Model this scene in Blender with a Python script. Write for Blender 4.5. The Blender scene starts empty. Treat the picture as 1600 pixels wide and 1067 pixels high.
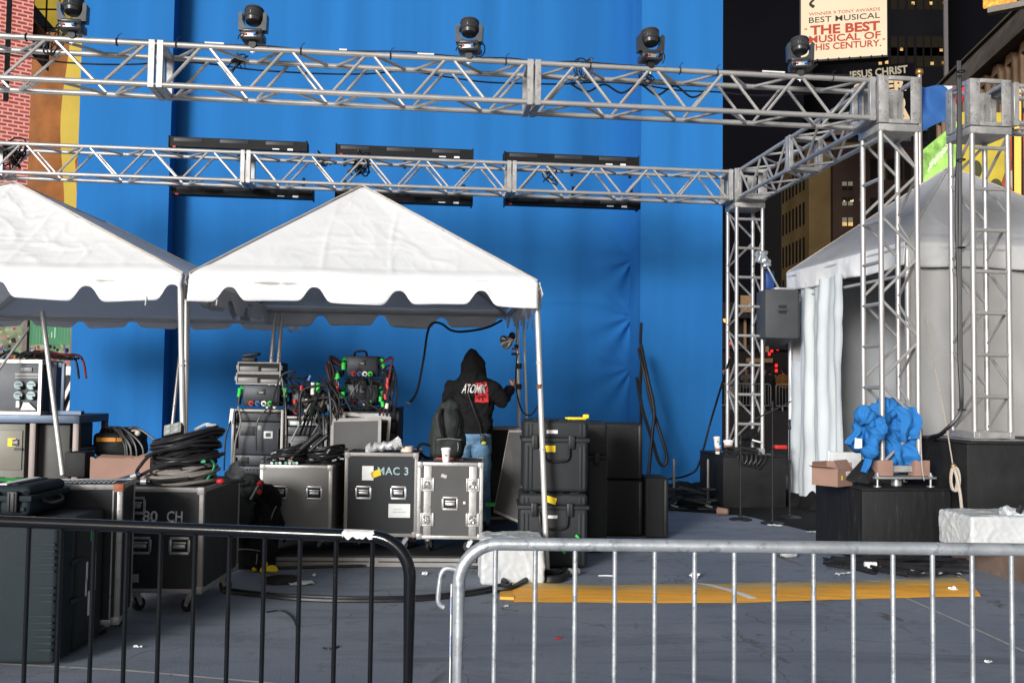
import bpy, bmesh, math, random
from mathutils import Vector as V, Matrix, noise
from mathutils.bvhtree import BVHTree
random.seed(7)
S = bpy.context.scene
COL = S.collection
R = math.radians

# ------------------------------------------------------------------ camera, world, sun, exposure
CAMZ, FPX, PITCH, ROLL = 1.55, 1500.0, math.atan(71 / 1500), 0.013
cam_d = bpy.data.cameras.new('camera'); cam = bpy.data.objects.new('camera', cam_d); COL.objects.link(cam)
cam_d.sensor_width = 36; cam_d.lens = FPX / 1600 * 36; cam_d.clip_start = .05; cam_d.clip_end = 2000
RM = Matrix.Rotation(math.pi / 2 + PITCH, 3, 'X') @ Matrix.Rotation(ROLL, 3, 'Z')
CP = V((0, 0, CAMZ))
cam.matrix_world = Matrix.Translation(CP) @ RM.to_4x4()
S.camera = cam
SUN_EL, SUN_AZ = R(12), R(27)          # soft light from behind the camera, a little to its left
W = bpy.data.worlds.new('World'); S.world = W; W.use_nodes = True
nt = W.node_tree; bg = nt.nodes['Background']
sky = nt.nodes.new('ShaderNodeTexSky'); sky.sky_type = 'NISHITA'; sky.sun_disc = False
sky.sun_elevation = SUN_EL; sky.sun_rotation = math.pi + SUN_AZ; sky.altitude = 0; sky.air_density = 1.0; sky.dust_density = 3.0; sky.ozone_density = .6
hs = nt.nodes.new('ShaderNodeHueSaturation'); hs.inputs['Saturation'].default_value = .45; nt.links.new(sky.outputs[0], hs.inputs['Color']); nt.links.new(hs.outputs[0], bg.inputs[0]); bg.inputs[1].default_value = 0.09
sd = bpy.data.lights.new('sun', 'SUN'); sd.energy = 4.1; sd.angle = R(17); sd.color = (.985, .995, 1)
sun = bpy.data.objects.new('sun', sd); COL.objects.link(sun)
sdir = V((-math.sin(SUN_AZ) * math.cos(SUN_EL), -math.cos(SUN_AZ) * math.cos(SUN_EL), math.sin(SUN_EL)))
sun.rotation_euler = sdir.to_track_quat('Z', 'Y').to_euler(); sun.location = (-8, -20, 18)
S.view_settings.view_transform = 'Standard'; S.view_settings.look = 'None'; S.view_settings.exposure = 0.06; S.view_settings.gamma = 1.0
S.cycles.max_bounces = 6; S.cycles.diffuse_bounces = 3; S.cycles.glossy_bounces = 3; S.cycles.transmission_bounces = 4

# ------------------------------------------------------------------ photo pixel (1600 x 1067) -> place helpers
def ray(px, py): return RM @ V(((px - 800) / FPX, -(py - 533.5) / FPX, -1))
def P(px, py, Y): d = ray(px, py); return CP + d * (Y / d.y)
def G(px, py, z=0.0): d = ray(px, py); return CP + d * ((z - CAMZ) / d.z)
def PL(px, py, p0, yaw):
    n = V((-math.sin(yaw), math.cos(yaw), 0)); d = ray(px, py)
    return CP + d * ((V((p0[0], p0[1], 0)) - V((0, 0, 0))).dot(n) / d.dot(n))
YAW = R(6.4)
U = V((math.cos(YAW), math.sin(YAW), 0)); N_ = V((-math.sin(YAW), math.cos(YAW), 0)); Z = V((0, 0, 1))

# ------------------------------------------------------------------ mesh helper
MW = {}
def rotz(a): return Matrix.Rotation(a, 4, 'Z')
def spl(pts, n=8, closed=False):
    pts = [V(p) for p in pts]; out = []; L = len(pts)
    rng = range(L) if closed else range(L - 1)
    for i in rng:
        if closed: a, b, c, d = pts[i - 1], pts[i], pts[(i + 1) % L], pts[(i + 2) % L]
        else: a, b, c, d = pts[max(i - 1, 0)], pts[i], pts[i + 1], pts[min(i + 2, L - 1)]
        for k in range(n):
            t = k / n
            out.append(.5 * ((2 * b) + (c - a) * t + (2 * a - 5 * b + 4 * c - d) * t * t + (3 * b - a - 3 * c + d) * t ** 3))
    if not closed: out.append(pts[-1])
    return out

class MB:
    def __init__(s): s.bm = bmesh.new()
    def merge(s, tmp, M=None, m=0):
        mp = {}
        for v in tmp.verts: mp[v] = s.bm.verts.new(M @ v.co if M else v.co)
        for f in tmp.faces:
            try:
                nf = s.bm.faces.new([mp[v] for v in f.verts]); nf.material_index = m
            except ValueError: pass
        tmp.free(); return s
    def box(s, c, sz, rot=None, bevel=0, seg=2, m=0, M=None):
        t = bmesh.new(); bmesh.ops.create_cube(t, size=1)
        for v in t.verts: v.co = V((v.co.x * sz[0], v.co.y * sz[1], v.co.z * sz[2]))
        if bevel: bmesh.ops.bevel(t, geom=list(t.edges), offset=bevel, segments=seg, profile=.5, affect='EDGES')
        X = Matrix.Translation(V(c)) @ (rot.to_4x4() if rot else Matrix())
        if M: X = M @ X
        return s.merge(t, X, m)
    def bx(s, a, b, bevel=0, m=0, seg=2, M=None):
        a, b = V(a), V(b)
        return s.box((a + b) / 2, [abs(b[i] - a[i]) for i in range(3)], None, bevel, seg, m, M)
    def ring(s, c, x, y, r, seg): return [s.bm.verts.new(c + (x * math.cos(2 * math.pi * i / seg) + y * math.sin(2 * math.pi * i / seg)) * r) for i in range(seg)]
    def cyl(s, p0, p1, r, r2=None, seg=10, m=0, caps=True):
        p0, p1 = V(p0), V(p1); d = (p1 - p0).normalized()
        x = d.orthogonal().normalized(); y = d.cross(x); r2 = r if r2 is None else r2
        a = s.ring(p0, x, y, r, seg); b = s.ring(p1, x, y, r2, seg)
        for i in range(seg):
            f = s.bm.faces.new((a[i], a[(i + 1) % seg], b[(i + 1) % seg], b[i])); f.material_index = m
        if caps:
            f = s.bm.faces.new(a[::-1]); f.material_index = m; f = s.bm.faces.new(b); f.material_index = m
        return s
    def tube(s, pts, r, seg=7, closed=False, m=0):
        pts = [V(p) for p in pts]
        pts = [p for i, p in enumerate(pts) if i == 0 or (p - pts[i - 1]).length > 1e-5]
        n = len(pts); rings = []; x = None
        for i in range(n):
            if closed: d = pts[(i + 1) % n] - pts[i - 1]
            else: d = pts[min(i + 1, n - 1)] - pts[max(i - 1, 0)]
            if d.length < 1e-7: d = V((0, 0, 1))
            d.normalize()
            if x is None: x = d.orthogonal().normalized()
            x = x - d * x.dot(d)
            if x.length < 1e-6: x = d.orthogonal()
            x.normalize(); y = d.cross(x)
            rr = r[i] if isinstance(r, (list, tuple)) else r
            rings.append(s.ring(pts[i], x, y, rr, seg))
        for i in range(n if closed else n - 1):
            a, b = rings[i], rings[(i + 1) % n]
            for k in range(seg):
                f = s.bm.faces.new((a[k], a[(k + 1) % seg], b[(k + 1) % seg], b[k])); f.material_index = m
        if not closed:
            f = s.bm.faces.new(rings[0][::-1]); f.material_index = m; f = s.bm.faces.new(rings[-1]); f.material_index = m
        return s
    def lathe(s, prof, M=None, seg=16, m=0):
        M = M or Matrix(); rs = []
        for r, z in prof: rs.append([s.bm.verts.new(M @ V((max(r, 1e-4) * math.cos(2 * math.pi * i / seg), max(r, 1e-4) * math.sin(2 * math.pi * i / seg), z))) for i in range(seg)])
        for a, b in zip(rs, rs[1:]):
            for k in range(seg):
                f = s.bm.faces.new((a[k], a[(k + 1) % seg], b[(k + 1) % seg], b[k])); f.material_index = m
        f = s.bm.faces.new(rs[0][::-1]); f.material_index = m; f = s.bm.faces.new(rs[-1]); f.material_index = m
        return s
    def ell(s, c, r, rot=None, seg=14, m=0):
        t = bmesh.new(); bmesh.ops.create_uvsphere(t, u_segments=seg, v_segments=max(6, seg // 2 + 2), radius=1)
        r = r if hasattr(r, '__len__') else (r, r, r)
        X = Matrix.Translation(V(c)) @ (rot.to_4x4() if rot else Matrix()) @ Matrix.Diagonal((r[0], r[1], r[2], 1))
        return s.merge(t, X, m)
    def caps(s, p0, p1, r0, r1, seg=14):
        p0, p1 = V(p0), V(p1); L = (p1 - p0).length; q = (p1 - p0).to_track_quat('Z', 'Y').to_matrix().to_4x4()
        pr = [(r0 * math.sin(a), -r0 * math.cos(a)) for a in [i * math.pi / 10 for i in range(6)]]
        pr += [(r1 * math.cos(a), L + r1 * math.sin(a)) for a in [i * math.pi / 10 for i in range(6)]]
        return s.lathe(pr, Matrix.Translation(p0) @ q, seg)
    def poly(s, pts, ext, m=0):          # planar polygon of 3-D points, extruded by the vector ext
        ext = V(ext); a = [s.bm.verts.new(V(p)) for p in pts]; b = [s.bm.verts.new(V(p) + ext) for p in pts]
        n = len(a)
        for f in ([a[::-1], b] + [[a[i], a[(i + 1) % n], b[(i + 1) % n], b[i]] for i in range(n)]):
            g = s.bm.faces.new(f); g.material_index = m
        return s
    def grid(s, fn, nu, nv, m=0, thick=0):
        rows = [[V(fn(i / nu, j / nv)) for i in range(nu + 1)] for j in range(nv + 1)]
        vs = [[s.bm.verts.new(p) for p in r] for r in rows]
        for j in range(nv):
            for i in range(nu):
                f = s.bm.faces.new((vs[j][i], vs[j][i + 1], vs[j + 1][i + 1], vs[j + 1][i])); f.material_index = m
        return s
    def add_mesh(s, me, M, m=0):
        t = bmesh.new(); t.from_mesh(me); return s.merge(t, M, m)
    def build(s, name, mats, parent=None, world=False, loc=None, rz=0, ang=38, smooth=True, solid=0):
        bm = s.bm
        bmesh.ops.recalc_face_normals(bm, faces=bm.faces)
        Mx = None
        if parent is not None and world: Mx = MW[parent].inverted()
        elif loc is not None and world: Mx = (Matrix.Translation(V(loc)) @ rotz(rz)).inverted()
        if Mx: bm.transform(Mx)
        me = bpy.data.meshes.new(name); bm.to_mesh(me); bm.free()
        for x in (mats if isinstance(mats, (list, tuple)) else [mats]): me.materials.append(x)
        if smooth and len(me.polygons):
            me.polygons.foreach_set('use_smooth', [True] * len(me.polygons)); me.set_sharp_from_angle(angle=R(ang))
        o = bpy.data.objects.new(name, me); COL.objects.link(o)
        if parent is not None: o.parent = parent; MW[o] = MW[parent]
        else:
            o.location = loc or (0, 0, 0); o.rotation_euler = (0, 0, rz); MW[o] = Matrix.Translation(V(loc or (0, 0, 0))) @ rotz(rz)
        if solid:
            md = o.modifiers.new('thickness', 'SOLIDIFY'); md.thickness = solid; md.offset = 0
        return o

def tag(o, label=None, cat=None, group=None, kind=None):
    if label: o['label'] = label
    if cat: o['category'] = cat
    if group: o['group'] = group
    if kind: o['kind'] = kind
    return o
def thing(name, label, cat, loc=(0, 0, 0), rz=0, group=None):
    o = bpy.data.objects.new(name, None); COL.objects.link(o); o.empty_display_size = .1
    o.location = loc; o.rotation_euler = (0, 0, rz); MW[o] = Matrix.Translation(V(loc)) @ rotz(rz)
    return tag(o, label, cat, group)
def kids(o): return [c for c in o.children]
def dup(o, loc=None, rz=None, label=None, parent=None):
    c = o.copy(); COL.objects.link(c)
    if parent is not None: c.parent = parent
    for ch in kids(o): dup(ch, parent=c)
    if loc is not None: c.location = loc
    if rz is not None: c.rotation_euler = (0, 0, rz)
    if loc is not None: MW[c] = Matrix.Translation(V(loc)) @ rotz(rz if rz is not None else o.rotation_euler.z)
    if label: c['label'] = label
    return c
def baked(mb, voxel, sm=4, disp=None):          # voxel-remesh overlapping closed shapes into one continuous surface
    me = bpy.data.meshes.new('tmp'); bmesh.ops.recalc_face_normals(mb.bm, faces=mb.bm.faces); mb.bm.to_mesh(me); mb.bm.free()
    o = bpy.data.objects.new('tmp', me); COL.objects.link(o)
    r = o.modifiers.new('r', 'REMESH'); r.mode = 'VOXEL'; r.voxel_size = voxel
    if sm: q = o.modifiers.new('s', 'SMOOTH'); q.iterations = sm; q.factor = .5
    dg = bpy.context.evaluated_depsgraph_get(); out = bpy.data.meshes.new_from_object(o.evaluated_get(dg))
    bpy.data.objects.remove(o); bpy.data.meshes.remove(me)
    b = MB(); b.bm.from_mesh(out); bpy.data.meshes.remove(out)
    if disp:
        b.bm.normal_update()
        for v, n in [(v, v.normal.copy()) for v in b.bm.verts]: v.co += disp(v.co, n)
    return b
def text_mesh(txt, size=1., bold=0., ext=.002, align='CENTER', sp=1.0):
    c = bpy.data.curves.new('t', 'FONT'); c.body = txt; c.size = size; c.offset = bold; c.extrude = ext; c.align_x = align; c.align_y = 'CENTER'
    c.space_character = sp; c.resolution_u = 3
    o = bpy.data.objects.new('t', c); COL.objects.link(o)
    dg = bpy.context.evaluated_depsgraph_get(); me = bpy.data.meshes.new_from_object(o.evaluated_get(dg))
    bpy.data.objects.remove(o); bpy.data.curves.remove(c); return me
def fit(me, w=None, h=None):
    xs = [v.co.x for v in me.vertices]; ys = [v.co.y for v in me.vertices]
    sx = w / (max(xs) - min(xs)) if w else None; sy = h / (max(ys) - min(ys)) if h else None
    sx = sx or sy; sy = sy or sx; cx = (max(xs) + min(xs)) / 2; cy = (max(ys) + min(ys)) / 2
    for v in me.vertices: v.co = V(((v.co.x - cx) * sx, (v.co.y - cy) * sy, v.co.z))
    return me
FACE = Matrix.Rotation(math.pi / 2, 4, 'X')       # text plane -> stands up facing -Y

# ------------------------------------------------------------------ materials
def nd(t, k, **kw):
    n = t.nodes.new(k)
    for a, b in kw.items(): setattr(n, a, b)
    return n
def mixc(t, fac, a, b, blend='MIX'):
    n = nd(t, 'ShaderNodeMix', data_type='RGBA', blend_type=blend)
    for i, x in ((0, fac), (6, a), (7, b)):
        if isinstance(x, bpy.types.NodeSocket): t.links.new(x, n.inputs[i])
        else: n.inputs[i].default_value = x if i == 0 else (*x[:3], 1)
    return n.outputs[2]
def ramp(t, src, lo, hi):
    n = nd(t, 'ShaderNodeMapRange'); n.inputs[1].default_value = lo; n.inputs[2].default_value = hi; t.links.new(src, n.inputs[0]); return n.outputs[0]
def tex(t, vec, scale, detail=4, rough=.55, dist=0):
    n = nd(t, 'ShaderNodeTexNoise'); n.inputs['Scale'].default_value = scale; n.inputs['Detail'].default_value = detail
    n.inputs['Roughness'].default_value = rough; n.inputs['Distortion'].default_value = dist; t.links.new(vec, n.inputs['Vector']); return n.outputs['Fac']
def mapv(t, vec, sc): n = nd(t, 'ShaderNodeMapping'); n.inputs['Scale'].default_value = sc; t.links.new(vec, n.inputs['Vector']); return n.outputs[0]
def mat(name, col, rough=.5, metal=0., var=.15, vs=6., bump=0., bs=40., spec=.3, col2=None, amt=.62, cs=18., stretch=None, trans=0., rvar=.12):
    m = bpy.data.materials.new(name); m.use_nodes = True; t = m.node_tree; b = t.nodes['Principled BSDF']
    vec = nd(t, 'ShaderNodeTexCoord').outputs['Object']
    if stretch: vec = mapv(t, vec, stretch)
    n1 = tex(t, vec, vs)
    lo = tuple(c * (1 - var) for c in col); hi = tuple(min(1, c * (1 + var)) for c in col)
    c = mixc(t, ramp(t, n1, .3, .7), lo, hi)
    if col2:
        n2 = tex(t, vec, cs, 6, .65); c = mixc(t, ramp(t, n2, amt, amt + .06), c, col2)
    t.links.new(c, b.inputs['Base Color'])
    b.inputs['Metallic'].default_value = metal; b.inputs['Specular IOR Level'].default_value = spec
    mr = nd(t, 'ShaderNodeMapRange'); mr.inputs[3].default_value = max(.05, rough - rvar); mr.inputs[4].default_value = min(1, rough + rvar)
    t.links.new(n1, mr.inputs[0]); t.links.new(mr.outputs[0], b.inputs['Roughness'])
    if bump:
        bn = nd(t, 'ShaderNodeBump'); bn.inputs['Strength'].default_value = bump; bn.inputs['Distance'].default_value = .01
        t.links.new(tex(t, vec, bs, 5), bn.inputs['Height']); t.links.new(bn.outputs[0], b.inputs['Normal'])
    if trans:
        tr = nd(t, 'ShaderNodeBsdfTranslucent'); t.links.new(c, tr.inputs[0]); mx = nd(t, 'ShaderNodeMixShader'); mx.inputs[0].default_value = trans
        t.links.new(b.outputs[0], mx.inputs[1]); t.links.new(tr.outputs[0], mx.inputs[2]); t.links.new(mx.outputs[0], t.nodes['Material Output'].inputs[0])
    return m
def emi(name, col, st=1., var=0., vs=3.):
    m = bpy.data.materials.new(name); m.use_nodes = True; t = m.node_tree; b = t.nodes['Principled BSDF']
    b.inputs['Base Color'].default_value = (.02, .02, .02, 1); b.inputs['Roughness'].default_value = .5
    b.inputs['Emission Strength'].default_value = st; b.inputs['Specular IOR Level'].default_value = 0.0
    if var:
        vec = nd(t, 'ShaderNodeTexCoord').outputs['Object']
        c = mixc(t, ramp(t, tex(t, vec, vs), .3, .7), tuple(x * (1 - var) for x in col), tuple(x * (1 + var) for x in col))
        t.links.new(c, b.inputs['Emission Color'])
    else: b.inputs['Emission Color'].default_value = (*col, 1)
    return m
ALU = mat('aluminium', (.44, .425, .41), .42, .55, .10, 3, .05, 60, col2=(.40, .38, .36), amt=.63, cs=9)
ALU2 = mat('worn_aluminium', (.40, .39, .38), .45, .5, .18, 9, .1, 60, col2=(.27, .24, .22), amt=.58, cs=22)
GALV = mat('galvanised_steel', (.47, .50, .53), .38, .6, .16, 14, .12, 70, col2=(.33, .35, .37), amt=.56, cs=30)
STEEL = mat('plain_steel', (.42, .42, .43), .4, .7, .15, 8, col2=(.25, .2, .17), amt=.62, cs=14)
BLKGLOSS = mat('black_gloss_paint', (.005, .006, .008), .13, 0, .2, 6, .04, 20, spec=.5, rvar=.05, col2=(.10, .09, .085), amt=.70, cs=26)
BLK = mat('black_plastic', (.011, .0115, .013), .48, 0, .2, 6, .15, 90, spec=.4)
BLKDULL = mat('black_painted_wood', (.0105, .0105, .011), .65, 0, .35, 5, .25, 30, spec=.3, col2=(.03, .027, .025), amt=.64, cs=10)
BLKSTREAK = mat('streaked_black_paint', (.010, .010, .011), .62, 0, .3, 5, .25, 30, spec=.3, col2=(.028, .026, .025), amt=.60, cs=5, stretch=(5, 5, .7))
RUB = mat('black_rubber', (.014, .014, .015), .5, 0, .2, 8, .1, 60)
CAB = mat('cable_jacket', (.016, .016, .018), .38, 0, .2, 10)
CABG = mat('grey_cable_jacket', (.21, .19, .17), .45, 0, .2, 10)
FABK = mat('black_cloth', (.007, .007, .0075), .9, 0, .25, 14, .4, 120, spec=.2)
BAGG = mat('dark_bag_nylon', (.018, .022, .021), .7, 0, .25, 10, .35, 80, spec=.3)
CARD = mat('cardboard', (.27, .165, .130), .8, 0, .08, 5, .1, 40, spec=.2)
PAPER = mat('white_paper', (.74, .74, .73), .7, 0, .05, 5, .1, 30)
CUP = mat('white_cup_card', (.78, .77, .75), .55, 0, .04, 6)
YEL = mat('yellow_tape', (.80, .58, .02), .5, 0, .06, 6)
ORG = mat('orange_tape', (.75, .27, .02), .5, 0, .08, 6)
GRN = mat('green_gaffer_tape', (.03, .55, .06), .55, 0, .06, 6)
RED = mat('red_plastic', (.45, .02, .02), .4, 0, .1, 6)
BLUP = mat('blue_plastic', (.03, .12, .35), .4, 0, .1, 6)
PLAM = mat('black_laminate', (.017, .019, .022), .5, 0, .2, 7, .12, 120, col2=(.055, .055, .055), amt=.68, cs=24)
PLAMB = mat('charcoal_laminate', (.022, .024, .027), .6, 0, .15, 7, .12, 120, col2=(.095, .092, .09), amt=.66, cs=24)
GLAM = mat('grey_laminate', (.19, .183, .175), .5, 0, .06, 3, .08, 120, col2=(.12, .11, .10), amt=.66, cs=14)
GLAM2 = mat('mid_grey_laminate', (.070, .068, .067), .55, 0, .1, 5, .1, 120, col2=(.20, .19, .18), amt=.68, cs=20)
PELI = mat('moulded_charcoal_plastic', (.019, .021, .024), .58, 0, .15, 6, .25, 160, col2=(.07, .07, .07), amt=.68, cs=25)
PELIG = mat('moulded_slate_plastic', (.019, .027, .032), .62, 0, .12, 5, .2, 160, spec=.12, col2=(.06, .065, .07), amt=.68, cs=20)
EQP = mat('equipment_faceplate', (.036, .040, .048), .45, .2, .1, 6, .05, 60)
EQPL = mat('light_equipment_faceplate', (.20, .20, .20), .5, .2, .12, 8)
WEDGE = mat('white_case_edging', (.27, .255, .245), .5, .2, .12, 10, .1, 50, col2=(.30, .27, .24), amt=.62, cs=24)
POLEM = mat('tent_pole_aluminium', (.58, .56, .54), .4, .45, .08, 3, col2=(.35, .30, .26), amt=.68, cs=12)
CANVAS = mat('white_tent_vinyl', (.80, .80, .80), .5, 0, .03, 2.2, .22, 26, spec=.3, trans=.14)
CANVASG = mat('shade_grey_vinyl', (.42, .42, .435), .55, 0, .05, 2.2, .35, 12, spec=.35, trans=.12)  # dimmer light on the right tent roof put into the grey; straps share it
CURT = mat('white_curtain_vinyl', (.60, .635, .65), .5, 0, .04, 2, .3, 16, trans=.1)
WRAP = mat('white_plastic_wrap', (.52, .535, .54), .38, 0, .05, 4, .4, 8, spec=.5)
CLEAR = mat('translucent_wrap', (.55, .55, .56), .25, 0, .15, 12, .6, 30, spec=.6, trans=.3)
DECK = mat('black_deck', (.018, .018, .019), .6, 0, .3, 4, .2, 40)
BLUE = mat('blue_backdrop_cloth', (.0200, .134, .372), .9, 0, .09, 1.6, .12, 160, spec=.05, stretch=(1.6, 1.6, .07))
BLUEB = mat('blue_bundle_cloth', (.022, .145, .40), .85, 0, .05, 4, .2, 90, spec=.15)

# ------------------------------------------------------------------ setting: ground
def ground_mat():
    m = bpy.data.materials.new('painted_blue_grey_asphalt'); m.use_nodes = True; t = m.node_tree; b = t.nodes['Principled BSDF']
    vec = nd(t, 'ShaderNodeTexCoord').outputs['Object']
    c = mixc(t, ramp(t, tex(t, vec, .9, 5), .3, .7), (.170, .200, .258), (.240, .265, .312))
    c = mixc(t, ramp(t, tex(t, vec, 4.5, 6, .7), .57, .74), c, (.120, .128, .150))
    c = mixc(t, ramp(t, tex(t, mapv(t, vec, (1, .35, 1)), 2.2, 5, .7, .6), .60, .66), c, (.115, .105, .105))
    c = mixc(t, ramp(t, tex(t, vec, 150, 2), .60, .70), c, (.32, .33, .35)); c = mixc(t, ramp(t, tex(t, vec, 70, 3, .7), .60, .68), c, (.13, .14, .17))
    v = nd(t, 'ShaderNodeTexVoronoi', feature='DISTANCE_TO_EDGE'); v.inputs['Scale'].default_value = .42
    ds = nd(t, 'ShaderNodeVectorMath', operation='ADD'); nz = nd(t, 'ShaderNodeTexNoise'); nz.inputs['Scale'].default_value = 2.; t.links.new(vec, nz.inputs['Vector'])
    t.links.new(vec, ds.inputs[0]); t.links.new(nz.outputs['Color'], ds.inputs[1]); t.links.new(ds.outputs[0], v.inputs['Vector'])
    c = mixc(t, ramp(t, v.outputs['Distance'], .004, .0), c, (.115, .115, .13))
    sp = tex(t, vec, 9, 3, .6, .4); c = mixc(t, ramp(t, sp, .735, .745), c, (.42, .41, .40))
    c = mixc(t, ramp(t, tex(t, mapv(t, vec, (.25, 1.6, 1)), 1.3, 6, .75, 1.2), .50, .72), c, (.125, .135, .165)); c = mixc(t, ramp(t, tex(t, vec, 34, 3, .7), .66, .72), c, (.10, .10, .115))
    t.links.new(c, b.inputs['Base Color']); b.inputs['Roughness'].default_value = .78; b.inputs['Specular IOR Level'].default_value = .35
    bn = nd(t, 'ShaderNodeBump'); bn.inputs['Strength'].default_value = .5; bn.inputs['Distance'].default_value = .007
    t.links.new(tex(t, vec, 90, 4), bn.inputs['Height']); t.links.new(bn.outputs[0], b.inputs['Normal'])
    return m
GM = ground_mat()
FARM = mat('far_pavement', (.085, .070, .072), .8, 0, .25, 2, .2, 30)
mb = MB()
mb.grid(lambda u, v: (-300 + 600 * u, -30 + 47.5 * v, 0), 12, 4)
tag(mb.build('ground', GM, smooth=False), kind='structure')
mb = MB(); ys = [(17.5, -.004), (38, .74), (420, .74)]
for (a, za), (b, zb) in zip(ys, ys[1:]): mb.grid(lambda u, v: (-300 + 600 * u, a + (b - a) * v, za + (zb - za) * v), 6, 3)
tag(mb.build('far_pavement', FARM, smooth=False), kind='structure')
LINE = mat('worn_white_line', (.50, .48, .44), .7, 0, .2, 10, col2=(.12, .12, .13), amt=.6, cs=16)
def strip(name, pts, w, m=LINE, z=.004):
    mb = MB(); pts = [V((p.x, p.y, z)) for p in pts]
    for a, b in zip(pts, pts[1:]):
        n = (b - a).cross(Z).normalized() * w / 2
        f = [mb.bm.verts.new(p) for p in (a - n, b - n, b + n, a + n)]; mb.bm.faces.new(f)
    return tag(mb.build(name, m, smooth=False), kind='structure')
strip('pavement_line', [G(-40, 1035), G(200, 1048), G(405, 1066), G(600, 1085)], .022)
strip('pavement_line', [G(1415, 934), G(1500, 972), G(1605, 1020)], .02)
# black matting on the ground in front of the rear tower
mb = MB(); q = [G(1008, 795), G(1165, 806), G(1290, 836), G(1330, 800), G(1300, 765), G(1000, 765)]
mb.poly([(p.x, p.y, .004) for p in q], (0, 0, .006)); tag(mb.build('floor_matting', FABK, smooth=False), kind='structure')
# raised stone kerb on the right
KERB = mat('brown_stone_kerb', (.15, .105, .085), .7, 0, .25, 3, .3, 18, col2=(.22, .19, .17), amt=.6, cs=6)
k0 = V((4.10, 8.85, 0)); mb = MB()
a = k0 - N_ * 4; b = k0 + N_ * 1.35
mb.poly([a, a + U * 14, b + U * 14, b], (0, 0, .21)); mb.poly([a + Z * .212 - U * .012, a + Z * .212 + U * .28, b + Z * .212 + U * .28, b + Z * .212 - U * .012], (0, 0, .03))
tag(mb.build('raised_kerb', KERB, smooth=False), kind='structure')

# ------------------------------------------------------------------ blue backdrop
WYAW = R(5.5); WU = V((math.cos(WYAW), math.sin(WYAW), 0)); WN = V((-math.sin(WYAW), math.cos(WYAW), 0))
w0 = P(1000, 500, 15.3); w0.z = 0
def wall_x(px, py=330, off=0): return (PL(px, py, w0 + WN * off, WYAW) - w0).dot(WU)
REC = .36; HT = 13.5
xl0, xl1, xr0, xr1 = wall_x(119), wall_x(263), 0.0, wall_x(1129)
bd = thing('blue_backdrop', 'huge wall draped in plain blue cloth behind the trusses and tents', 'backdrop', w0, WYAW)
def panel_fold(x, z, k): return .006 * math.sin(x * 9 + k) + .012 * noise.noise(V((x * 1.1, z * .22, k))) + .006 * noise.noise(V((x * 4, z * .5, k + 9)))
for (x0, x1, k) in ((xl0, xl1, 3.1), (xr0, xr1, 7.7)):
    mb = MB()
    mb.grid(lambda u, v: (x0 + (x1 - x0) * u, panel_fold(x0 + (x1 - x0) * u, v * HT, k), v * HT), 40, 90)
    for xe, s in ((x0, -1), (x1, 1)):
        mb.grid(lambda u, v: (xe, panel_fold(xe, v * HT, k) + (REC + .65) * u, v * HT), 6, 90)
    mb.build('side_panel', BLUE, bd, ang=60)
def cfold(x, z):
    d = .008 * math.sin(x * 7.0 + 2 * noise.noise(V((x * .6, 0, 5)))) + .03 * noise.noise(V((x * .8, z * .25, 2))) + .012 * noise.noise(V((x * 3.2, z * .35, 4)))
    for (ax, az, amp, k, r0) in ((.06, 3.72, .034, 9, .8), (.06, 1.9, .030, 11, .9), (.06, 2.75, .040, 10, .9)):
        rx, rz = x - ax, z - az; r = math.hypot(rx, rz) + 1e-4; th = math.atan2(rz, -rx)
        d += amp * math.sin(k * th + .6) * math.exp(-r / r0 * 1.6) * min(1, r / .25) * (1 if th < .35 else math.exp(-(th - .35) * 3))
    d += .40 * max(0, (x + 2.3) / 2.3) ** 2
    d -= .012 * math.exp(-((z - 2.95 - .03 * noise.noise(V((x * .7, 0, 1)))) / .035) ** 2)
    return d
mb = MB(); x0, x1 = xl1 - .02, .02
mb.grid(lambda u, v: (x0 + (x1 - x0) * (1 - (1 - u) ** 1.5), REC + cfold(x0 + (x1 - x0) * (1 - (1 - u) ** 1.5), v * HT), v * HT), 150, 420)
mb.build('centre_panel', BLUE, bd, ang=70)
mb = MB(); mb.bx((xl0 + .05, REC + .62, 0), (xr1 - .05, REC + 1.3, HT)); mb.build('wall_core', mat('dark_core', (.03, .03, .04), .8), bd)
mb = MB()
for x, y, zt in ((.012, -.015, 2.5),): mb.tube(spl([(x + .01 * math.sin(i * 2.1), y, .1 + zt * i / 9) for i in range(10)], 4), .022)
mb.build('seam_gap_tube', CAB, bd)  # black tube standing for the dark gap down the seam

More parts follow.
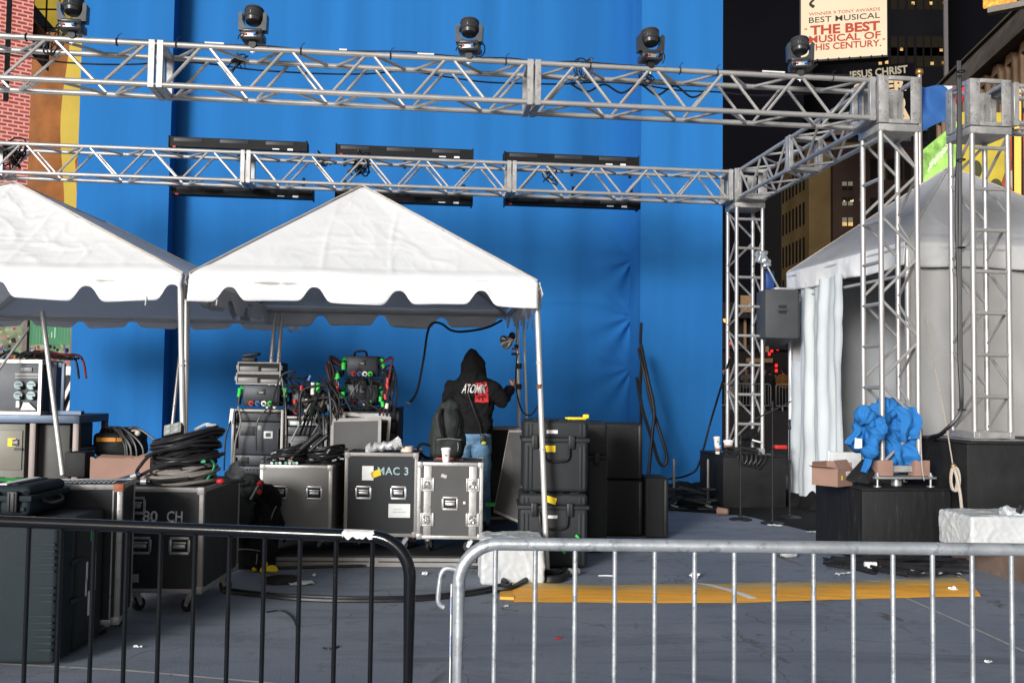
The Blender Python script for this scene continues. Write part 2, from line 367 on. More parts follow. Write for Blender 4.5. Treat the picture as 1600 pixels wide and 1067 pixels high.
# ------------------------------------------------------------------ trusses
TS, TR, TD = .18, .025, .0145
def truss(name, label, A, B, cuts, side=None, group='aluminium box trusses of the stage frame', frames=True, lace=.37, flip=0, skip=()):
    A, B = V(A), V(B); d = (B - A).normalized(); L = (B - A).length
    if abs(d.z) > .9: ax, ay = U, N_
    else: ay = Z; ax = d.cross(Z).normalized()
    root = thing(name, label, 'truss', A, 0, group)
    corners = [(-1, -1), (1, -1), (1, 1), (-1, 1)]
    def pt(t, c): return A + d * t + ax * TS * c[0] + ay * TS * c[1]
    cuts = [0] + cuts + [L]
    for t0, t1 in zip(cuts, cuts[1:]):
        mb = MB(); a, b = t0 + .055, t1 - .055; n = max(1, round((b - a) / lace)); st = (b - a) / n
        for k in range(4):
            c0, c1 = corners[k], corners[(k + 1) % 4]
            if k in skip: continue
            for i in range(n):
                p, q = (c0, c1) if (i + (k in (1, 2)) + flip) % 2 == 0 else (c1, c0)
                mb.cyl(pt(a + st * i + .03, p), pt(a + st * (i + 1) - .03, q), TD, seg=7)
        sec = mb.build('truss_section', ALU, root, world=True)
        for c in corners:
            m2 = MB(); m2.cyl(pt(t0 + .004, c), pt(t1 - .004, c), TR, seg=12); m2.build('chord', ALU, sec, world=True)
        if frames:
            for t in (t0 + .036, t1 - .036):
                m2 = MB(); rot = Matrix((d, ax, ay)).transposed()
                for s in (-1, 1):
                    m2.box(A + d * t + ax * TS * s, (.056, .052, 2 * TS + .062), rot, .004, 1)
                    m2.box(A + d * t + ay * (TS + .003) * s, (.05, 2 * TS - .054, .050), rot, .003, 1)
                m2.build('end_frame', ALU2, sec, world=True)
    return root
TZ = 4.32
FT = V((3.47, 9.0, 0)) + U * TS + N_ * TS; RT = V((3.02, 12.9, 0)) + U * TS + N_ * TS
PT = V((4.36, 9.05, 0)) + U * TS + N_ * TS
HB = .23
fl = 8.6
truss('lighting_truss', 'front aluminium box truss carrying the row of moving head lights', FT + Z * TZ - U * HB, FT + Z * TZ - U * fl, [3.27, 6.60])
rl = 10.4
truss('lighting_truss', 'rear aluminium box truss across the blue cloth with black battens behind', RT + Z * TZ - U * HB, RT + Z * TZ - U * rl, [3.02, 6.45, 9.6], flip=1)
truss('lighting_truss', 'side aluminium box truss joining front corner to rear corner', FT + Z * TZ + N_ * HB, RT + Z * TZ - N_ * HB, [1.75])
truss('lighting_truss', 'aluminium truss leaving the right corner block out of the photo', PT + Z * TZ + U * HB, PT + Z * TZ + U * 3.4, [])
def tower(label, c, z0, lad=0):
    t = truss('truss_tower', label, V((c.x, c.y, z0)), V((c.x, c.y, TZ - HB)), [], group='upright truss towers', frames=False, lace=.40, skip=(lad,))
    # ladder rungs on two faces and the foot frame
    n = int((TZ - HB - z0) / .40)
    for i in range(1, n + 1):
        z = z0 + i * .395
        for (a, b) in ((((-1, -1), (1, -1)) if lad == 0 else ((-1, -1), (-1, 1))),):
            p = V((c.x, c.y, z)) + U * TS * a[0] + N_ * TS * a[1]; q = V((c.x, c.y, z)) + U * TS * b[0] + N_ * TS * b[1]
            mb = MB(); mb.cyl(p, q, .019, seg=8); mb.build('rung', ALU, t, world=True)
    m2 = MB(); rot = Matrix((U, N_, Z)).transposed()
    for s in (-1, 1):
        m2.box(V((c.x, c.y, z0 + .035)) + U * TS * s, (.052, 2 * TS + .06, .065), rot, .004, 1); m2.box(V((c.x, c.y, z0 + .035)) + N_ * TS * s, (2 * TS - .055, .05, .06), rot, .004, 1)
    m2.build('foot_frame', ALU2, t, world=True)
    return t
t1 = tower('front truss tower with blue cloth bundled in its foot', FT, .80, 3)
t2 = tower('rear truss tower beside the right edge of the blue wall', RT, .70)
t3 = tower('right truss tower with a black cable bundle strapped to it', PT, 1.12)
def corner(label, c):
    t = thing('corner_block', label, 'corner block', V((c.x, c.y, TZ - HB)), YAW, 'cast corner blocks joining the trusses')
    h = TS + .03
    for sx in (-1, 1):
        for sy in (-1, 1):
            mb = MB()
            mb.bx((sx * h, sy * h, .005), (sx * (h - .012), sy * (h - .10), 2 * HB - .005), .002); mb.bx((sx * (h - .002), sy * h, .005), (sx * (h - .10), sy * (h - .012), 2 * HB - .005), .002)
            for zz in (.05, .11, 2 * HB - .11, 2 * HB - .05):
                mb.cyl((sx * (h - .06), sy * (h - .004), zz), (sx * (h - .06), sy * (h + .006), zz), .010, seg=8, m=1); mb.cyl((sx * (h - .004), sy * (h - .06), zz), (sx * (h + .006), sy * (h - .06), zz), .010, seg=8, m=1)
            mb.build('corner_post', [ALU2, STEEL], t)
    for zz in (.022, 2 * HB - .022):
        mb = MB()
        for s in (-1, 1): mb.bx((-h + .10, s * h, zz - .02), (h - .10, s * (h - .03), zz + .02), .003); mb.bx((s * h, -h + .10, zz - .02), (s * (h - .03), h - .10, zz + .02), .003)
        mb.build('plate_ring', ALU2, t)
    mb = MB(); mb.bx((-h + .035, -h + .035, .012), (h - .035, h - .035, .02)); mb.build('floor_plate', ALU, t)
    mb = MB(); mb.bx((-h, -h, -.075), (h, h, -.004), .006); mb.build('sleeve_collar', ALU2, t)
    return t
corner('corner block on top of the front tower with cloth in its foot', FT)
corner('corner block on top of the rear tower at the blue wall edge', RT)
corner('corner block on top of the right tower with black cables', PT)

# ------------------------------------------------------------------ black base blocks
def base_block(label, near, z0, h, w=.86, d=1.0, m=BLKSTREAK):
    t = thing('ballast_block', label, 'ballast block', (near.x, near.y, z0), YAW, 'black ballast blocks under the truss towers')
    mb = MB(); mb.bx((0, 0, 0), (w, d, h - .02), .012); mb.build('block_body', m, t)
    mb = MB(); mb.bx((-.004, -.004, h - .018), (w + .004, d + .004, h), .006); mb.build('block_top', BLKDULL, t)
    return t
b1 = base_block('black ballast block holding the front tower and the blue cloth', V((3.20, 8.78, 0)), 0, .67)
b2 = base_block('black ballast block with coffee cups beneath the rear tower', V((2.79, 12.65, 0)), 0, .69, m=BLKDULL)
b3 = base_block('tall black ballast block on the stone kerb under the right tower', V((4.13, 8.72, 0)), .243, .862, 1.5, 1.25, m=BLKDULL)
def base_plate(label, c, z):
    t = thing('base_plate', label, 'base plate', (c.x, c.y, z), YAW)
    mb = MB(); mb.bx((-.3, -.28, .075), (.3, .28, .095), .004); mb.build('steel_plate', STEEL, t)
    for sx in (-1, 1):
        for sy in (-1, 1):
            mb = MB(); mb.cyl((sx * .26, sy * .24, 0), (sx * .26, sy * .24, .13), .011, seg=8); mb.cyl((sx * .26, sy * .24, .095), (sx * .26, sy * .24, .112), .022, seg=6); mb.cyl((sx * .26, sy * .24, 0), (sx * .26, sy * .24, .01), .035, seg=10); mb.build('jack_screw', STEEL, t)
    mb = MB(); mb.cyl((0, -.1, 0), (0, -.1, .075), .05, seg=14); mb.build('centre_post', STEEL, t)
    return t
base_plate('steel base plate on jack screws under the front tower', FT, .672)
for c, z, l in ((RT, .692, 'thin steel plate under the rear truss tower'), (PT, 1.107, 'thin steel plate under the right truss tower')):
    mb = MB(); mb.box((0, 0, .005), (.56, .56, .008)); tag(mb.build('base_plate', STEEL, loc=(c.x, c.y, z), rz=YAW), l, 'base plate')
# cardboard pads strapped round the foot of the front tower
for sx, l in ((-1, 'small cardboard pad round the left leg of the front tower foot'), (1, 'small cardboard pad round the right leg of the front tower foot')):
    p = FT + U * sx * TS - N_ * (TS + .05); mb = MB(); mb.bx((-.075, -.012, 0), (.075, 0, .145), .003); mb.bx((-.08, 0, 0), (-.07, .1, .14)); mb.bx((.07, 0, 0), (.08, .1, .14)); mb.box((-.01, -.014, .095), (.035, .004, .01))
    tag(mb.build('cardboard_pad', CARD, loc=(p.x, p.y, .772), rz=YAW), l, 'cardboard', 'cardboard pads on the tower foot')

# ------------------------------------------------------------------ moving head lights
MHM = mat('moving_head_shell', (.040, .041, .044), .3, .1, .12, 9, .05, 60); LENS = mat('dark_lens', (.02, .025, .04), .08, .0, .1, 4, spec=.9)
WARM = emi('lit_lens', (1, .72, .38), 1.6)
def moving_head(label, p, rz):
    t = thing('moving_head_light', label, 'stage light', p, rz, 'moving head lights on the front truss')
    mb = MB(); mb.bx((-.115, -.10, .0), (.115, .10, .085), .02, seg=3); mb.bx((-.06, -.107, .02), (.06, -.098, .06), .003, m=1); mb.build('base', [MHM, STEEL], t)
    mb = MB(); mb.box((0, 0, .105), (.20, .13, .035), None, .012); out = []
    for s in (-1, 1):
        mb.poly([(s * .14, -.055, .105), (s * .0, -.055, .10), (s * .0, -.055, .120), (s * .05, -.055, .132), (s * .085, -.055, .16), (s * .105, -.055, .21), (s * .106, -.055, .275), (s * .12, -.055, .30), (s * .145, -.055, .275)], (0, .11, 0))
    mb.build('yoke', MHM, t)
    hd = MB(); q = Matrix.Translation((0, 0, .262)) @ Matrix.Rotation(R(-14), 4, 'X')
    hd.lathe([(.05, -.075), (.078, -.068), (.088, -.035), (.099, -.03), (.099, .02), (.094, .024), (.094, .055), (.100, .058), (.100, .078), (.085, .085)], q, 26)
    for i in range(26):
        a = i * 2 * math.pi / 26; hd.box(q @ V((.0985 * math.cos(a), .0985 * math.sin(a), -.004)), (.006, .006, .035), Matrix.Rotation(a, 3, 'Z'))
    h = hd.build('head', MHM, t)
    mb = MB(); mb.lathe([(.07, 0), (.068, .012), (.04, .018)], q @ Matrix.Translation((0, 0, .088)), 24); mb.build('lens', LENS, h)
    mb = MB(); mb.tube(spl([(.05, -.1, .05), (.09, -.14, .07), (.12, -.12, .02), (.1, -.1, -.04)], 6), .007); mb.box((.04, -.115, .045), (.03, .03, .03), None, .004, m=1); mb.build('power_plug', [CAB, BLUP], t)
    mb = MB(); mb.tube(spl([(-.05, -.1, .04), (-.1, -.13, .03), (-.13, -.1, -.01)], 6), .006); mb.box((-.05, -.112, .04), (.02, .024, .02), None, .003, m=1); mb.build('data_plug', [CAB, RED], t)
    mb = MB()
    mb.cyl((0, -.04, -.035), (0, .04, -.035), .038, seg=14); mb.box((0, 0, -.01), (.04, .06, .03)); mb.cyl((0, 0, -.07), (0, 0, -.125), .007, seg=8, m=1); mb.box((0, 0, -.105), (.05, .012, .012), None, .003, m=1); mb.build('clamp', [BLK, STEEL], t)
    return t
ftop = lambda px: PL(px, 90, FT - N_ * TS, YAW)
lights = [(112, 'moving head light nearest the brick wall sign'), (395, 'moving head light over the blue wall, second from the brick sign'), (733, 'moving head light above the middle tent roof'), (1016, 'moving head light over the right blue panel seam'), (1250, 'moving head light in front of the lit musical billboard')]
first = None
for px, l in lights:
    p = ftop(px); loc = (p.x, p.y, TZ + TS + .05 + .012)
    if first is None: first = moving_head(l, loc, YAW); first.scale = (.86, .86, .86)
    else: dup(first, loc, YAW + R(random.uniform(-14, 14)), l)
# cable runs on the trusses
def cable(name, pts, r, label, m=CAB, cat='cable', n=8, group=None, seg=7):
    pts = [V(p) for p in pts]; mb = MB(); mb.tube(spl(pts, n), r, seg)
    return tag(mb.build(name, m, world=True, loc=pts[0]), label, cat, group)
def run(px0, px1, zo, yo, sag, n=26, jit=.012):
    out = []
    for i in range(n + 1):
        t = i / n; p = ftop(px0 + (px1 - px0) * t) + N_ * yo
        out.append(V((p.x, p.y, TZ + TS + zo - sag * abs(math.sin(t * math.pi * 4)) + random.uniform(-jit, jit))))
    return out
cable('truss_cable', run(-60, 1330, .032, -.012, .012), .006, 'thin black data cable taped along the front truss top tube')
cable('truss_cable', run(-60, 1330, -.01, 2 * TS + .03, .06, 22), .008, 'black power cable hanging on the back of the front truss')
cable('truss_cable', run(900, 1130, -.03, 2 * TS + .02, .09, 8), .01, 'short looped black cable hung behind the front truss below a light')
WIRE = mat('white_cable_tag', (.8, .78, .75), .6)
for i, (px0, px1, y0, y1, l) in enumerate(((320, 350, 53, 49, 'white cable tag left of the second moving light'), (652, 678, 69, 67, 'white cable tag left of the moving light over the tent'), (1190, 1225, 110, 109, 'white cable tag left of the light by the billboard'), (530, 542, 83, 81, 'small white cable tag behind the front truss middle'))):
    a, b = [V((p.x, p.y, TZ + TS + .028)) for p in (ftop(px0) - N_ * .018, ftop(px1) - N_ * .018)]; mb = MB(); mb.cyl(a, b, .008, seg=7)
    tag(mb.build('cable_tag', WIRE, world=True, loc=a), l, 'cable tag')
for i, px in enumerate((40, 182, 275, 470, 610, 790, 922, 1062, 1120, 1300)):
    c = ftop(px); mb = MB(); c = V((c.x, c.y, TZ + TS)); r_ = .032
    mb.tube([c + N_ * (r_ * math.cos(a)) + Z * (r_ * math.sin(a)) for a in [k * math.pi / 7 for k in range(14)]], .0055, 5, True); mb.tube([c + Z * r_, c + Z * (r_ + .03) + U * .012, c + Z * (r_ + .045) + U * .035], .0035, 5)
    tag(mb.build('cable_tie', CAB, world=True, loc=c), 'black cable tie round the top tube of the front truss', 'cable tie', 'cable ties on the front truss')
# knots of looped cable on the rear truss
def knot(label, c, r, n, rad, m=CAB, seed=1, flat=.5):
    rnd = random.Random(seed); mb = MB()
    for k in range(n):
        ph = rnd.uniform(0, 6); rr = r * rnd.uniform(.5, 1.05); ex = rnd.uniform(.7, 1.25); off = V((rnd.uniform(-.3, .3) * r, rnd.uniform(-.2, .2) * r, rnd.uniform(-.3, .3) * r))
        tl = Matrix.Rotation(rnd.uniform(-.7, .7), 3, 'X') @ Matrix.Rotation(rnd.uniform(-.7, .7), 3, 'Z')
        mb.tube([V(c) + off + tl @ V((rr * ex * math.cos(a + ph), rr * flat * .3 * math.sin(2 * a + ph), rr * math.sin(a) / ex)) for a in [i * 2 * math.pi / 26 for i in range(26)]], rad, 6, True)
    return tag(mb.build('cable_loops', m, world=True, loc=c), label, 'cable loops')
rt = lambda px, py, off=0: PL(px, py, RT + N_ * (TS + off), YAW)
knot('tangle of black cable loops at the left end of the rear truss', rt(18, 240), .17, 11, .011, seed=3)
knot('small bundle of black cables behind the rear truss above the middle tent', rt(565, 257), .15, 10, .010, seed=4)
knot('bunch of thin black cables behind the rear truss left of the tent peak', rt(505, 250), .09, 6, .008, seed=5)
knot('drooping black cable loops behind the rear truss right of its last joint', rt(860, 276), .10, 5, .008, seed=6)

for i, (px, py, r_, l) in enumerate(((85, 68, .12, 'black cable knot on the front truss below the light by the brick sign'), (372, 98, .09, 'looped cable inside the front truss below the second moving light'), (748, 78, .06, 'small loop of cable right beside the light over the tent'), (912, 112, .10, 'black cable loop hanging in the front truss left of the blue seam light'), (1010, 118, .07, 'black connector cluster inside the front truss below the blue seam light'), (1262, 112, .08, 'black cable knot on the front truss under the billboard light'))):
    p = PL(px, py, FT + N_ * (TS - .04), YAW); knot(l, p, r_, 5, .006, seed=40 + i)
# ------------------------------------------------------------------ black batten floods behind the rear truss
BATD = mat('batten_grey_panel', (.030, .031, .034), .5, .0, .1, 8, spec=.3); BATK = mat('batten_black_shell', (.006, .006, .0065), .6, 0, .2, 8, spec=.2)
def batten(label, pa, pb, up):
    a = PL(*pa, RT + N_ * (TS + .16), YAW); b = PL(*pb, RT + N_ * (TS + .16), YAW); L = (b - a).length
    t = thing('batten_light', label, 'batten light', a, YAW, 'black batten lights above and below the rear truss')
    mb = MB(); mb.poly([(0, 0, -.055), (0, .20, -.05), (0, .24, .03), (0, .10, .085), (0, .0, .075)], (L, 0, 0)); mb.build('housing', BATK, t)
    n = 3
    for k in range(n):
        x0, x1 = L * (k + .10) / n, L * (k + .72) / n
        m2 = MB(); m2.bx((x0, -.006, .01 if up else -.02), (x1, .004, .062 if up else .03), .004); m2.build('lamp_cover', BATD, t)
    for x in (.12, L / 2, L - .12):
        m2 = MB(); m2.bx((x - .02, .02, -.22 if up else .05), (x + .02, .035, .02 if up else .22)); m2.build('bracket', BATK, t)
    for x in (0, L):
        m2 = MB(); m2.bx((x - .008, -.010, -.065), (x + .008, .25, .09), .003); m2.build('end_plate', BATK, t)
    m2 = MB(); m2.bx((L * .75, -.012, -.05), (L * .80, -.004, -.035)); m2.bx((L * .86, -.012, -.055), (L * .90, -.004, -.03)); m2.bx((.05, -.012, -.07), (.09, -.004, -.05), m=1); m2.build('marking', [PAPER, RED], t)
    return t
for (a, b, up, l) in (((264, 222), (479, 233), 1, 'black batten light above the rear truss, next to the left blue panel'), ((525, 234), (739, 245), 1, 'black batten light above the rear truss, behind the tent peak'), ((789, 246), (998, 258), 1, 'black batten light above the rear truss, next to the right blue panel'),
                      ((268, 296), (488, 304), 0, 'black batten light below the rear truss, next to the left blue panel'), ((524, 306), (738, 314), 0, 'black batten light below the rear truss, partly hidden by the tent peak'), ((790, 312), (1000, 320), 0, 'black batten light below the rear truss, next to the right blue panel')):
    batten(l, a, b, up)

# ------------------------------------------------------------------ tents
SEAM = mat('tent_seam_tape', (.42, .38, .34), .6, 0, .1, 8)
def crease(p, k):
    a = noise.noise(V((p.x * 1.3 + k, p.y * 1.3, p.z * 1.6))); b = 1 - abs(noise.noise(V((p.x * 2.6 + k, p.y * 1.5 + 4, p.z * 4.5)))) * 2
    c = 1 - abs(noise.noise(V((p.x * 6.5 + 3, p.y * 4 + k, p.z * 7)))) * 2
    wx = .05 * noise.noise(V((p.z * 2, p.y, k))); wz = .05 * noise.noise(V((p.x * 1.5, k, p.y))); fx = ((p.x + wx + k) % .58) - .29; fz = ((p.z * 1.5 + wz + k) % .52) - .26
    cl = max(0, 1 - 6 * abs(noise.noise(V((p.x * 2.4 + k * 3, p.y * 1.5, p.z * 2.8))))) * .011 + max(0, 1 - 6 * abs(noise.noise(V((p.x * 5 + p.z * 3, p.y * 3 + k, p.z * 4.5))))) * .006
    return .014 * a + cl + .004 * b * abs(b) + .003 * c + .009 * math.exp(-(fx / .022) ** 2) * (.3 + abs(a) * 2) + .007 * math.exp(-(fz / .025) ** 2) * (.2 + abs(b))
def tent_roof(root, w, d, ze, zp, r0, r1, k, sag=.05, matc=CANVAS, amp=1.0, ax=0.):
    A, B, C_, D = V((0, 0, ze)), V((w, 0, ze)), V((w, d, ze)), V((0, d, ze)); T0, T1 = V((w / 2 + ax, r0, zp)), V((w / 2 + ax, r1, zp))
    faces = [('front', A, B, T0, T0), ('right', B, C_, T0, T1), ('back', C_, D, T1, T1), ('left', D, A, T1, T0)]
    mb = MB()
    for nm, e0, e1, t0, t1 in faces:
        nv = 56 if nm == 'front' else 34
        def fn(u, v):
            v2 = min(v, .985); e = e0.lerp(e1, u); t = t0.lerp(t1, u); p = e.lerp(t, v2)
            edge = min(u, 1 - u) * 4; e_ = max(0, min(1, edge)); bl = max(0, min(1, v * 9)) * (1 - v2 * .6)
            out = ((e0 + e1) / 2 - V((w / 2, d / 2, ze))).normalized()
            n = (out * .55 + Z * .8).normalized()
            p = p - Z * sag * math.sin(math.pi * v2) * e_ * .6 + n * crease(p, k) * amp * (.25 + .75 * e_) * bl
            if v < .10: p = p + out * .02 * math.sin(v / .10 * math.pi)
            return p
        mb.grid(fn, 130 if nm == 'front' else 64, 80 if nm == 'front' else nv)
    top = []
    bmesh.ops.remove_doubles(mb.bm, verts=mb.bm.verts, dist=.002)
    f = [mb.bm.verts.new(p) for p in (T0 + V((-.06, -.05, -.03)), T0 + V((.06, -.05, -.03)), T1 + V((.06, .05, -.03)), T1 + V((-.06, .05, -.03)))]
    mb.bm.faces.new(f)
    roof = mb.build('roof_canvas', matc, root, ang=50)
    m2 = MB()
    for e, t in ((A, T0), (B, T0), (C_, T1), (D, T1)):
        pts = [e.lerp(t, i / 14) + Z * (.012 + crease(e.lerp(t, i / 14), k) * .2) for i in range(15)]; m2.tube(pts, .010, 6)
    if (T1 - T0).length > .2: m2.tube([T0 + Z * .01, T1 + Z * .01], .010, 6)
    m2.build('hip_seam', SEAM, roof)
    m2 = MB()
    for e, t in ((A, T0), (B, T0), (C_, T1), (D, T1)): m2.cyl(e - Z * .06, t - Z * .12, .019, seg=8)
    for e, g in ((A, B), (B, C_), (C_, D), (D, A)): m2.cyl(e - Z * .06, g - Z * .06, .019, seg=8)
    m2.cyl(T0 - Z * .12, T1 - Z * .12 + V((0, .01, 0)), .03, seg=8)
    m2.build('roof_frame', POLEM, root)
    return A, B, C_, D
def valance(root, e0, e1, out, dep, sp, k, ph=.5, matc=CANVAS, notch=.56, flare=.02):
    L = (e1 - e0).length; nu = int(L / .022); mb = MB()
    def fn(u, v):
        x = u * L; q = ((x / sp + ph) % 1) - .5; q *= sp
        nt_ = math.exp(-(abs(q) / .085) ** 3.0)
        hgt = dep * (1 - notch * nt_) + .012 * math.sin(x * 4.6 + k)
        p = e0.lerp(e1, u) - Z * hgt * v
        wv = (.020 * math.sin(x * 5.2 + k) + .012 * math.sin(x * 13 + 2 * k) + .014 * noise.noise(V((x * 2.5, v * 1.2, k)))) * v
        return p + out * (.012 + flare * v + wv + crease(V((x, v * .5, k)), k) * .5)
    mb.grid(fn, nu, 8); return mb.build('valance', matc, root, ang=60, solid=.003)
def leg(root, top, bot, r=.024, band=True):
    mb = MB(); top, bot = V(top), V(bot); mb.cyl(bot, top, r, seg=12)
    d = top - bot
    if band:
        for f in (.42, .72): mb.cyl(bot + d * f, bot + d * (f + .008), r + .004, seg=12, m=1)
    mb.box(bot + Z * .006, (.11, .11, .012), m=1)
    return mb.build('leg', [POLEM, SEAM], root, world=True)
# middle tent
MY = R(5.2); MU = V((math.cos(MY), math.sin(MY), 0)); MN = V((-math.sin(MY), math.cos(MY), 0))
m0 = P(296, 440, 7.86); m0.z = 0; MWD = 2.88
tm = thing('canopy_tent', 'middle white frame tent with a pointed roof over the road cases and the man', 'tent', m0, MY, 'white canopy tents')
A, B, C_, D = tent_roof(tm, MWD, 3.0, 2.44, 3.52, 1.5, 1.5, 3.3, ax=-.15, amp=.55)
valance(tm, A, B, V((0, -1, 0)), .215, .69, 1.0, ph=.02); valance(tm, B, C_, V((1, 0, 0)), .21, .69, 2.0); valance(tm, C_, D, V((0, 1, 0)), .22, .69, 3.2, ph=.4); valance(tm, D, A, V((-1, 0, 0)), .21, .69, 4.1)
leg(tm, P(293, 440, 7.93), G(285, 895)); leg(tm, P(838, 445, 8.2), G(855, 897))
bk = m0 + MU * .06 + MN * 2.85
leg(tm, P(441, 490, 10.7), P(421, 745, 10.55), .022); leg(tm, P(430, 490, 10.66), P(410, 745, 10.5), .022)
leg(tm, P(808, 490, 11.0), P(812, 722, 10.9), .020); leg(tm, P(818, 490, 11.06), P(825, 722, 10.98), .015, False)
# left tent
LY = R(2.2)
lw, ld = 4.1, 5.1
LUv = V((math.cos(LY), math.sin(LY), 0)); LNv = V((-math.sin(LY), math.cos(LY), 0))
pr = P(286, 445, 7.80); pr.z = 0; l0 = pr - LUv * lw
tl = thing('canopy_tent', 'left white hip roofed tent cut off by the photo edge beside the brick sign', 'tent', l0, LY, 'white canopy tents')
A, B, C_, D = tent_roof(tl, lw, ld, 2.43, 3.44, 1.4, 3.7, 8.1, amp=1.1)
valance(tl, A, B, V((0, -1, 0)), .225, .69, 5.0, ph=.66); valance(tl, B, C_, V((1, 0, 0)), .20, .69, 6.0); valance(tl, C_, D, V((0, 1, 0)), .16, .69, 7.2, ph=.3); valance(tl, D, A, V((-1, 0, 0)), .21, .69, 8.1)
leg(tl, P(282, 448, 7.83), P(290, 900, 7.80)); leg(tl, P(287, 500, 12.7), P(262, 735, 12.6), .022)
lf = l0 + LUv * .05 + LNv * .05; leg(tl, lf + Z * 2.4, lf)
lb = l0 + LUv * .05 + LNv * (ld - .05); leg(tl, lb + Z * 2.4, lb)
cable('lean_pole', [P(66, 487, 8.9), P(98, 742, 8.6)], .022, 'bare metal pole leaning beside the power box under the left tent', POLEM, 'pole', 1, seg=12)
cable('lean_pole', [P(46, 512, 9.0), P(-25, 610, 8.6)], .013, 'thin metal brace sloping down left behind the power box', POLEM, 'pole', 1, seg=10)
# strap bits hanging under valances
for (x, y, Y, l) in ((340, 462, 7.86, 'white tie strap hanging under the middle tent edge near its left leg'), (788, 462, 8.1, 'white tie strap hanging under the middle tent edge near its right leg'), (229, 462, 7.76, 'white tie strap hanging under the left tent edge')):
    cable('tie_strap', [P(x, y, Y), P(x - 1, y + 8, Y - .01), P(x - 2, y + 15, Y)], .006, l, WRAP, 'strap', 3)
cable('hanging_cable', [P(640, 630, 10.4), P(652, 610, 10.45), P(662, 560, 10.5), P(668, 520, 10.6), P(676, 505, 10.6), P(690, 506, 10.5), P(705, 516, 10.4), P(725, 518, 10.3), P(760, 512, 10.3), P(785, 500, 10.3)], .013, 'black cable drooping from the rear edge of the middle tent above the man')
mb = MB(); mb.cyl(P(634, 629, 10.4), P(642, 630, 10.4), .011); tag(mb.build('cable_end', PAPER, world=True, loc=P(638, 629, 10.4)), 'white tipped end of the drooping tent cable', 'cable end')
# hanging rags at the right front leg of the middle tent
mb = MB(); rnd = random.Random(5)
for i in range(16):
    x = 806 + i * 1.6; p = P(x, 474, 10.9 - i * .01); mb.tube(spl([p, p + V((.01, 0, -.06)), p + V((rnd.uniform(-.02, .02), 0, -.15 - rnd.uniform(0, .16)))], 4), .007, 5)
tag(mb.build('hanging_straps', CANVASG, world=True, loc=P(815, 474, 10.9)), 'bunch of grey straps hanging at the rear right corner of the middle tent', 'straps')

# right tent with walls
RY = R(8.5); r0 = P(1416, 372, 10.4); r0.z = 0
tr = thing('walled_tent', 'white walled tent with an open door and drawn curtain behind the truss towers', 'tent', r0, RY)
RW, RD, RE = 3.0, 3.0, 3.19
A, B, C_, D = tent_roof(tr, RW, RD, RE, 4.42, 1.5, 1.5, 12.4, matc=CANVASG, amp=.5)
CANVASV = mat('shaded_valance_vinyl', (.50, .50, .50), .55, 0, .05, 2, .35, 12, trans=.1)  # dimmer light put into the valance tone; the left side keeps white
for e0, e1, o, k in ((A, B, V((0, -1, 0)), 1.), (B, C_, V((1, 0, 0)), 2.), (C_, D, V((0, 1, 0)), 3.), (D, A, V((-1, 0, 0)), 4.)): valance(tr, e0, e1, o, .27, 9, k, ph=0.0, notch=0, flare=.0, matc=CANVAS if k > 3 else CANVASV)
def wall(e0, e1, z0, z1, k, nm='wall_cloth', fold=.03, f=9, m=CANVAS):
    mb = MB(); L = (e1 - e0).length; o = (e1 - e0).normalized().cross(Z)
    def fn(u, v):
        x = u * L; a = fold * (.5 + .5 * (1 - v)) * (math.sin(x * f + k + noise.noise(V((x, v * 2, k))) * 1.5) + .5 * math.sin(x * f * 2.3 + k)) + .03 * noise.noise(V((x * 1.2, v * 3, k))) + .012 * (1 - 2 * abs(noise.noise(V((x * 3 + v * 4, v * 5 - x, k)))))
        return e0.lerp(e1, u) + Z * (z0 + (z1 - z0) * v) + o * a
    mb.grid(fn, int(L * 26) + 4, 60); return mb.build(nm, m, tr, ang=70)
fl_ = Z * -RE
a0, b0, c0, d0 = A + fl_, B + fl_, C_ + fl_, D + fl_
ins = V((0, .04, 0))
wall(a0 + ins + V((.05, 0, 0)), b0 + ins, .3, RE - .1, 1.7, fold=.022, f=5, m=mat('shaded_cream_wall', (.36, .355, .35), .6, 0, .06, 1.5, .3, 12))  # cream front wall, colour darkened for the weaker light on it
wall(b0 - V((.05, 0, 0)), c0 - V((.05, 0, 0)), 0, RE - .1, 2.2, fold=.02, f=5)
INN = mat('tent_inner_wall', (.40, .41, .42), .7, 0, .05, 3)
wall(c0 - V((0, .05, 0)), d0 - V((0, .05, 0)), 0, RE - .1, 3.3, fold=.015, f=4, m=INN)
# curtain bunched on the far half of the open side; short flap further left
y1, y2 = 1.30, 2.72
wall(V((.03, y2, 0)), V((-.06, y1, 0)), .03, RE - .2, 4.4, 'door_curtain', .045, 12, CURT)
wall(V((.0, 2.96, 0)), V((.05, 2.55, 0)), .1, 1.95, 5.4, 'curtain_flap', .03, 8, CURT)
for p in ((.03, .03), (RW - .03, .03), (.03, RD - .03), (RW - .03, RD - .03)):
    mb = MB(); mb.cyl((p[0], p[1], 0), (p[0], p[1], RE - .08), .03, seg=12); mb.build('leg', POLEM, tr)
mb = MB(); mb.cyl((.03, 0, RE - .36), (.03, RD, RE - .36), .02, seg=8); mb.build('door_rail', POLEM, tr)
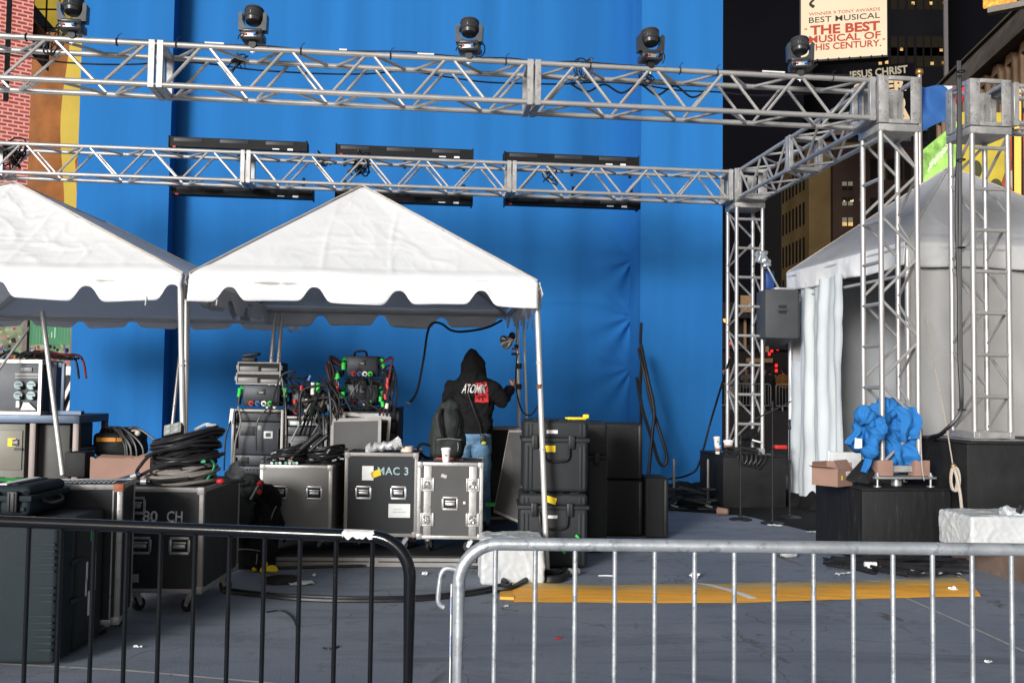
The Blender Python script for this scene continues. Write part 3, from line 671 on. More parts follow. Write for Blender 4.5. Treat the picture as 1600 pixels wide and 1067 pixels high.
# folding chair inside the tent door
def folding_chair(loc, rz, label):
    t = thing('folding_chair', label, 'chair', loc, rz); m = mat('white_chair_plastic', (.42, .43, .43), .45)
    mb = MB(); mb.bx((-.21, 0, .43), (.21, .40, .455), .012); mb.build('seat', m, t)
    mb = MB(); mb.bx((-.20, -.03, .60), (.20, -.01, .82), .01); mb.build('backrest', m, t)
    for s in (-1, 1):
        mb = MB(); mb.tube([(s * .22, .40, 0), (s * .22, 0, .5), (s * .21, -.03, .82)], .012); mb.build('leg', STEEL, t)
        mb = MB(); mb.tube([(s * .20, -.08, 0), (s * .20, .36, .44)], .012); mb.build('leg', STEEL, t)
    return t
pc = P(1324, 700, 11.6); folding_chair((pc.x, pc.y, .0), R(170), 'white folding chair just inside the tent door')

# ------------------------------------------------------------------ road cases and the like
def handle_part(t, x, z, m=STEEL, w=.125, h=.10, y=0):
    mb = MB(); y -= .001
    for s in (-1, 1): mb.bx((x - w / 2, y - .006, z + s * h / 2 - .009), (x + w / 2, y, z + s * h / 2 + .009), .002); mb.bx((x + s * w / 2 - .009, y - .0061, z - h / 2 + .0091), (x + s * w / 2 + .009, y, z + h / 2 - .0091), .002)
    mb.bx((x - w / 2 + .009, y - .0012, z - h / 2 + .009), (x + w / 2 - .009, y, z + h / 2 - .009), m=1)
    for sx in (-1, 1):
        for sz in (-1, 1): mb.cyl((x + sx * w / 2, y - .009, z + sz * h / 2), (x + sx * w / 2, y - .005, z + sz * h / 2), .004, seg=6)
    o = mb.build('handle', [m, BLKDULL], t)
    m2 = MB(); m2.bx((x - w * .33, y - .017, z - h * .16), (x + w * .33, y - .003, z + h * .10), .005); m2.bx((x - w * .36, y - .008, z + h * .12), (x + w * .36, y - .002, z + h * .27), .003); m2.build('grip', m, o)
def latch_part(t, x, z, y=0, s=.115):
    mb = MB(); y -= .001
    mb.bx((x - s / 2, y - .005, z - s / 2), (x + s / 2, y, z + s / 2), .002)
    for sx in (-1, 1): mb.bx((x + sx * s * .44 - .007, y - .010, z - s / 2), (x + sx * s * .44 + .007, y - .004, z + s / 2), .002); mb.bx((x - s * .37, y - .0101, z + sx * s * .44 - .007), (x + s * .37, y - .004, z + sx * s * .44 + .007), .002)
    rnd = random.Random(int(x * 991 + z * 77))
    for i in range(9): mb.cyl((x + rnd.uniform(-.3, .3) * s, y - .013, z + rnd.uniform(-.3, .3) * s), (x + rnd.uniform(-.3, .3) * s, y - .004, z + rnd.uniform(-.3, .3) * s), .009, seg=6, m=rnd.choice((0, 1)))
    o = mb.build('latch', [ALU2, STEEL], t)
    m2 = MB(); m2.box((x, y - .014, z), (s * .34, .005, s * .14), Matrix.Rotation(rnd.uniform(-.4, .4), 3, 'Y'), .002); m2.cyl((x, y - .016, z), (x, y - .004, z), .013, seg=10); m2.build('twist_key', STEEL, o)
def caster_part(t, x, y, ztop, r=.042, rot=0, m=RUB):
    mb = MB(); c, s = math.cos(rot), math.sin(rot)
    q = Matrix.Translation((x, y, 0)) @ rotz(rot)
    mb.box(q @ V((0, 0, ztop - .006)), (.085, .075, .01)); mb.cyl(q @ V((0, 0, ztop - .028)), q @ V((0, 0, ztop - .01)), .03, seg=12)
    for k in (-1, 1): mb.poly([q @ V((-.02, k * .019 - .0015, ztop - .028)), q @ V((.028, k * .019 - .0015, ztop - .028)), q @ V((.045, k * .019 - .0015, r)), q @ V((.02, k * .019 - .0015, r - .01))], q.to_3x3() @ V((0, .003, 0)))
    o = mb.build('caster', STEEL, t)
    m2 = MB(); m2.cyl(q @ V((.03, -.014, r)), q @ V((.03, .014, r)), r, seg=18); m2.cyl(q @ V((.03, -.021, r)), q @ V((.03, .021, r)), .009, seg=8, m=1); m2.build('wheel', [m, STEEL], o)
def road_case(name, label, loc, rz, w, d, z0, h, body, edge=ALU2, handles=(), latches=(), lid=None, e=.030, cat='road case', group='road cases with metal edges', wheel=RUB, corners=True, vlines=(), hm=STEEL):
    t = thing(name, label, cat, loc, rz, group)
    mb = MB(); mb.bx((0, 0, z0), (w, d, h)); mb.build('case_body', body, t)
    mb = MB(); q = .003
    for y in (0, d):
        s = -1 if y == 0 else 1; y_ = y + s * q
        for zz in (z0, h):
            zs = 1 if zz == z0 else -1; zo = zz - zs * q
            mb.bx((e, y_, zo), (w - e, y - s * .01, zo + zs * e), .002)
        for x in (0, w):
            xs = 1 if x == 0 else -1; xo = x - xs * q
            mb.bx((xo, y_, z0 - q), (xo + xs * e, y - s * .01, h + q), .002)
    for x in (0, w):
        xs = -1 if x == 0 else 1; x_ = x + xs * q
        for zz in (z0, h):
            zs = 1 if zz == z0 else -1; zo = zz - zs * q
            mb.bx((x_, .011, zo), (x - xs * .01, d - .011, zo + zs * e), .002)
        for y in (0, d):
            ys = 1 if y == 0 else -1; mb.bx((x_ + xs * .0005, y + ys * .0105, z0), (x - xs * .01, y + ys * e, h), .002)
    for y in (e * 1.2, d - e * 1.2): mb.bx((e, y - e, h - .002), (w - e, y + e * .2, h + q))
    for (x, y, zz) in [(x, y, zz) for x in (0, w) for y in (0, d) for zz in (z0, h)]:
        if corners: mb.box((x + (.018 if x == 0 else -.018), y + (.018 if y == 0 else -.018), zz + (.018 if zz == z0 else -.018)), (.050, .050, .050), None, .006)
    rnd = random.Random(int(w * 1000))
    for i in range(int(h * 9)):
        for x in (e * .5, w - e * .5): zz = z0 + (h - z0) * (i + .5) / int(h * 9); mb.cyl((x, -q - .003, zz), (x, 0, zz), .005, seg=6)
    for x in vlines: mb.bx((x - .004, -q - .001, z0 + e), (x + .004, -.0005, h - e))
    if lid: mb.bx((.0, -.004, lid - .009), (w, -.001, lid + .009)); mb.bx((w + .001, 0, lid - .009), (w + .004, d, lid + .009))
    mb.build('edge_trim', edge, t)
    for x, zz in handles: handle_part(t, x, zz, hm)
    for x, zz in latches: latch_part(t, x, zz)
    if z0 > .04:
        for i, (x, y) in enumerate(((.09, .09), (w - .09, .09), (.09, d - .09), (w - .09, d - .09))): caster_part(t, x, y, z0 - .002, min(.045, z0 * .36), 1.1 + i * 1.7, wheel)
    return t
def sticker(t, pts, m, label=None, name='sticker', ex=.0015):        # flat label on the front of a case, local x-z polygon
    mb = MB(); mb.poly([(x, -.0045, z) for x, z in pts], (0, -ex, 0)); o = mb.build(name, m, t, smooth=False)
    if label: o['label'] = label
    return o
def rect(x, z, w, h, a=0):
    c, s = math.cos(a), math.sin(a); return [(x + c * p - s * q, z + s * p + c * q) for p, q in ((-w / 2, -h / 2), (w / 2, -h / 2), (w / 2, h / 2), (-w / 2, h / 2))]
def lettering(t, txt, x, z, w, h, m, bold=.0, y=-.0045, sp=1.0, name='lettering'):
    me = fit(text_mesh(txt, 1, bold, .001, sp=sp), w, h); mb = MB(); mb.add_mesh(me, Matrix.Translation((x, y, z)) @ FACE); bpy.data.meshes.remove(me)
    return mb.build(name, m, t, smooth=False)
STENC = mat('stencil_paint', (.55, .56, .57), .7, 0, .25, 60); STENB = mat('pale_blue_stencil_paint', (.33, .46, .47), .7, 0, .25, 60)
def lx(px, Y, py=700): return P(px, py, Y).x
def lz(py, Y, px): return P(px, py, Y).z
DK = .10
# platform under the middle tent
dl = P(372, 880, 8.2).x; dr_ = P(862, 880, 8.3).x
mb = MB(); mb.bx((0, 0, .03), (dr_ - dl, 3.0, DK - .002), .004); pd = mb.build('deck_body', DECK); pd.name = 'stage_deck'; pd.location = (dl, 8.24, 0); pd.rotation_euler = (0, 0, R(2)); MW[pd] = Matrix.Translation((dl, 8.24, 0)) @ rotz(R(2))
tag(pd, 'low black stage deck with pale front edge under the road cases', 'stage deck')
mb = MB(); L_ = dr_ - dl - .55; mb.bx((-.02, -.012, .005), (L_, -.002, .042)); mb.bx((0.02, -.010, .052), (L_ - .1, -.001, .080)); mb.bx((L_ * .52, -.014, .0425), (L_ * .56, -.002, .0815)); mb.build('front_edge', WEDGE, pd)
mb = MB(); mb.bx((0, -.008, .0), (dr_ - dl, .05, .029)); mb.build('deck_foot', BLKDULL, pd)

# MAC 3 case
def fcase(px0, px1, pyt, Y, zb): return lx(px0, Y), lx(px1, Y) - lx(px0, Y), lz(pyt, Y, (px0 + px1) / 2)
x, w, h = fcase(540, 653, 708, 8.5, 0); h -= DK
mac = road_case('road_case', 'charcoal road case stencilled MAC 3 with paper and yellow tape', (x, 8.5, DK), R(1.5), w, .60, .125, h, PLAMB, WEDGE, [(.165, .50 * h + .08), (w - .165, .50 * h + .08)])
lettering(mac, 'MAC 3', w * .66, h - .155, .27, .068, STENB, .012, sp=1.1)
sticker(mac, rect(.20, h - .175, .10, .125), PAPER, 'white paper sheet taped at the top'); sticker(mac, rect(w - .155, .50 * h - .075, .19, .12), PAPER, 'white printed sheet under the right handle')
sticker(mac, rect(.27, h - .18, .085, .055, R(22)), YEL, 'yellow tape over the paper'); 
m2 = MB(); m2.bx((w - .21, -.0066, .50 * h - .09), (w - .10, -.006, .50 * h - .083)); m2.bx((w - .21, -.0066, .50 * h - .065), (w - .13, -.006, .50 * h - .060)); m2.build('printing', STENB, mac)
# butterfly latch case
x, w, h = fcase(654, 755, 723, 8.42, 0); h -= DK
but = road_case('road_case', 'grey road case with four butterfly latches under the coffee cup', (x, 8.42, DK), R(1), w, .62, .125, h, GLAM2, ALU2, [(w / 2, h * .55)], [(.085, h - .19), (w - .085, h - .19), (.085, .125 + .165), (w - .085, .125 + .165)], vlines=(.075, .105, w - .075, w - .105), hm=ALU2)
for xx in (.085, w - .085):
    mb = MB(); mb.bx((xx - .032, -.0045, .155), (xx + .032, -.001, h - .03), .001); o = mb.build('latch_rail', ALU2, but)
sticker(but, rect(w * .4, h - .115, .05, .03, -.3), ALU2, name='worn_tape'); sticker(but, rect(w * .72, h * .56, .02, .022), PAPER, name='worn_tape')
mb = MB(); mb.bx((w / 2 - .025, -.021, h * .55 - .012), (w / 2 + .02, -.0195, h * .55 + .004)); mb.build('handle_tag', PAPER, but)
# plain grey case
x, w, h = fcase(408, 520, 727, 8.4, 0); h -= DK
gry = road_case('road_case', 'plain light grey road case with two recessed handles under cable coils', (x, 8.4, DK), R(-1), w, .62, .115, h, GLAM, ALU2, [(w * .27, h - .235), (w * .76, h - .235)])
# 80 CH case
x0 = lx(190, 6.5); w = lx(320, 6.5) - x0; h = lz(762, 6.5, 255)
c80 = road_case('road_case', 'black road case stencilled 80 CH below a big cable coil', (x0, 6.5, 0), R(0), w, .86, .145, h, PLAM, WEDGE, [(.045 + .06, h - .125 + .005), (.15, h - .385), (w - .15, h - .385)], lid=None)
lettering(c80, '80', w * .37, h - .19, .10, .074, STENC, .012); lettering(c80, 'CH', w * .665, h - .19, .105, .074, STENC, .012)
sticker(c80, rect(.09, .24, .11, .055), ALU2, name='metal_plate')
# tall case behind the moulded stack
x0 = lx(60, 5.95) ; w = .50; h = lz(757, 5.9, 140)
crn = P(184, 985, 5.9); ry = R(11)
tall = road_case('road_case', 'tall black road case with rusty metal edges behind the ribbed case', (crn.x - math.cos(ry) * w, crn.y - math.sin(ry) * w, 0), ry, w, .40, .085, h, PLAM, ALU2, vlines=(w - .05,))
RUSTY = mat('rusty_corner', (.30, .10, .05), .7, 0, .3, 20, .2, 40, col2=(.45, .42, .4), amt=.55, cs=30)
mb = MB(); mb.box((w - .02, .02, h - .015), (.058, .058, .045), None, .006); mb.build('rusty_corner', RUSTY, tall)
mb = MB()
for i in range(14): mb.bx((.05 + .028 * i, .12, h + .0035), (.05 + .028 * i + .012, .22, h + .005))
mb.build('torn_label', PAPER, tall)
# small things on top of the cases
def moulded_case(label, loc, rz, w, d, h, lid, m=PELI, latches=(.2, .8), ribs=True, handle=True, name='moulded_case', group='moulded plastic equipment cases', side_handle=False, col=(), foot=True):
    t = thing(name, label, 'equipment case', loc, rz, group)
    mb = MB(); mb.bx((0, 0, .012 if foot else 0), (w, d, lid - .004), .035, seg=4)
    if ribs:
        for fx in (.06, .12, .88, .94): mb.bx((w * fx - .012, -.010, .04), (w * fx + .012, .02, lid - .05), .005)
    for x in (.08, w - .08):
        for y in (.08, d - .08): mb.cyl((x, y, 0), (x, y, .03), .03, seg=10)
    mb.build('case_bottom', m, t)
    mb = MB(); mb.bx((.002, .002, lid + .004), (w - .002, d - .002, h), .035, seg=4)
    if ribs:
        for fx in (.06, .12, .88, .94): mb.bx((w * fx - .012, -.006, lid + .03), (w * fx + .012, .02, h - .03), .005)
    for fx in (.2, .4, .6, .8): mb.bx((w * fx - .03, .05, h - .004), (w * fx + .03, d - .05, h + .006), .004)
    mb.build('lid', m, t)
    mb = MB(); mb.bx((-.012, -.012, lid - .018), (w + .012, d + .012, lid + .014), .006); mb.build('rim', m, t)
    for fx in latches:
        mb = MB(); x = w * fx; mb.bx((x - .028, -.030, lid - .075), (x + .028, -.006, lid + .038), .006)
        for s in (-1, 1): mb.bx((x + s * .012 - .003, -.036, lid - .07), (x + s * .012 + .003, -.028, lid + .03), .002)
        mb.build('latch', BLK, t)
    if handle:
        mb = MB(); xc = w / 2; zz = lid - .055; k = min(.30, w * .4)
        mb.tube(spl([(xc - k / 2, -.006, zz + .02), (xc - k / 2, -.028, zz - .03), (xc - k * .38, -.032, zz - .115), (xc + k * .38, -.032, zz - .115), (xc + k / 2, -.028, zz - .03), (xc + k / 2, -.006, zz + .02)], 6), .012, 8); mb.build('handle', BLK, t)
    if side_handle:
        mb = MB(); zz = lid * .6; mb.tube(spl([(w + .004, d * .28, zz + .03), (w + .035, d * .32, zz), (w + .035, d * .68, zz), (w + .004, d * .72, zz + .03)], 6), .012, 8); mb.build('handle', BLK, t)
    return t
# stack by the right front leg of the middle tent
x0 = lx(818, 8.25); w = lx(920, 8.25) - x0
hl = lz(772, 8.25, 860)
pa = moulded_case('lower black moulded case of the pair behind the tent leg', (x0 - .03, 8.28, 0), R(1), w + .03, .50, hl, hl - .115, latches=(.22, .74))
pb = moulded_case('upper black moulded case of the pair topped with yellow tape', (x0, 8.28, hl), R(2), w, .50, lz(657, 8.25, 865) - hl, .46, latches=(.18, .74))
hb = lz(657, 8.25, 865) - hl
sticker(pb, [(a, b) for a, b in rect(.225, .385, .10, .055)], YEL); sticker(pb, rect(.245, .53, .095, .03), PAPER)
for o_, pts in ((pa, rect(.265, hl - .05, .105, .055, -.3)),):
    mb = MB(); mb.poly([(a, -.004, b) for a, b in pts], (0, -.0015, 0)); mb.build('sticker', YEL, o_)
sticker(pa, rect(.27, hl - .195, .115, .026), PAPER)
mb = MB(); mb.box((.0, 0, .012), (.17, .03, .022), Matrix.Rotation(.1, 3, 'Z'), .006); mb.box((.08, .0, .03), (.05, .035, .035), None, .006); mb.cyl((-.1, 0, .014), (-.05, 0, .014), .008); tag(mb.build('yellow_tool', YEL, loc=(x0 + .46, 8.36, hl + hb + .006), rz=.1), 'yellow plastic tool lying on top of the black case pair', 'tool')
moulded_case('black moulded case standing behind the case pair, beside the speakers', (lx(915, 9.2), 9.1, 0), R(0), .20, .5, lz(660, 9.2, 925), .9, latches=(.5,), ribs=False, handle=False)
mb = MB(); 
for (px, py) in ((902, 838), (881, 862)): p = P(px, py, 8.24); mb.box(p, (.035, .01, .02), Matrix.Rotation(.7, 3, 'Y'), .002)
tag(mb.build('green_tie', GRN, world=True, loc=P(890, 850, 8.24)), 'bright green ties on the lower black moulded case', 'cable tie')
# ribbed cases at the far left
rb = P(84, 1036, 5.26); w = .86; h = lz(812, 5.3, 60)
rib = thing('ribbed_case', 'tall slate plastic case with moulded ribs standing at the left edge', 'equipment case', (rb.x - w, rb.y, 0), 0, 'moulded plastic equipment cases')
mb = MB(); mb.bx((0, 0, .02), (w, .20, h), .03, seg=4)
for (za, n) in ((.10, 6), (.36, 3), (.52, 5)):
    for i in range(n):
        z = za + i * .036; l = (.10 + .07 * (i / max(1, n - 1)) if za < .5 else .26 - .03 * i)
        mb.poly([(w - .012 - l, -.002, z), (w - .03, -.010, z - .006), (w - .012, -.010, z - .003), (w - .012, -.010, z + .006), (w - .03, -.008, z + .008)], (0, .02, 0))
mb.build('front_shell', PELIG, rib)
mb = MB(); mb.bx((.012, .2, .03), (w - .012, .235, h - .01), .004); mb.build('seam_gasket', BLK, rib)
mb = MB(); mb.bx((0, .235, .02), (w, .60, h), .03, seg=4); 
for z in (.30, .52): mb.bx((w - .004, .16, z), (w + .01, .30, z + .03), .005)
mb.build('rear_shell', PELI, rib)
mb = MB()
for (y, z, a, b, m) in ((.44, h - .14, .07, .06, 1), (.37, .45, .022, .11, 0), (.47, .43, .034, .22, 0), (.365, .36, .02, .10, 0), (.41, .26, .032, .14, 0)): mb.bx((w + .0005, y - a / 2, z - b / 2), (w + .002, y + a / 2, z + b / 2), m=m)
mb.build('stickers', [PAPER, GRN], rib)
uc = P(46, 770, 5.32); wu = .62; hu = lz(760, 5.3, 30) - h
upc = moulded_case('low slate plastic case lying on top of the ribbed case', (uc.x - wu, uc.y, h + .002), R(1), wu, .46, hu, hu * .62, PELIG, latches=(.68, .86), ribs=True, side_handle=True, handle=False)
mb = MB(); mb.bx((wu - .19, .02, hu + .0005), (wu - .14, .42, hu + .0075)); mb.bx((wu - .34, .18, hu + .0005), (wu - .20, .34, hu + .0072), m=1); mb.build('tape', [PAPER, GRN], upc)
mb = MB(); p = P(18, 825, 5.25); mb.bx((-.05, -.002, -.012), (.05, 0, .008)); tag(mb.build('yellow_label', YEL, loc=(p.x, rb.y - .003, h - .02)), 'yellow label strip on the ribbed case just below its top', 'label')

# ------------------------------------------------------------------ coils of cable, cups, bags
def coil(label, c, rx, ry, layers, per, rad, mats, seed=1, dz=None, tilt=0, grow=0., name='cable_coil', cat='cable coil', group=None):
    rnd = random.Random(seed); t = thing(name, label, cat, c, 0, group); dz = dz or rad * 1.75
    for mi, m in enumerate(mats):
        mb = MB()
        for k in range(layers):
            if (k * len(mats)) // layers != mi: continue
            for j in range(per):
                f = 1 - j * rad * 2.2 / rx + rnd.uniform(-.07, .07) + grow * k; ph = rnd.uniform(0, 6.28); o = V((rnd.uniform(-.02, .02), rnd.uniform(-.02, .02), 0)); tx, ty = rnd.uniform(-.10, .10), rnd.uniform(-.10, .10)
                e = rnd.uniform(.95, 1.06)
                mb.tube([o + V((rx * f * e * math.cos(a + ph), ry * f / e * math.sin(a + ph), rad + dz * k + .012 * math.sin(2 * a + ph) + rx * (tx * math.cos(a + ph) + ty * math.sin(a + ph)) + tilt * rx * math.cos(a + ph) * k / layers)) for a in [i * 2 * math.pi / 34 for i in range(34)]], rad * rnd.uniform(.85, 1.1), 7, True)
        mb.build('cable_turns', m, t)
    return t
ch = MW[c80].translation; h80 = lz(762, 6.5, 255)
cc = P(290, 752, 6.86)
big = coil('tall coil of black and grey cable heaped on the 80 CH case', (cc.x, 6.86, h80 + .004), .225, .21, 15, 3, .0125, [CABG, CAB, CAB], 11, dz=.0225, tilt=.25)
rnd = random.Random(3)
mb = MB(); q = Matrix.Translation((-.05, -.12, .365)) @ Matrix.Rotation(R(48), 4, 'X') @ rotz(R(12)) @ Matrix.Rotation(R(-8), 4, 'Y')
mb.box((0, 0, 0), (.125, .095, .055), None, .006, M=q)
mb.bx((-.06, -.045, .0275), (.06, .045, .031), m=1, M=q)
for sx in (-1, 1):
    for sy in (-1, 1): mb.cyl(q @ V((sx * .03, sy * .022, .030)), q @ V((sx * .03, sy * .022, .036)), .017, seg=14, m=2)
mb.build('outlet_box', [BLK, mat('grey_box_face', (.24, .25, .24), .5), mat('outlet_cover', (.33, .34, .33), .5)], big)
mb = MB()
for pts in ([(.2, -.05, .30), (.05, -.24, .26), (-.15, -.22, .22), (-.26, -.18, .12), (-.27, -.22, .07)], [(.18, -.1, .12), (0, -.235, .15), (-.17, -.22, .10), (-.27, -.24, .04)], [(.10, -.24, .05), (-.1, -.245, .03), (-.2, -.26, .025)]): mb.tube(spl(pts, 8), .012, 7)
mb.build('loose_end', CAB, big)
for c_, dr, m in (((-.285, -.26, .055), V((-1, -.25, -.38)), BLUP), ((-.21, -.27, .028), V((-1, -.1, .0)), BLK)):
    mb = MB(); dr.normalize(); c_ = V(c_); mb.cyl(c_, c_ + dr * .10, .021, .024, 12); mb.cyl(c_ - dr * .035, c_ + dr * .002, .024, seg=12, m=1); mb.cyl(c_ - dr * .06, c_ - dr * .03, .016, seg=10)
    mb.build('plug', [m if m is BLK else mat('dark_blue_plug', (.03, .06, .10), .4), ALU], big)
mb = MB(); mb.tube(spl([(.19, -.12, .03), (.225, -.08, .12), (.20, -.10, .17), (.165, -.14, .165)], 6), .008, 6); mb.box((.17, -.15, .16), (.03, .012, .02)); mb.build('green_tie', mat('teal_tie', (.02, .25, .12), .5), big)
mb = MB(); mb.tube(spl([(.06, -.02, .37), (.13, .02, .41), (.18, .0, .40)], 5), [.010] * 11, 6); mb.box((.17, .0, .405), (.07, .025, .02), Matrix.Rotation(.5, 3, 'Z'), .005); mb.build('white_tape', WRAP, big)
mb = baked((lambda b: (b.ell((0, 0, .04), (.06, .04, .06)), b.ell((.03, .02, .03), (.04, .04, .04)), b.ell((.01, 0, .08), (.03, .02, .05)), b)[-1])(MB()), .008, 2, lambda p, n: n * .02 * noise.noise(p * 22))
tag(mb.build('plastic_bag', CLEAR, loc=(cc.x + .27, 7.1, h80 + .004)), 'crumpled clear plastic bag beside the big cable coil', 'bag')
mb = MB(); mb.tube(spl([(0, 0, .012), (.06, .03, .02), (.12, .10, .014), (.10, .2, .012)], 5), .014, 7); mb.ell((-.01, 0, .02), (.03, .02, .02), m=1); tag(mb.build('cable_end', [CAB, RED], loc=(cc.x + .29, 6.75, h80 + .004)), 'cable end with a red plug at the rear of the 80 CH case', 'cable')
# twin coils on the light grey case
hg = lz(727, 8.4, 460) + .002
for px, l, s, r in ((452, 'left coil of thin black cable on the light grey case', 21, .17), (510, 'right coil of thin black cable on the light grey case', 22, .165)):
    p = P(px, 720, 8.66); co = coil(l, (p.x, 8.68, hg), r, .19, 8, 4, .0075, [CAB], s, dz=.0165, tilt=.25, group='cable coils on the light grey case')
    rnd = random.Random(s); mb = MB()
    for i in range(5):
        a = rnd.uniform(3.4, 6.0); q0 = V((r * math.cos(a), .19 * math.sin(a) - .015, rnd.uniform(.03, .11))); dr = V((rnd.uniform(-1, 1), -.3, rnd.uniform(-.3, .6))).normalized(); mb.cyl(q0, q0 + dr * .045, .0085, seg=8)
    mb.build('metal_plugs', ALU, co)
PGP = mat('pale_green_plug', (.2, .5, .38), .5); t = thing('connector_strip', 'row of white and pale green plugs along the front edge of the light grey case', 'connectors', P(440, 724, 8.45))
mb = MB(); mb.cyl(P(420, 724, 8.47), P(467, 724, 8.47), .006, seg=7); mb.build('lead', CAB, t, world=True)
for i, px in enumerate((424, 431, 437, 446, 452, 458, 463)): mb = MB(); p = P(px, 723, 8.45); mb.cyl(p, p + V((.01, -.02, .0)), .011, seg=8); mb.build('plug', PGP if i % 2 else PAPER, t, world=True)
mb = MB(); a, b = P(470, 702, 8.55), P(499, 676, 8.6); mb.cyl(a, b, .026, .032, 10); mb.cyl(P(456, 715, 8.5), a, .012, .02, 10); mb.cyl(P(455, 716, 8.5), P(460, 711, 8.5), .010, seg=8, m=1)
mb.cyl(P(483, 705, 8.54), P(512, 680, 8.56), .018, .022, 10); tag(mb.build('large_connector', [BLK, mat('brass_tip', (.45, .28, .10), .4, .6)], world=True, loc=a), 'large black cable connectors leaning across the two coils', 'connector')
# wrapped tube and tape roll on MAC 3 case, coffee cup, notebook, backpack
hm = lz(708, 8.5, 600) + .004
mb = MB(); a, b = P(574, 706, 8.62), P(628, 700, 8.62)
mb.tube([a.lerp(b, i / 12) + V((0, 0, .035 + .012 * math.sin(i * 2.3))) for i in range(13)], [.03 + .016 * math.sin(i * 1.7) ** 2 for i in range(13)], 9)
mb.box(P(617, 694, 8.6) + V((0, 0, .02)), (.05, .01, .11), Matrix.Rotation(.9, 3, 'Y')); mb.bx(a + V((-.015, -.02, -.02)), a + V((.03, 0, .05))); tag(mb.build('plastic_wrap_roll', CLEAR, world=True, loc=a), 'crumpled clear wrap roll lying on the MAC 3 case', 'plastic wrap')
mb = MB(); p = P(636, 707, 8.68)
mb.lathe([(.034, 0), (.058, 0), (.058, .05), (.034, .05), (.034, 0)], Matrix.Identity(4), 22); tag(mb.build('tape_roll', mat('cream_tape', (.62, .52, .42), .6), loc=(p.x, 8.68, hm)), 'cream tape roll at the right end of the MAC 3 case', 'tape roll')
def cup(label, loc, s=1., rot=None, sleeve=None):
    t = thing('coffee_cup', label, 'cup', loc)
    M = rot or Matrix()
    M = M @ Matrix.Scale(s, 4)
    mb = MB(); mb.lathe([(.030, 0), (.030, .003), (.041, .105), (.043, .108)], M, 20); mb.build('cup_body', CUP, t)
    mb = MB(); mb.lathe([(.0455, .104), (.046, .110), (.043, .114), (.041, .122), (.036, .123), (.034, .118)], M, 20); mb.build('cup_lid', CUP, t)
    mb = MB(); mb.lathe([(.0345, .035), (.0395, .08), (.0405, .08), (.0355, .035)], M, 20) if sleeve else mb.box(M @ V((0, -.038, .06)), (.02, .003, .016))
    mb.build('cup_sleeve', sleeve or mat('brown_print', (.28, .2, .15), .6), t); return t
hb_ = lz(723, 8.42, 705) + .003
p = P(697, 722, 8.5); cup('white paper coffee cup standing on the butterfly latch case', (p.x, 8.49, hb_))
mb = MB(); mb.box((0, 0, .008), (.26, .17, .014), Matrix.Rotation(.15, 3, 'Z'), .002); mb.box((-.02, 0, .019), (.16, .14, .006), Matrix.Rotation(-.1, 3, 'Z'), .001, m=1); p = P(700, 717, 8.72); tag(mb.build('notebook', [mat('brown_notebook', (.10, .06, .05), .6), mat('red_notebook', (.45, .06, .05), .6)], loc=(p.x, 8.72, hb_)), 'red and brown notebooks behind the coffee cup', 'notebook')
def backpack(label, loc, rz, s=1.0, m=BAGG, straps=True):
    t = thing('backpack', label, 'backpack', loc, rz)
    b = MB(); b.ell((0, 0, .17), (.175, .12, .18)); b.ell((.0, 0, .33), (.15, .105, .16)); b.ell((.01, .01, .45), (.10, .08, .09)); b.bx((-.15, -.10, .01), (.15, .10, .2), .04)
    mb = baked(b, .011, 5, lambda p, n: n * (.016 * noise.noise(p * 9) + .008 * (1 - 2 * abs(noise.noise(p * V((11, 11, 5)) if False else V((p.x * 14, p.y * 14, p.z * 6)))))))
    mb.build('bag_body', m, t, ang=80)
    b = MB(); b.bx((-.12, -.155, .03), (.12, -.08, .20), .03); mb = baked(b, .010, 4, lambda p, n: n * .010 * noise.noise(p * 12)); mb.build('front_pocket', m, t, ang=80)
    mb = MB(); mb.tube(spl([(-.045, -.02, .52), (-.03, -.04, .565), (.03, -.03, .57), (.05, 0, .52)], 6), .011, 7); mb.build('top_loop', FABK, t)
    for s_ in (-1, 1):
        mb = MB(); mb.tube(spl([(s_ * .06, -.08, .46), (s_ * .085, -.135, .38), (s_ * .07, -.15, .28), (s_ * .05, -.165, .2)], 6), .014, 6); mb.build('strap', FABK, t)
    mb = MB(); mb.tube(spl([(-.11, -.158, .185), (0, -.172, .195), (.11, -.158, .185)], 6), .005, 5); mb.tube(spl([(.08, -.15, .16), (.085, -.165, .12), (.08, -.165, .08)], 5), .005, 5); mb.build('zip', mat('grey_zip', (.18, .18, .17), .5), t)
    mb = MB(); mb.tube(spl([(-.14, -.02, .12), (-.24, -.05, .14), (-.27, -.06, .09), (-.2, -.07, .02), (-.12, -.05, .02)], 6), .013, 7); mb.build('strap', FABK, t)
    return t
p = P(699, 716, 8.85); backpack('dark green grey backpack standing on the butterfly latch case', (p.x, 8.84, hb_ - .002), R(8))
p = G(398, 891); backpack('black backpack with loose straps slumped on the ground before the grey case', (p.x, p.y + .05, 0), R(-12), 1.0, FABK)
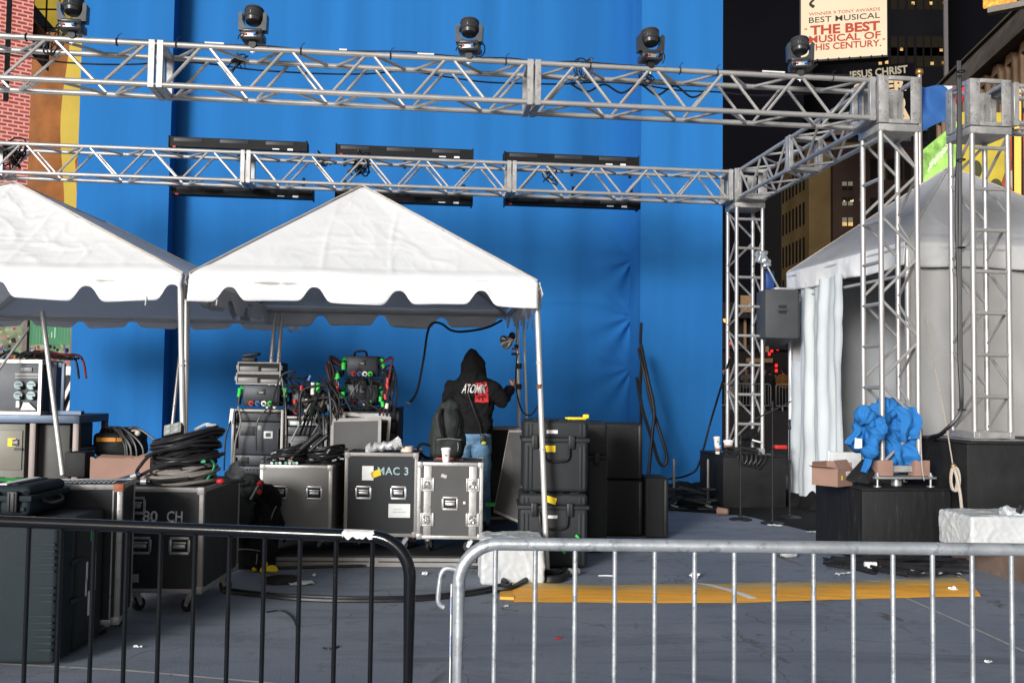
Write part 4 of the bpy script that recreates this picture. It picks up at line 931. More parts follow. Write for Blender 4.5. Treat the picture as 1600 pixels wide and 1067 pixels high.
# extra height: bag tied up against the case
b = MB(); b.ell((0, 0, .42), (.14, .12, .19)); b.ell((.0, 0, .25), (.165, .13, .22)); mb = baked(b, .013, 4, lambda q, n: n * (.03 * noise.noise(q * 9) + .012 * noise.noise(q * 25)))
bb = mb.build('soft_bag', FABK, loc=(p.x + .02, p.y + .20, .10), ang=80); tag(bb, 'black soft bag with dangling cords leaning on the grey case side', 'bag')
mb = MB(); rnd = random.Random(8)
for i in range(9):
    a = V((rnd.uniform(-.16, .16), -.13, rnd.uniform(.25, .55))); mb.tube(spl([a, a + V((rnd.uniform(-.03, .03), -.03, -.06)), a + V((rnd.uniform(-.05, .05), -.02, -.13))], 5), .006, 5, m=i % 3 == 0)
mb.build('cord', [CABG, mat('beige_cord', (.5, .36, .24), .6)], bb)
p = P(384, 748, 7.9)
mb = baked((lambda b: (b.ell((-.05, 0, 0), (.16, .12, .05)), b.ell((.03, .02, -.07), (.07, .10, .08)), b.ell((-.08, .06, -.25), (.12, .14, .26)), b)[-1])(MB()), .014, 4, lambda q, n: n * (.03 * noise.noise(q * 7) + .012 * (1 - 2 * abs(noise.noise(q * 16)))))
tag(mb.build('black_tarp', BAGG, loc=(p.x, 7.95, p.z - .02)), 'dark crumpled tarp heaped between the 80 CH case and the grey case', 'tarp')
mb = MB(); a, b = P(391, 780, 7.75), P(404, 757, 7.8); mb.cyl(a, b, .008, seg=7, m=1); mb.cyl(b - V((0, 0, .005)), b + V((.03, 0, .03)), .022, seg=10); mb.cyl(P(403, 771, 7.75), P(408, 766, 7.76), .02, seg=10); tag(mb.build('red_handle_tool', [RED, ALU], world=True, loc=a), 'tool with red handles stuck between tarp and grey case', 'tool')

# ------------------------------------------------------------------ amplifier racks under the tent
KNOB = mat('rack_screen', (.5, .52, .53), .4)
def rack(label, px0, px1, pyt, Y, rows, edge=WEDGE, m=PLAM, d=.6, pyw=690):
    x0 = lx(px0, Y, pyw); w = lx(px1, Y, pyw) - x0; h = lz(pyt, Y, (px0 + px1) / 2) - DK
    t = thing('amplifier_rack', label, 'equipment rack', (x0, Y, DK), R(2), 'amplifier racks under the middle tent')
    mb = MB()
    for x in (0, w - .025): mb.bx((x, .0, .08), (x + .025, d, h))
    mb.bx((.025, 0, .08), (w - .025, d, .11)); mb.bx((.025, 0, h - .025), (w - .025, d, h)); mb.bx((.025, d - .02, .11), (w - .025, d, h - .025)); mb.build('rack_shell', m, t)
    mb = MB()
    for x in (0, w): xs = 1 if x == 0 else -1; mb.bx((x - xs * .004, -.005, .08), (x + xs * .022, .012, h + .004), .002); mb.bx((x - xs * .004, .0125, h - .022), (x + xs * .022, d, h + .004))
    mb.bx((.0225, -.005, h - .02), (w - .0225, .012, h + .004), .002); mb.build('edge_trim', edge, t)
    z = h - .03
    for kind, hh in rows:
        mb = MB(); a, b = .032, w - .032
        mb.bx((a, .012, z - hh + .006), (b, .09, z - .004), .003); rnd = random.Random(int(z * 1000))
        if kind == 'amp':
            mb.bx((a + .05, .005, z - hh * .42), (a + .20, .012, z - hh * .14), .003, m=2); mb.bx((w * .62, .004, z - hh * .5), (w * .80, .0115, z - hh * .28), .002, m=1); mb.bx((w * .66, .0015, z - hh * .45), (w * .76, .004, z - hh * .33), m=2)
            mb.bx((w * .5, .007, z - hh * .26), (w * .58, .0117, z - hh * .12), .002, m=3)
        elif kind == 'vent':
            for i in range(5): mb.bx((a + .02, .006, z - .014 - i * (hh - .02) / 5), (b - .02, .0119, z - .008 - i * (hh - .02) / 5), m=2)
        elif kind == 'patch':
            mb.cyl((a + .04, .0, z - hh / 2), (a + .04, .012, z - hh / 2), hh * .25, seg=12, m=2)
            for r_ in range(2):
                for i in range(8): mb.cyl((a + .12 + i * (w - .24) / 8, .003, z - hh * (.33 + .34 * r_)), (a + .12 + i * (w - .24) / 8, .0121, z - hh * (.33 + .34 * r_)), .009, seg=8, m=2)
        elif kind == 'sock':
            mb.bx((a + .01, .006, z - hh * .8), (a + .14, .0118, z - hh * .2), .002, m=2)
            for i in range(2):
                for j in range(2): mb.bx((w * .58 + i * .10, .004, z - hh * (.25 + .4 * j) - .02), (w * .58 + i * .10 + .04, .0118, z - hh * (.25 + .4 * j) + .02), .002, m=2)
        elif kind == 'white': mb.bx((a + .02, .003, z - hh * .8), (b - .06, .0118, z - hh * .25), .002, m=1)
        if kind in ('amp', 'patch', 'sock'):
            for sx in (a + .012, b - .012): mb.box((sx, -.004, z - hh / 2), (.010, .03, hh * .6), None, .003, m=2)
        mb.build('rack_unit', [EQP, KNOB, BLK, EQPL], t); z -= hh
    return t, x0, w, h
ra, xa, wa, ha = rack('amplifier rack with pale edge at the left, under two white framed units', 362, 441, 640, 9.6, [('vent', .09), ('amp', .33), ('sock', .11), ('patch', .11), ('patch', .11), ('amp', .15)])
rb_, xb, wb, hb2 = rack('middle amplifier rack buried under tangled cables', 444, 510, 651, 9.66, [('white', .07), ('vent', .09), ('amp', .36), ('patch', .10), ('amp', .2)], m=BLKDULL)
rc_, xc, wc, hc = rack('wide dark rack on the right carrying two stacked power boxes', 513, 622, 637, 9.7, [('white', .10), ('vent', .12), ('amp', .4), ('amp', .3)], edge=BLKDULL, m=BLKDULL)
PLUGS = [RED, BLUP, mat('white_plug', (.72, .68, .6), .5), GRN]
def power_box(label, px0, px1, py0, py1, Y, big=True):
    x0 = lx(px0, Y, 600); w = lx(px1, Y, 600) - x0; z0 = lz(py1, Y, px0); h = lz(py0, Y, px0) - z0
    t = thing('power_box', label, 'power box', (x0, Y, z0), R(2), 'power distribution boxes with coloured plugs')
    mb = MB(); mb.bx((0, 0, 0), (w, .3, h), .01); mb.bx((-.03, .02, h - .018), (w + .03, .3, h - .001), .004) if big else None; mb.build('box_shell', BLK, t)
    mb = MB(); mb.bx((.02, -.006, h * .28), (w - .02, .002, h * .92), .004); mb.bx((w * .38, -.010, h * .55), (w * .62, -.005, h * .82), .002, m=1); mb.bx((w * .44, -.012, h * .6), (w * .56, -.0095, h * .68), m=2); mb.build('faceplate', [EQP, BLK, EQPL], t)
    for i, m in enumerate(PLUGS):
        mb = MB(); x = w * (.26 + .17 * i); mb.cyl((x, -.055, h * .13), (x, .0, h * .15), .026, .022, 12); mb.cyl((x, -.07, h * .12), (x, -.052, h * .13), .013, seg=10, m=1); mb.build('plug', [m, BLK], t)
    mb = MB(); mb.tube(spl([(w * .2, .1, h), (w * .25, .08, h + .045), (w * .55, .08, h + .05), (w * .6, .1, h)], 6), .012, 7); mb.build('handle', BLK, t)
    for s in (-1, 1):
        for k, zz in enumerate((.85, .5)):
            mb = MB(); x = w / 2 + s * (w / 2 + .001); mb.cyl((x, .06, h * zz), (x + s * .04, .05, h * zz), .018, seg=10, m=k); mb.cyl((x + s * .04, .05, h * zz), (x + s * .05, .048, h * zz - .09), .02, seg=10, m=k); mb.build('side_plug', [GRN, BLK], t)
    return t
pb1 = power_box('power box with coloured plugs on the left amplifier rack', 380, 437, 601, 634, 9.65)
pb2 = power_box('upper power box of the stack on the wide dark rack', 541, 590, 556, 588, 9.75)
pb3 = power_box('lower power box of the stack on the wide dark rack', 543, 590, 600, 633, 9.72)
pb4 = power_box('power box half buried in cables on the middle rack', 452, 500, 613, 647, 9.8)
mb = MB(); p0, p1 = P(538, 597, 9.85), P(596, 590, 9.85); mb.bx((0, 0, 0), (p1.x - p0.x, .2, .06), .01); tag(mb.build('spacer_tray', BLK, loc=p0 + V((0, 0, -.02))), 'black tray between the two stacked power boxes', 'tray')
for (y0, y1, px0, px1, l) in ((565, 582, 371, 438, 'upper white framed unit on top of the left rack stack'), (582, 600, 369, 438, 'lower white framed unit on top of the left rack stack')):
    x0 = lx(px0, 9.62, 580); w = lx(px1, 9.62, 580) - x0; z0 = lz(y1, 9.62, px0); h = lz(y0, 9.62, px0) - z0 - .002
    t = thing('rack_unit_case', l, 'equipment case', (x0, 9.62, z0), R(2), 'white framed rack units')
    mb = MB(); mb.bx((0, .01, .002), (w, .36, h - .002)); mb.build('unit_shell', BLKDULL, t)
    mb = MB(); f = .012; mb.bx((0, 0, 0), (w, .014, f)); mb.bx((0, 0, h - f), (w, .014, h)); mb.bx((0, .0005, f), (f, .0135, h - f)); mb.bx((w - f, .0005, f), (w, .0135, h - f)); mb.build('front_frame', WEDGE, t)
    mb = MB(); mb.bx((.02, .003, .016), (w * .48, .012, h * .6), .002); mb.bx((w * .55, .004, .016), (w - .03, .012, h * .45), .002); mb.build('faceplate', EQPL, t)
    for s in (0, w):
        mb = MB(); mb.box((s, .02, h / 2), (.03, .03, .05), None, .006); mb.build('catch', WEDGE, t)
mb = MB(); q = P(390, 566, 9.72); mb.bx((-.07, -.05, 0), (.07, .05, .05), .01); mb.box((.02, 0, .075), (.16, .1, .03), Matrix.Rotation(-.15, 3, 'Y'), .006); tag(mb.build('small_box', BLK, loc=q), 'small black box on the white framed units, top of the rack stack', 'box')
# case lids leaning on the wide rack
def lid_panel(label, pts, th, m, edge, e=.035, name='case_lid'):
    a, b, c, d = [V(p) for p in pts]; t = thing(name, label, 'panel', a, 0); n = (b - a).cross(d - a).normalized()
    mb = MB(); mb.poly([a, b, c, d], n * -th); mb.build('panel', m, t, world=True, smooth=False)
    mb = MB(); ctr = (a + b + c + d) / 4
    L = [a, b, c, d]
    for i in range(4):
        p, q = L[i], L[(i + 1) % 4]; s1 = (ctr - p).normalized() * e * 1.3; s2 = (ctr - q).normalized() * e * 1.3
        mb.poly([p + n * .003, q + n * .003, q + s2 + n * .003, p + s1 + n * .003], n * -(th + .006))
    mb.build('edge_trim', edge, t, world=True, smooth=False); return t
lid_panel('grey case lid with pale edges leaning upright on the wide rack', (P(515, 740, 9.25), P(594, 740, 9.25), P(596, 652, 9.42), P(517, 654, 9.42)), .03, GLAM2, WEDGE)
lid_panel('second case lid behind the grey one, tilted with pale edges', (P(534, 742, 9.46), P(604, 742, 9.46), P(611, 651, 9.56), P(536, 643, 9.56)), .03, BLKDULL, WEDGE)
# tangled cables hanging over the racks
rnd = random.Random(12); mb = MB()
for i in range(30):
    px = rnd.uniform(440, 530); py = rnd.uniform(590, 640); Y = 9.55 + rnd.uniform(-.08, .2); p = P(px, py, Y)
    e = P(px + rnd.uniform(-55, 55), rnd.uniform(640, 705), 9.5 + rnd.uniform(-.1, .05)); m_ = (p + e) / 2 + V((rnd.uniform(-.15, .15), -.05, rnd.uniform(.0, .2)))
    mb.tube(spl([p, p + V((rnd.uniform(-.1, .1), -.03, rnd.uniform(.02, .1))), m_, e], 7), rnd.choice((.010, .013, .008)), 6, m=0 if rnd.random() < .86 else 1)
tag(mb.build('cable_tangle', [CAB, CABG], world=True, loc=P(480, 620, 9.6)), 'thick tangle of black cables over the middle amplifier rack', 'cables')
mb = MB()
for i in range(18):
    s = 1 if i % 2 else -1; a = P(565 + s * 30, rnd.uniform(560, 615), 9.7); b = P(565 + s * rnd.uniform(34, 58), rnd.uniform(570, 615), 9.62); e = P(565 + s * rnd.uniform(25, 52), rnd.uniform(628, 660), 9.6)
    mb.tube(spl([a, a + V((s * .12, -.04, .06)), b, e], 7), rnd.choice((.010, .012)), 6, m=0 if i % 7 else 1)
for i in range(8):
    a = P(rnd.uniform(550, 585), 588, 9.66); mb.tube(spl([a, a + V((.0, -.07, -.05)), a + V((rnd.uniform(-.1, .1), -.08, -.2)), P(rnd.uniform(520, 600), 640, 9.6)], 6), .010, 6)
tag(mb.build('cable_tangle', [CAB, mat('dull_red_cable', (.14, .02, .02), .5)], world=True, loc=P(565, 600, 9.7)), 'looping black cables plugged around the stacked power boxes', 'cables')
t = thing('cable_plugs', 'scattered red, white and green plug ends among the rack cables', 'plugs', P(500, 610, 9.5))
for i in range(14):
    px = rnd.choice((rnd.uniform(455, 505), rnd.uniform(520, 545), rnd.uniform(590, 606))); py = rnd.uniform(590, 640); p = P(px, py, 9.52); mb = MB(); mb.cyl(p, p + V((rnd.uniform(-.02, .02), 0, .05)), .017, seg=9); mb.build('plug', PLUGS[(i * 7) % 4], t, world=True)
for (px, py, h_, k) in ((497, 608, .12, 3), (489, 607, .12, 2), (471, 606, .05, 0), (461, 627, .04, 0), (536, 617, .06, 3), (537, 572, .07, 3)):
    p = P(px, py, 9.5); mb = MB(); mb.cyl(p - Z * h_ / 2, p + Z * h_ / 2, .022, seg=10); mb.build('plug', PLUGS[k], t, world=True)
mb = MB()
for pts in ([(364, 652, 9.55), (358, 665, 9.5), (352, 690, 9.5), (350, 735, 9.5)], [(372, 635, 9.55), (376, 660, 9.5), (368, 690, 9.5), (365, 735, 9.5)]): mb.tube(spl([P(*p) for p in pts], 6), .009, 6, m=0 if pts[0][0] == 364 else 1)
mb.box(P(362, 650, 9.53), (.035, .03, .15), Matrix.Rotation(.1, 3, 'Y'), .005, m=2); tag(mb.build('rack_lead', [CAB, CABG, PAPER], world=True, loc=P(362, 660, 9.5)), 'leads and white socket strip hanging at the left rack edge', 'cables')
# leaning panel, low dark case behind the man
lid_panel('grey board with pale edge leaning beside the black moulded cases', (P(771, 800, 9.0), P(812, 817, 8.85), P(822, 672, 9.5), P(795, 672, 9.5)), .03, GLAM2, WEDGE, .02, 'leaning_board')
x0 = lx(752, 10.6); w = lx(812, 10.6) - x0; road_case('road_case', 'dark case with pale top edge behind the man', (x0, 10.6, DK), 0, w, .4, .0, lz(668, 10.6, 790) - DK, BLKDULL, WEDGE, corners=False)
mb = MB(); mb.box(P(766, 788, 8.95), (.085, .004, .036)); tag(mb.build('green_tape', GRN, world=True, loc=P(766, 788, 8.95)), 'strip of green tape low beside the leaning board', 'tape')
# little work lamp on the rear right pole
t = thing('clamp_lamp', 'clamp lamp with shiny reflector on the pole the man is holding', 'lamp', P(806, 530, 10.95)); CHR = mat('shiny_reflector', (.65, .62, .6), .15, .9, .1, 8)
o = MW[t].translation; mb = MB(); c_ = P(796, 532, 10.85); q = Matrix.Translation(c_) @ V((-.7, -.6, -.35)).to_track_quat('Z', 'Y').to_matrix().to_4x4()
mb.lathe([(.025, -.08), (.03, -.03), (.06, .01), (.085, .07), (.083, .07), (.055, .015), (.02, -.02)], q, 22); mb.build('reflector', CHR, t, world=True)
mb = MB(); mb.ell(c_ + V((.03, .02, .05)), (.04, .04, .05)); mb.box(P(807, 541, 10.9), (.05, .05, .04), None, .008); mb.box(P(803, 553, 10.9), (.06, .03, .03), None, .006); mb.build('clamp', BLK, t, world=True)
mb = MB(); mb.box(P(803, 545, 10.84), (.05, .03, .025), None, .006); mb.build('switch', RED, t, world=True)
cable('lamp_cable', [P(808, 555, 10.8), P(806, 600, 10.7), P(815, 640, 10.6), P(830, 648, 10.6), P(845, 625, 10.6)], .009, 'black cable looping down from the clamp lamp pole')
mb = MB(); 
for py in (572, 604): p = P(811, py, 10.93); mb.cyl(p - Z * .03, p + Z * .03, .034, seg=12)
tag(mb.build('tape_band', BLK, world=True, loc=P(811, 590, 10.93)), 'black tape bands round the rear right tent pole', 'tape')
p = P(843, 604, 8.15); mb = MB(); mb.cyl(p - Z * .02, p + Z * .02, .0275, seg=12); tag(mb.build('tape_band', mat('brown_tape', (.12, .06, .04), .6), world=True, loc=p), 'brown tape band on the front right tent pole', 'tape')

# ------------------------------------------------------------------ left: power distro on its cart, bag, cardboard
gp = P(-70, 645, 8.9); gx = gp.x; gz = lz(648, 8.9, 20)
gt = thing('equipment_cart', 'metal framed cart holding a grey power cabinet at the far left', 'cart', (gx, 8.9, 0), R(3)); gw = lx(126, 9.0) - gx
BLSH = mat('blue_grey_shelf_steel', (.09, .12, .17), .45, .3, .1, 6)
mb = MB(); mb.bx((0, 0, gz - .075), (gw, .75, gz), .006); mb.build('shelf', BLSH, gt)
for x in (lx(47, 8.9) - gx, .02, gw - .03):
    for y in (.0, .70):
        mb = MB(); mb.bx((x - .028, y, 0), (x + .028, y + .05, gz - .076), .004); mb.build('leg', mat('brown_grey_steel', (.17, .14, .13), .5, .3), gt)
mb = MB(); zb = lz(706, 8.9, 110); mb.bx((gw - .45, .71, zb - .02), (gw - .06, .745, zb + .02)); mb.bx((gw - .045, .051, zb - .02), (gw - .02, .699, zb + .02)); mb.build('cross_bar', BLSH, gt)
mb = MB(); cw = lx(44, 8.95) - gx - .04; mb.bx((.06, .04, .10), (cw, .72, gz - .085), .01); cm = mat('cabinet_grey', (.155, .15, .13), .5, .1, .08, 3); mb.build('cabinet', cm, gt)
mb = MB(); z1 = lz(672, 8.95, 20); mb.bx((.10, .028, lz(735, 8.9, 20)), (cw - .02, .039, z1), .006); mb.build('cabinet_door', mat('cabinet_door_grey', (.19, .18, .15), .5, .1, .06, 4), gt)
mb = MB(); mb.bx((lx(8, 8.9) - gx, .020, lz(698, 8.9, 20)), (lx(20, 8.9) - gx, .0275, lz(685, 8.9, 20)), m=0); mb.bx((lx(15, 8.9) - gx, .018, lz(697, 8.9, 20)), (lx(24.5, 8.9) - gx, .0277, lz(686.5, 8.9, 20)), m=1); mb.bx((lx(18, 8.9) - gx, .021, lz(704, 8.9, 20)), (lx(30, 8.9) - gx, .0279, lz(700, 8.9, 20)), m=1); mb.build('badge', [YEL, BLK], gt)
me = fit(text_mesh('CAT', 1, .02, .001), .042, .022); mb = MB(); mb.add_mesh(me, Matrix.Translation((lx(19.7, 8.9) - gx, .0165, lz(691.5, 8.9, 20))) @ FACE); mb.build('lettering', PAPER, gt, smooth=False)
mb = MB(); mb.bx((cw + .10, .10, .12), (gw - .12, .66, gz - .09), .01); mb.build('dark_cabinet', mat('dark_cabinet_side', (.05, .048, .045), .55), gt)
# power box frame with four outlets
fx0 = lx(-58, 8.85) ; fw = lx(55, 8.85) - fx0; fh = lz(562, 8.85, 25) - gz
ft = thing('power_distributor', 'metal framed power box with four round outlets on the cart', 'power box', (fx0, 8.9, gz + .002), R(2))
mb = MB(); f = .028; 
for y in (0, .42):
    mb.bx((0, y, 0), (f, y + f, fh)); mb.bx((fw - f, y, 0), (fw, y + f, fh)); mb.bx((f, y + .001, 0), (fw - f, y + f - .001, f)); mb.bx((f, y + .001, fh - f), (fw - f, y + f - .001, fh))
for x in (0, fw - f): mb.bx((x + .001, f, fh - f), (x + f - .001, .42, fh - .001)); mb.bx((x + .001, f, .001), (x + f - .001, .42, f))
mb.build('frame', ALU, ft)
mb = MB(); mb.bx((f + .004, .03, f + .002), (fw - f - .004, .41, fh - f - .002), .004); mb.build('panel', mat('slate_panel', (.085, .09, .10), .5), ft)
mb = MB(); mb.bx((lx(12, 8.85) - fx0, .018, lz(587, 8.85, 20) - gz), (lx(48, 8.85) - fx0, .030, lz(583, 8.85, 20) - gz)); mb.bx((lx(12, 8.85) - fx0, .018, lz(591, 8.85, 20) - gz), (lx(48, 8.85) - fx0, .030, lz(588.5, 8.85, 20) - gz)); mb.bx((lx(20, 8.85) - fx0, .02, lz(581, 8.85, 20) - gz), (lx(38, 8.85) - fx0, .030, lz(574, 8.85, 20) - gz), .003); mb.build('breaker_strip', EQPL, ft)
OUT = mat('pale_blue_outlet', (.30, .40, .42), .45)
for px in (19, 39):
    for py in (602, 618):
        mb = MB(); x, z = lx(px, 8.85) - fx0, lz(py, 8.85, 20) - gz; mb.cyl((x, .0, z), (x, .03, z), .040, seg=18); mb.cyl((x + .03, -.004, z - .012), (x + .03, .02, z - .03), .016, seg=8, m=1); mb.box((x, -.003, z + .012), (.05, .006, .006), m=1); mb.cyl((x, .022, z), (x, .0305, z), .05, seg=18, m=1); mb.build('outlet', [OUT, BLK], ft)
mb = MB(); mb.box((lx(19, 8.85) - fx0, .01, lz(632, 8.85, 20) - gz), (.03, .02, .06)); mb.poly([(lx(28, 8.85) - fx0, .0, lz(629, 8.85, 20) - gz), (lx(36, 8.85) - fx0, .0, lz(629, 8.85, 20) - gz), (lx(48, 8.85) - fx0, .0, lz(641, 8.85, 20) - gz), (lx(24, 8.85) - fx0, 0, lz(641, 8.85, 20) - gz)], (0, .02, 0)); mb.build('paper_scrap', PAPER, ft)
mb = MB(); mb.bx((fw + .01, .1, 0), (fw + .07, .18, fh * .97), .01); mb.bx((fw + .105, .12, .035), (fw + .135, .15, fh * .95), .004); mb.bx((fw + .072, .12, .0), (fw + .30, .2, .034)); mb.bx((fw + .072, .12, fh * .88), (fw + .104, .15, fh * .96)); tag(mb.build('side_boxes', BLSH, loc=(fx0, 8.95, gz + .002), rz=R(2)), 'blue grey boxes beside the four outlet power box', 'boxes')
mb = MB(); rnd = random.Random(9)
for i in range(8): a = P(rnd.uniform(-5, 60), rnd.uniform(556, 562), 9.1); mb.tube(spl([a, a + V((.12, -.05, .05)), a + V((.25, 0, .02)), a + V((.42, .05, .0)), a + V((.5, 0, -.2 * (i % 2)))], 6), .012, 6, m=0 if i != 3 else 1)
tag(mb.build('cable_tangle', [CAB, mat('dark_red_cable', (.16, .02, .02), .5)], world=True, loc=P(30, 560, 9.1)), 'black cables heaped on the four outlet power box', 'cables')
# trunks, bag with orange tape, cardboard box
zc = lz(752, 8.0, 185)
road_case('storage_case', 'black trunk under the open cardboard box', (lx(108, 8.0), 8.0, 0), R(2), .74, .5, .0, zc, BLKDULL, BLKDULL, corners=False, cat='trunk', group='black trunks behind the road cases')
mb = MB(); a = lx(106, 7.95); p = P(124, 738, 8.3); mb.bx((-.09, -.1, -.14), (.09, .1, .07), .012); mb.cyl((-.055, -.06, .07), (-.055, -.06, .10), .013, seg=8); tag(mb.build('small_case', BLKDULL, loc=(p.x, 8.3, zc + .15)), 'small black box left of the cardboard box', 'box')
t = thing('cardboard_box', 'large torn cardboard box with its top ripped open behind the cases', 'cardboard box', (lx(140, 7.9), 7.92, zc + .002), R(1)); w = lx(233, 7.9) - lx(140, 7.9); h = lz(716, 7.9, 185) - zc
mb = MB(); rnd = random.Random(2); n = 24
top = [(w * i / n, 0, h + rnd.uniform(-.008, .006) + (.02 if i > 18 else 0) * (i - 18) / 6) for i in range(n + 1)]
mb.poly([(0, 0, 0), (w, 0, 0)] + top[::-1], (0, .006, 0)); mb.poly([(0, .007, 0), (0, .40, 0), (0, .40, h * .9), (0, .007, h)], (.006, 0, 0)); mb.poly([(w, .007, 0), (w, .40, 0), (w, .40, h), (w, .007, h)], (-.006, 0, 0)); mb.poly([(.006, .40, 0), (w - .006, .40, 0), (w - .006, .40, h * .95), (.006, .40, h * .9)], (0, -.006, 0)); mb.build('box_wall', CARD, t, smooth=False)
mb = MB(); mb.poly([(w * .1, -.002, h - .004), (w * .72, -.004, h - .006), (w * .70, .05, h + .012), (w * .14, .07, h + .018)], (0, 0, .004)); mb.poly([(w * .78, 0, h + .005), (w * 1.02, -.01, h + .035), (w * 1.0, .04, h + .045), (w * .8, .05, h + .02)], (0, 0, .004)); mb.build('torn_flap', CARD, t)
z2 = lz(716, 9.4, 180)
road_case('storage_case', 'black trunk under the soft bag with orange tape', (lx(135, 9.4), 9.4, 0), R(0), .56, .45, 0, z2 - .0, BLKDULL, BLKDULL, corners=False, cat='trunk', group='black trunks behind the road cases')
t = thing('tool_bag', 'black soft bag with orange tape stripes and cable on top', 'bag', (lx(178, 9.4), 9.62, z2 + .004), 0)
b = MB(); b.bx((-.24, -.17, 0), (.20, .17, .24), .05); b.ell((0, 0, .22), (.2, .14, .07)); baked(b, .014, 4, lambda p, n: n * .012 * noise.noise(p * 10)).build('bag_body', BAGG, t, ang=80)
mb = MB(); mb.bx((-.19, -.186, .155), (.0, -.172, .195)); mb.bx((.01, -.186, .158), (.06, -.172, .193)); mb.build('orange_tape', ORG, t)
mb = MB(); rnd = random.Random(4)
for i in range(7): a = rnd.uniform(-.2, .1); mb.tube(spl([(a, -.14, .22), (a + .05, -.16, .29), (a + .16, -.15, .27), (a + .24 + .02 * i, -.19, .12), (a + .26 + .02 * i, -.2, -.05)], 6), .011, 6)
mb.build('cable', CAB, t)
mb = MB(); mb.box((.14, -.1, .27), (.05, .05, .035), Matrix.Rotation(.4, 3, 'Z'), .006); mb.ell((.19, -.12, .24), .03); mb.build('white_plug', PLUGS[2], t)

# ------------------------------------------------------------------ loudspeakers
def cabinet(label, px0, px1, z0, z1, Y, d, rz=0, name='loudspeaker', back=False):
    x0 = lx(px0, Y); w = lx(px1, Y) - x0; h = z1 - z0; t = thing(name, label, 'loudspeaker', (x0, Y, z0), rz, 'black loudspeakers beside the case pair')
    mb = MB(); mb.bx((0, 0, .004), (w, d, h - .003), .022, seg=3); mb.build('cabinet', BLKDULL, t)
    mb = MB(); mb.bx((.022, -.004, .03), (w - .05, .01, h - .03), .004); mb.build('grille', mat('speaker_grille', (.026, .027, .028), .45, .3, .2, 60, .8, 400), t)
    mb = MB(); mb.bx((w - .047, -.003, .02), (w - .004, .006, h - .02), .012); mb.build('corner_rail', BLK, t)
    return t
zt = lz(661, 10.2, 970); cabinet('lower black loudspeaker of the stack of two', 939, 1005, 0, zt / 2 - .002, 10.15, .5); cabinet('upper black loudspeaker of the stack of two', 939, 1004, zt / 2, zt, 10.15, .5)
cabinet('short black loudspeaker standing right of the stack', 1009, 1045, 0, lz(745, 10.1, 1025), 10.05, .42)

# ------------------------------------------------------------------ the man under the tent
SKIN = mat('skin', (.42, .22, .15), .55, 0, .1, 8); HOOD = mat('black_hoodie_fabric', (.010, .010, .011), .95, 0, .25, 20, .3, 200, spec=.12); JEAN = mat('faded_blue_jeans', (.105, .20, .31), .85, 0, .3, 7, .3, 260, spec=.15, col2=(.19, .30, .41), amt=.56, cs=6); SHOE = mat('dark_shoe', (.02, .02, .02), .6)
pm = P(736, 780, 10.0); man = thing('person', 'man in black hoodie and blue jeans seen from behind, hand on tent pole', 'person', (pm.x, 10.0, DK), R(-2))
hand = P(801, 604, 10.35) - MW[man].translation; hand = rotz(R(2)).to_3x3() @ hand
elb = rotz(R(2)).to_3x3() @ (P(784, 625, 10.05) - MW[man].translation)
hh = V((0, .03, 1.63)); b = MB()
b.ell(hh + V((0, .01, .07)), (.078, .098, .115)); b.ell(hh + V((0, .06, -.02)), (.055, .06, .07)); b.ell(hh + V((0, .115, .03)), (.016, .025, .03))
b.caps((0, .02, 1.40), hh, .06, .055); b.ell((0, 0, 1.22), (.17, .11, .24)); b.ell((0, 0, 1.0), (.165, .12, .16))
for s in (-1, 1):
    b.ell((s * .078, .03, 1.69), (.014, .025, .035)); b.caps((s * .095, 0, .95), (s * .11, .02, .50), .085, .058); b.caps((s * .11, .02, .50), (s * .12, -.01, .09), .056, .038); b.caps((s * .12, -.03, .05), (s * .14, .13, .035), .040, .035); b.caps((s * .10, 0, 1.42), (s * .21, 0, 1.40), .075, .065)
b.caps((.21, 0, 1.40), elb, .055, .043); b.caps(elb, hand - (hand - elb).normalized() * .05, .042, .030)
b.caps((-.22, 0, 1.40), (-.28, .0, 1.10), .055, .043); b.caps((-.28, 0, 1.10), (-.20, .12, .88), .042, .03); 
fw_ = (hand - elb).normalized()
def hand_shape(b, c, fwd, up, grip=1.0):
    side = fwd.cross(up).normalized(); palm = c
    q = Matrix((side, fwd, up)).transposed(); b.box(palm, (.034, .085, .075), q, .014, 3)
    for i, (o, l) in enumerate(((.030, .038), (.010, .044), (-.010, .041), (-.028, .032))):
        p0 = palm + fwd * .04 + up * o; p1 = p0 + fwd * l * .8 - side * .012 * grip; p2 = p1 - side * l * .8 * grip + fwd * .008; p3 = p2 - fwd * l * .5 * grip - side * .006
        b.caps(p0, p1, .0105, .010, 8); b.caps(p1, p2, .010, .009, 8); b.caps(p2, p3, .009, .008, 8)
    t0 = palm + up * .034 - fwd * .01; t1 = t0 + up * .02 - side * .028 + fwd * .02; t2 = t1 - side * .02 + fwd * .03
    b.caps(t0, t1, .014, .012, 8); b.caps(t1, t2, .012, .009, 8)
hand_shape(b, hand + fw_ * .02, fw_, (Z - fw_ * fw_.z).normalized()); hand_shape(b, V((-.18, .15, .84)), V((.3, .45, -.8)).normalized(), V((.2, .8, .5)).normalized(), .6)
baked(b, .008, 3).build('body', SKIN, man, ang=80)
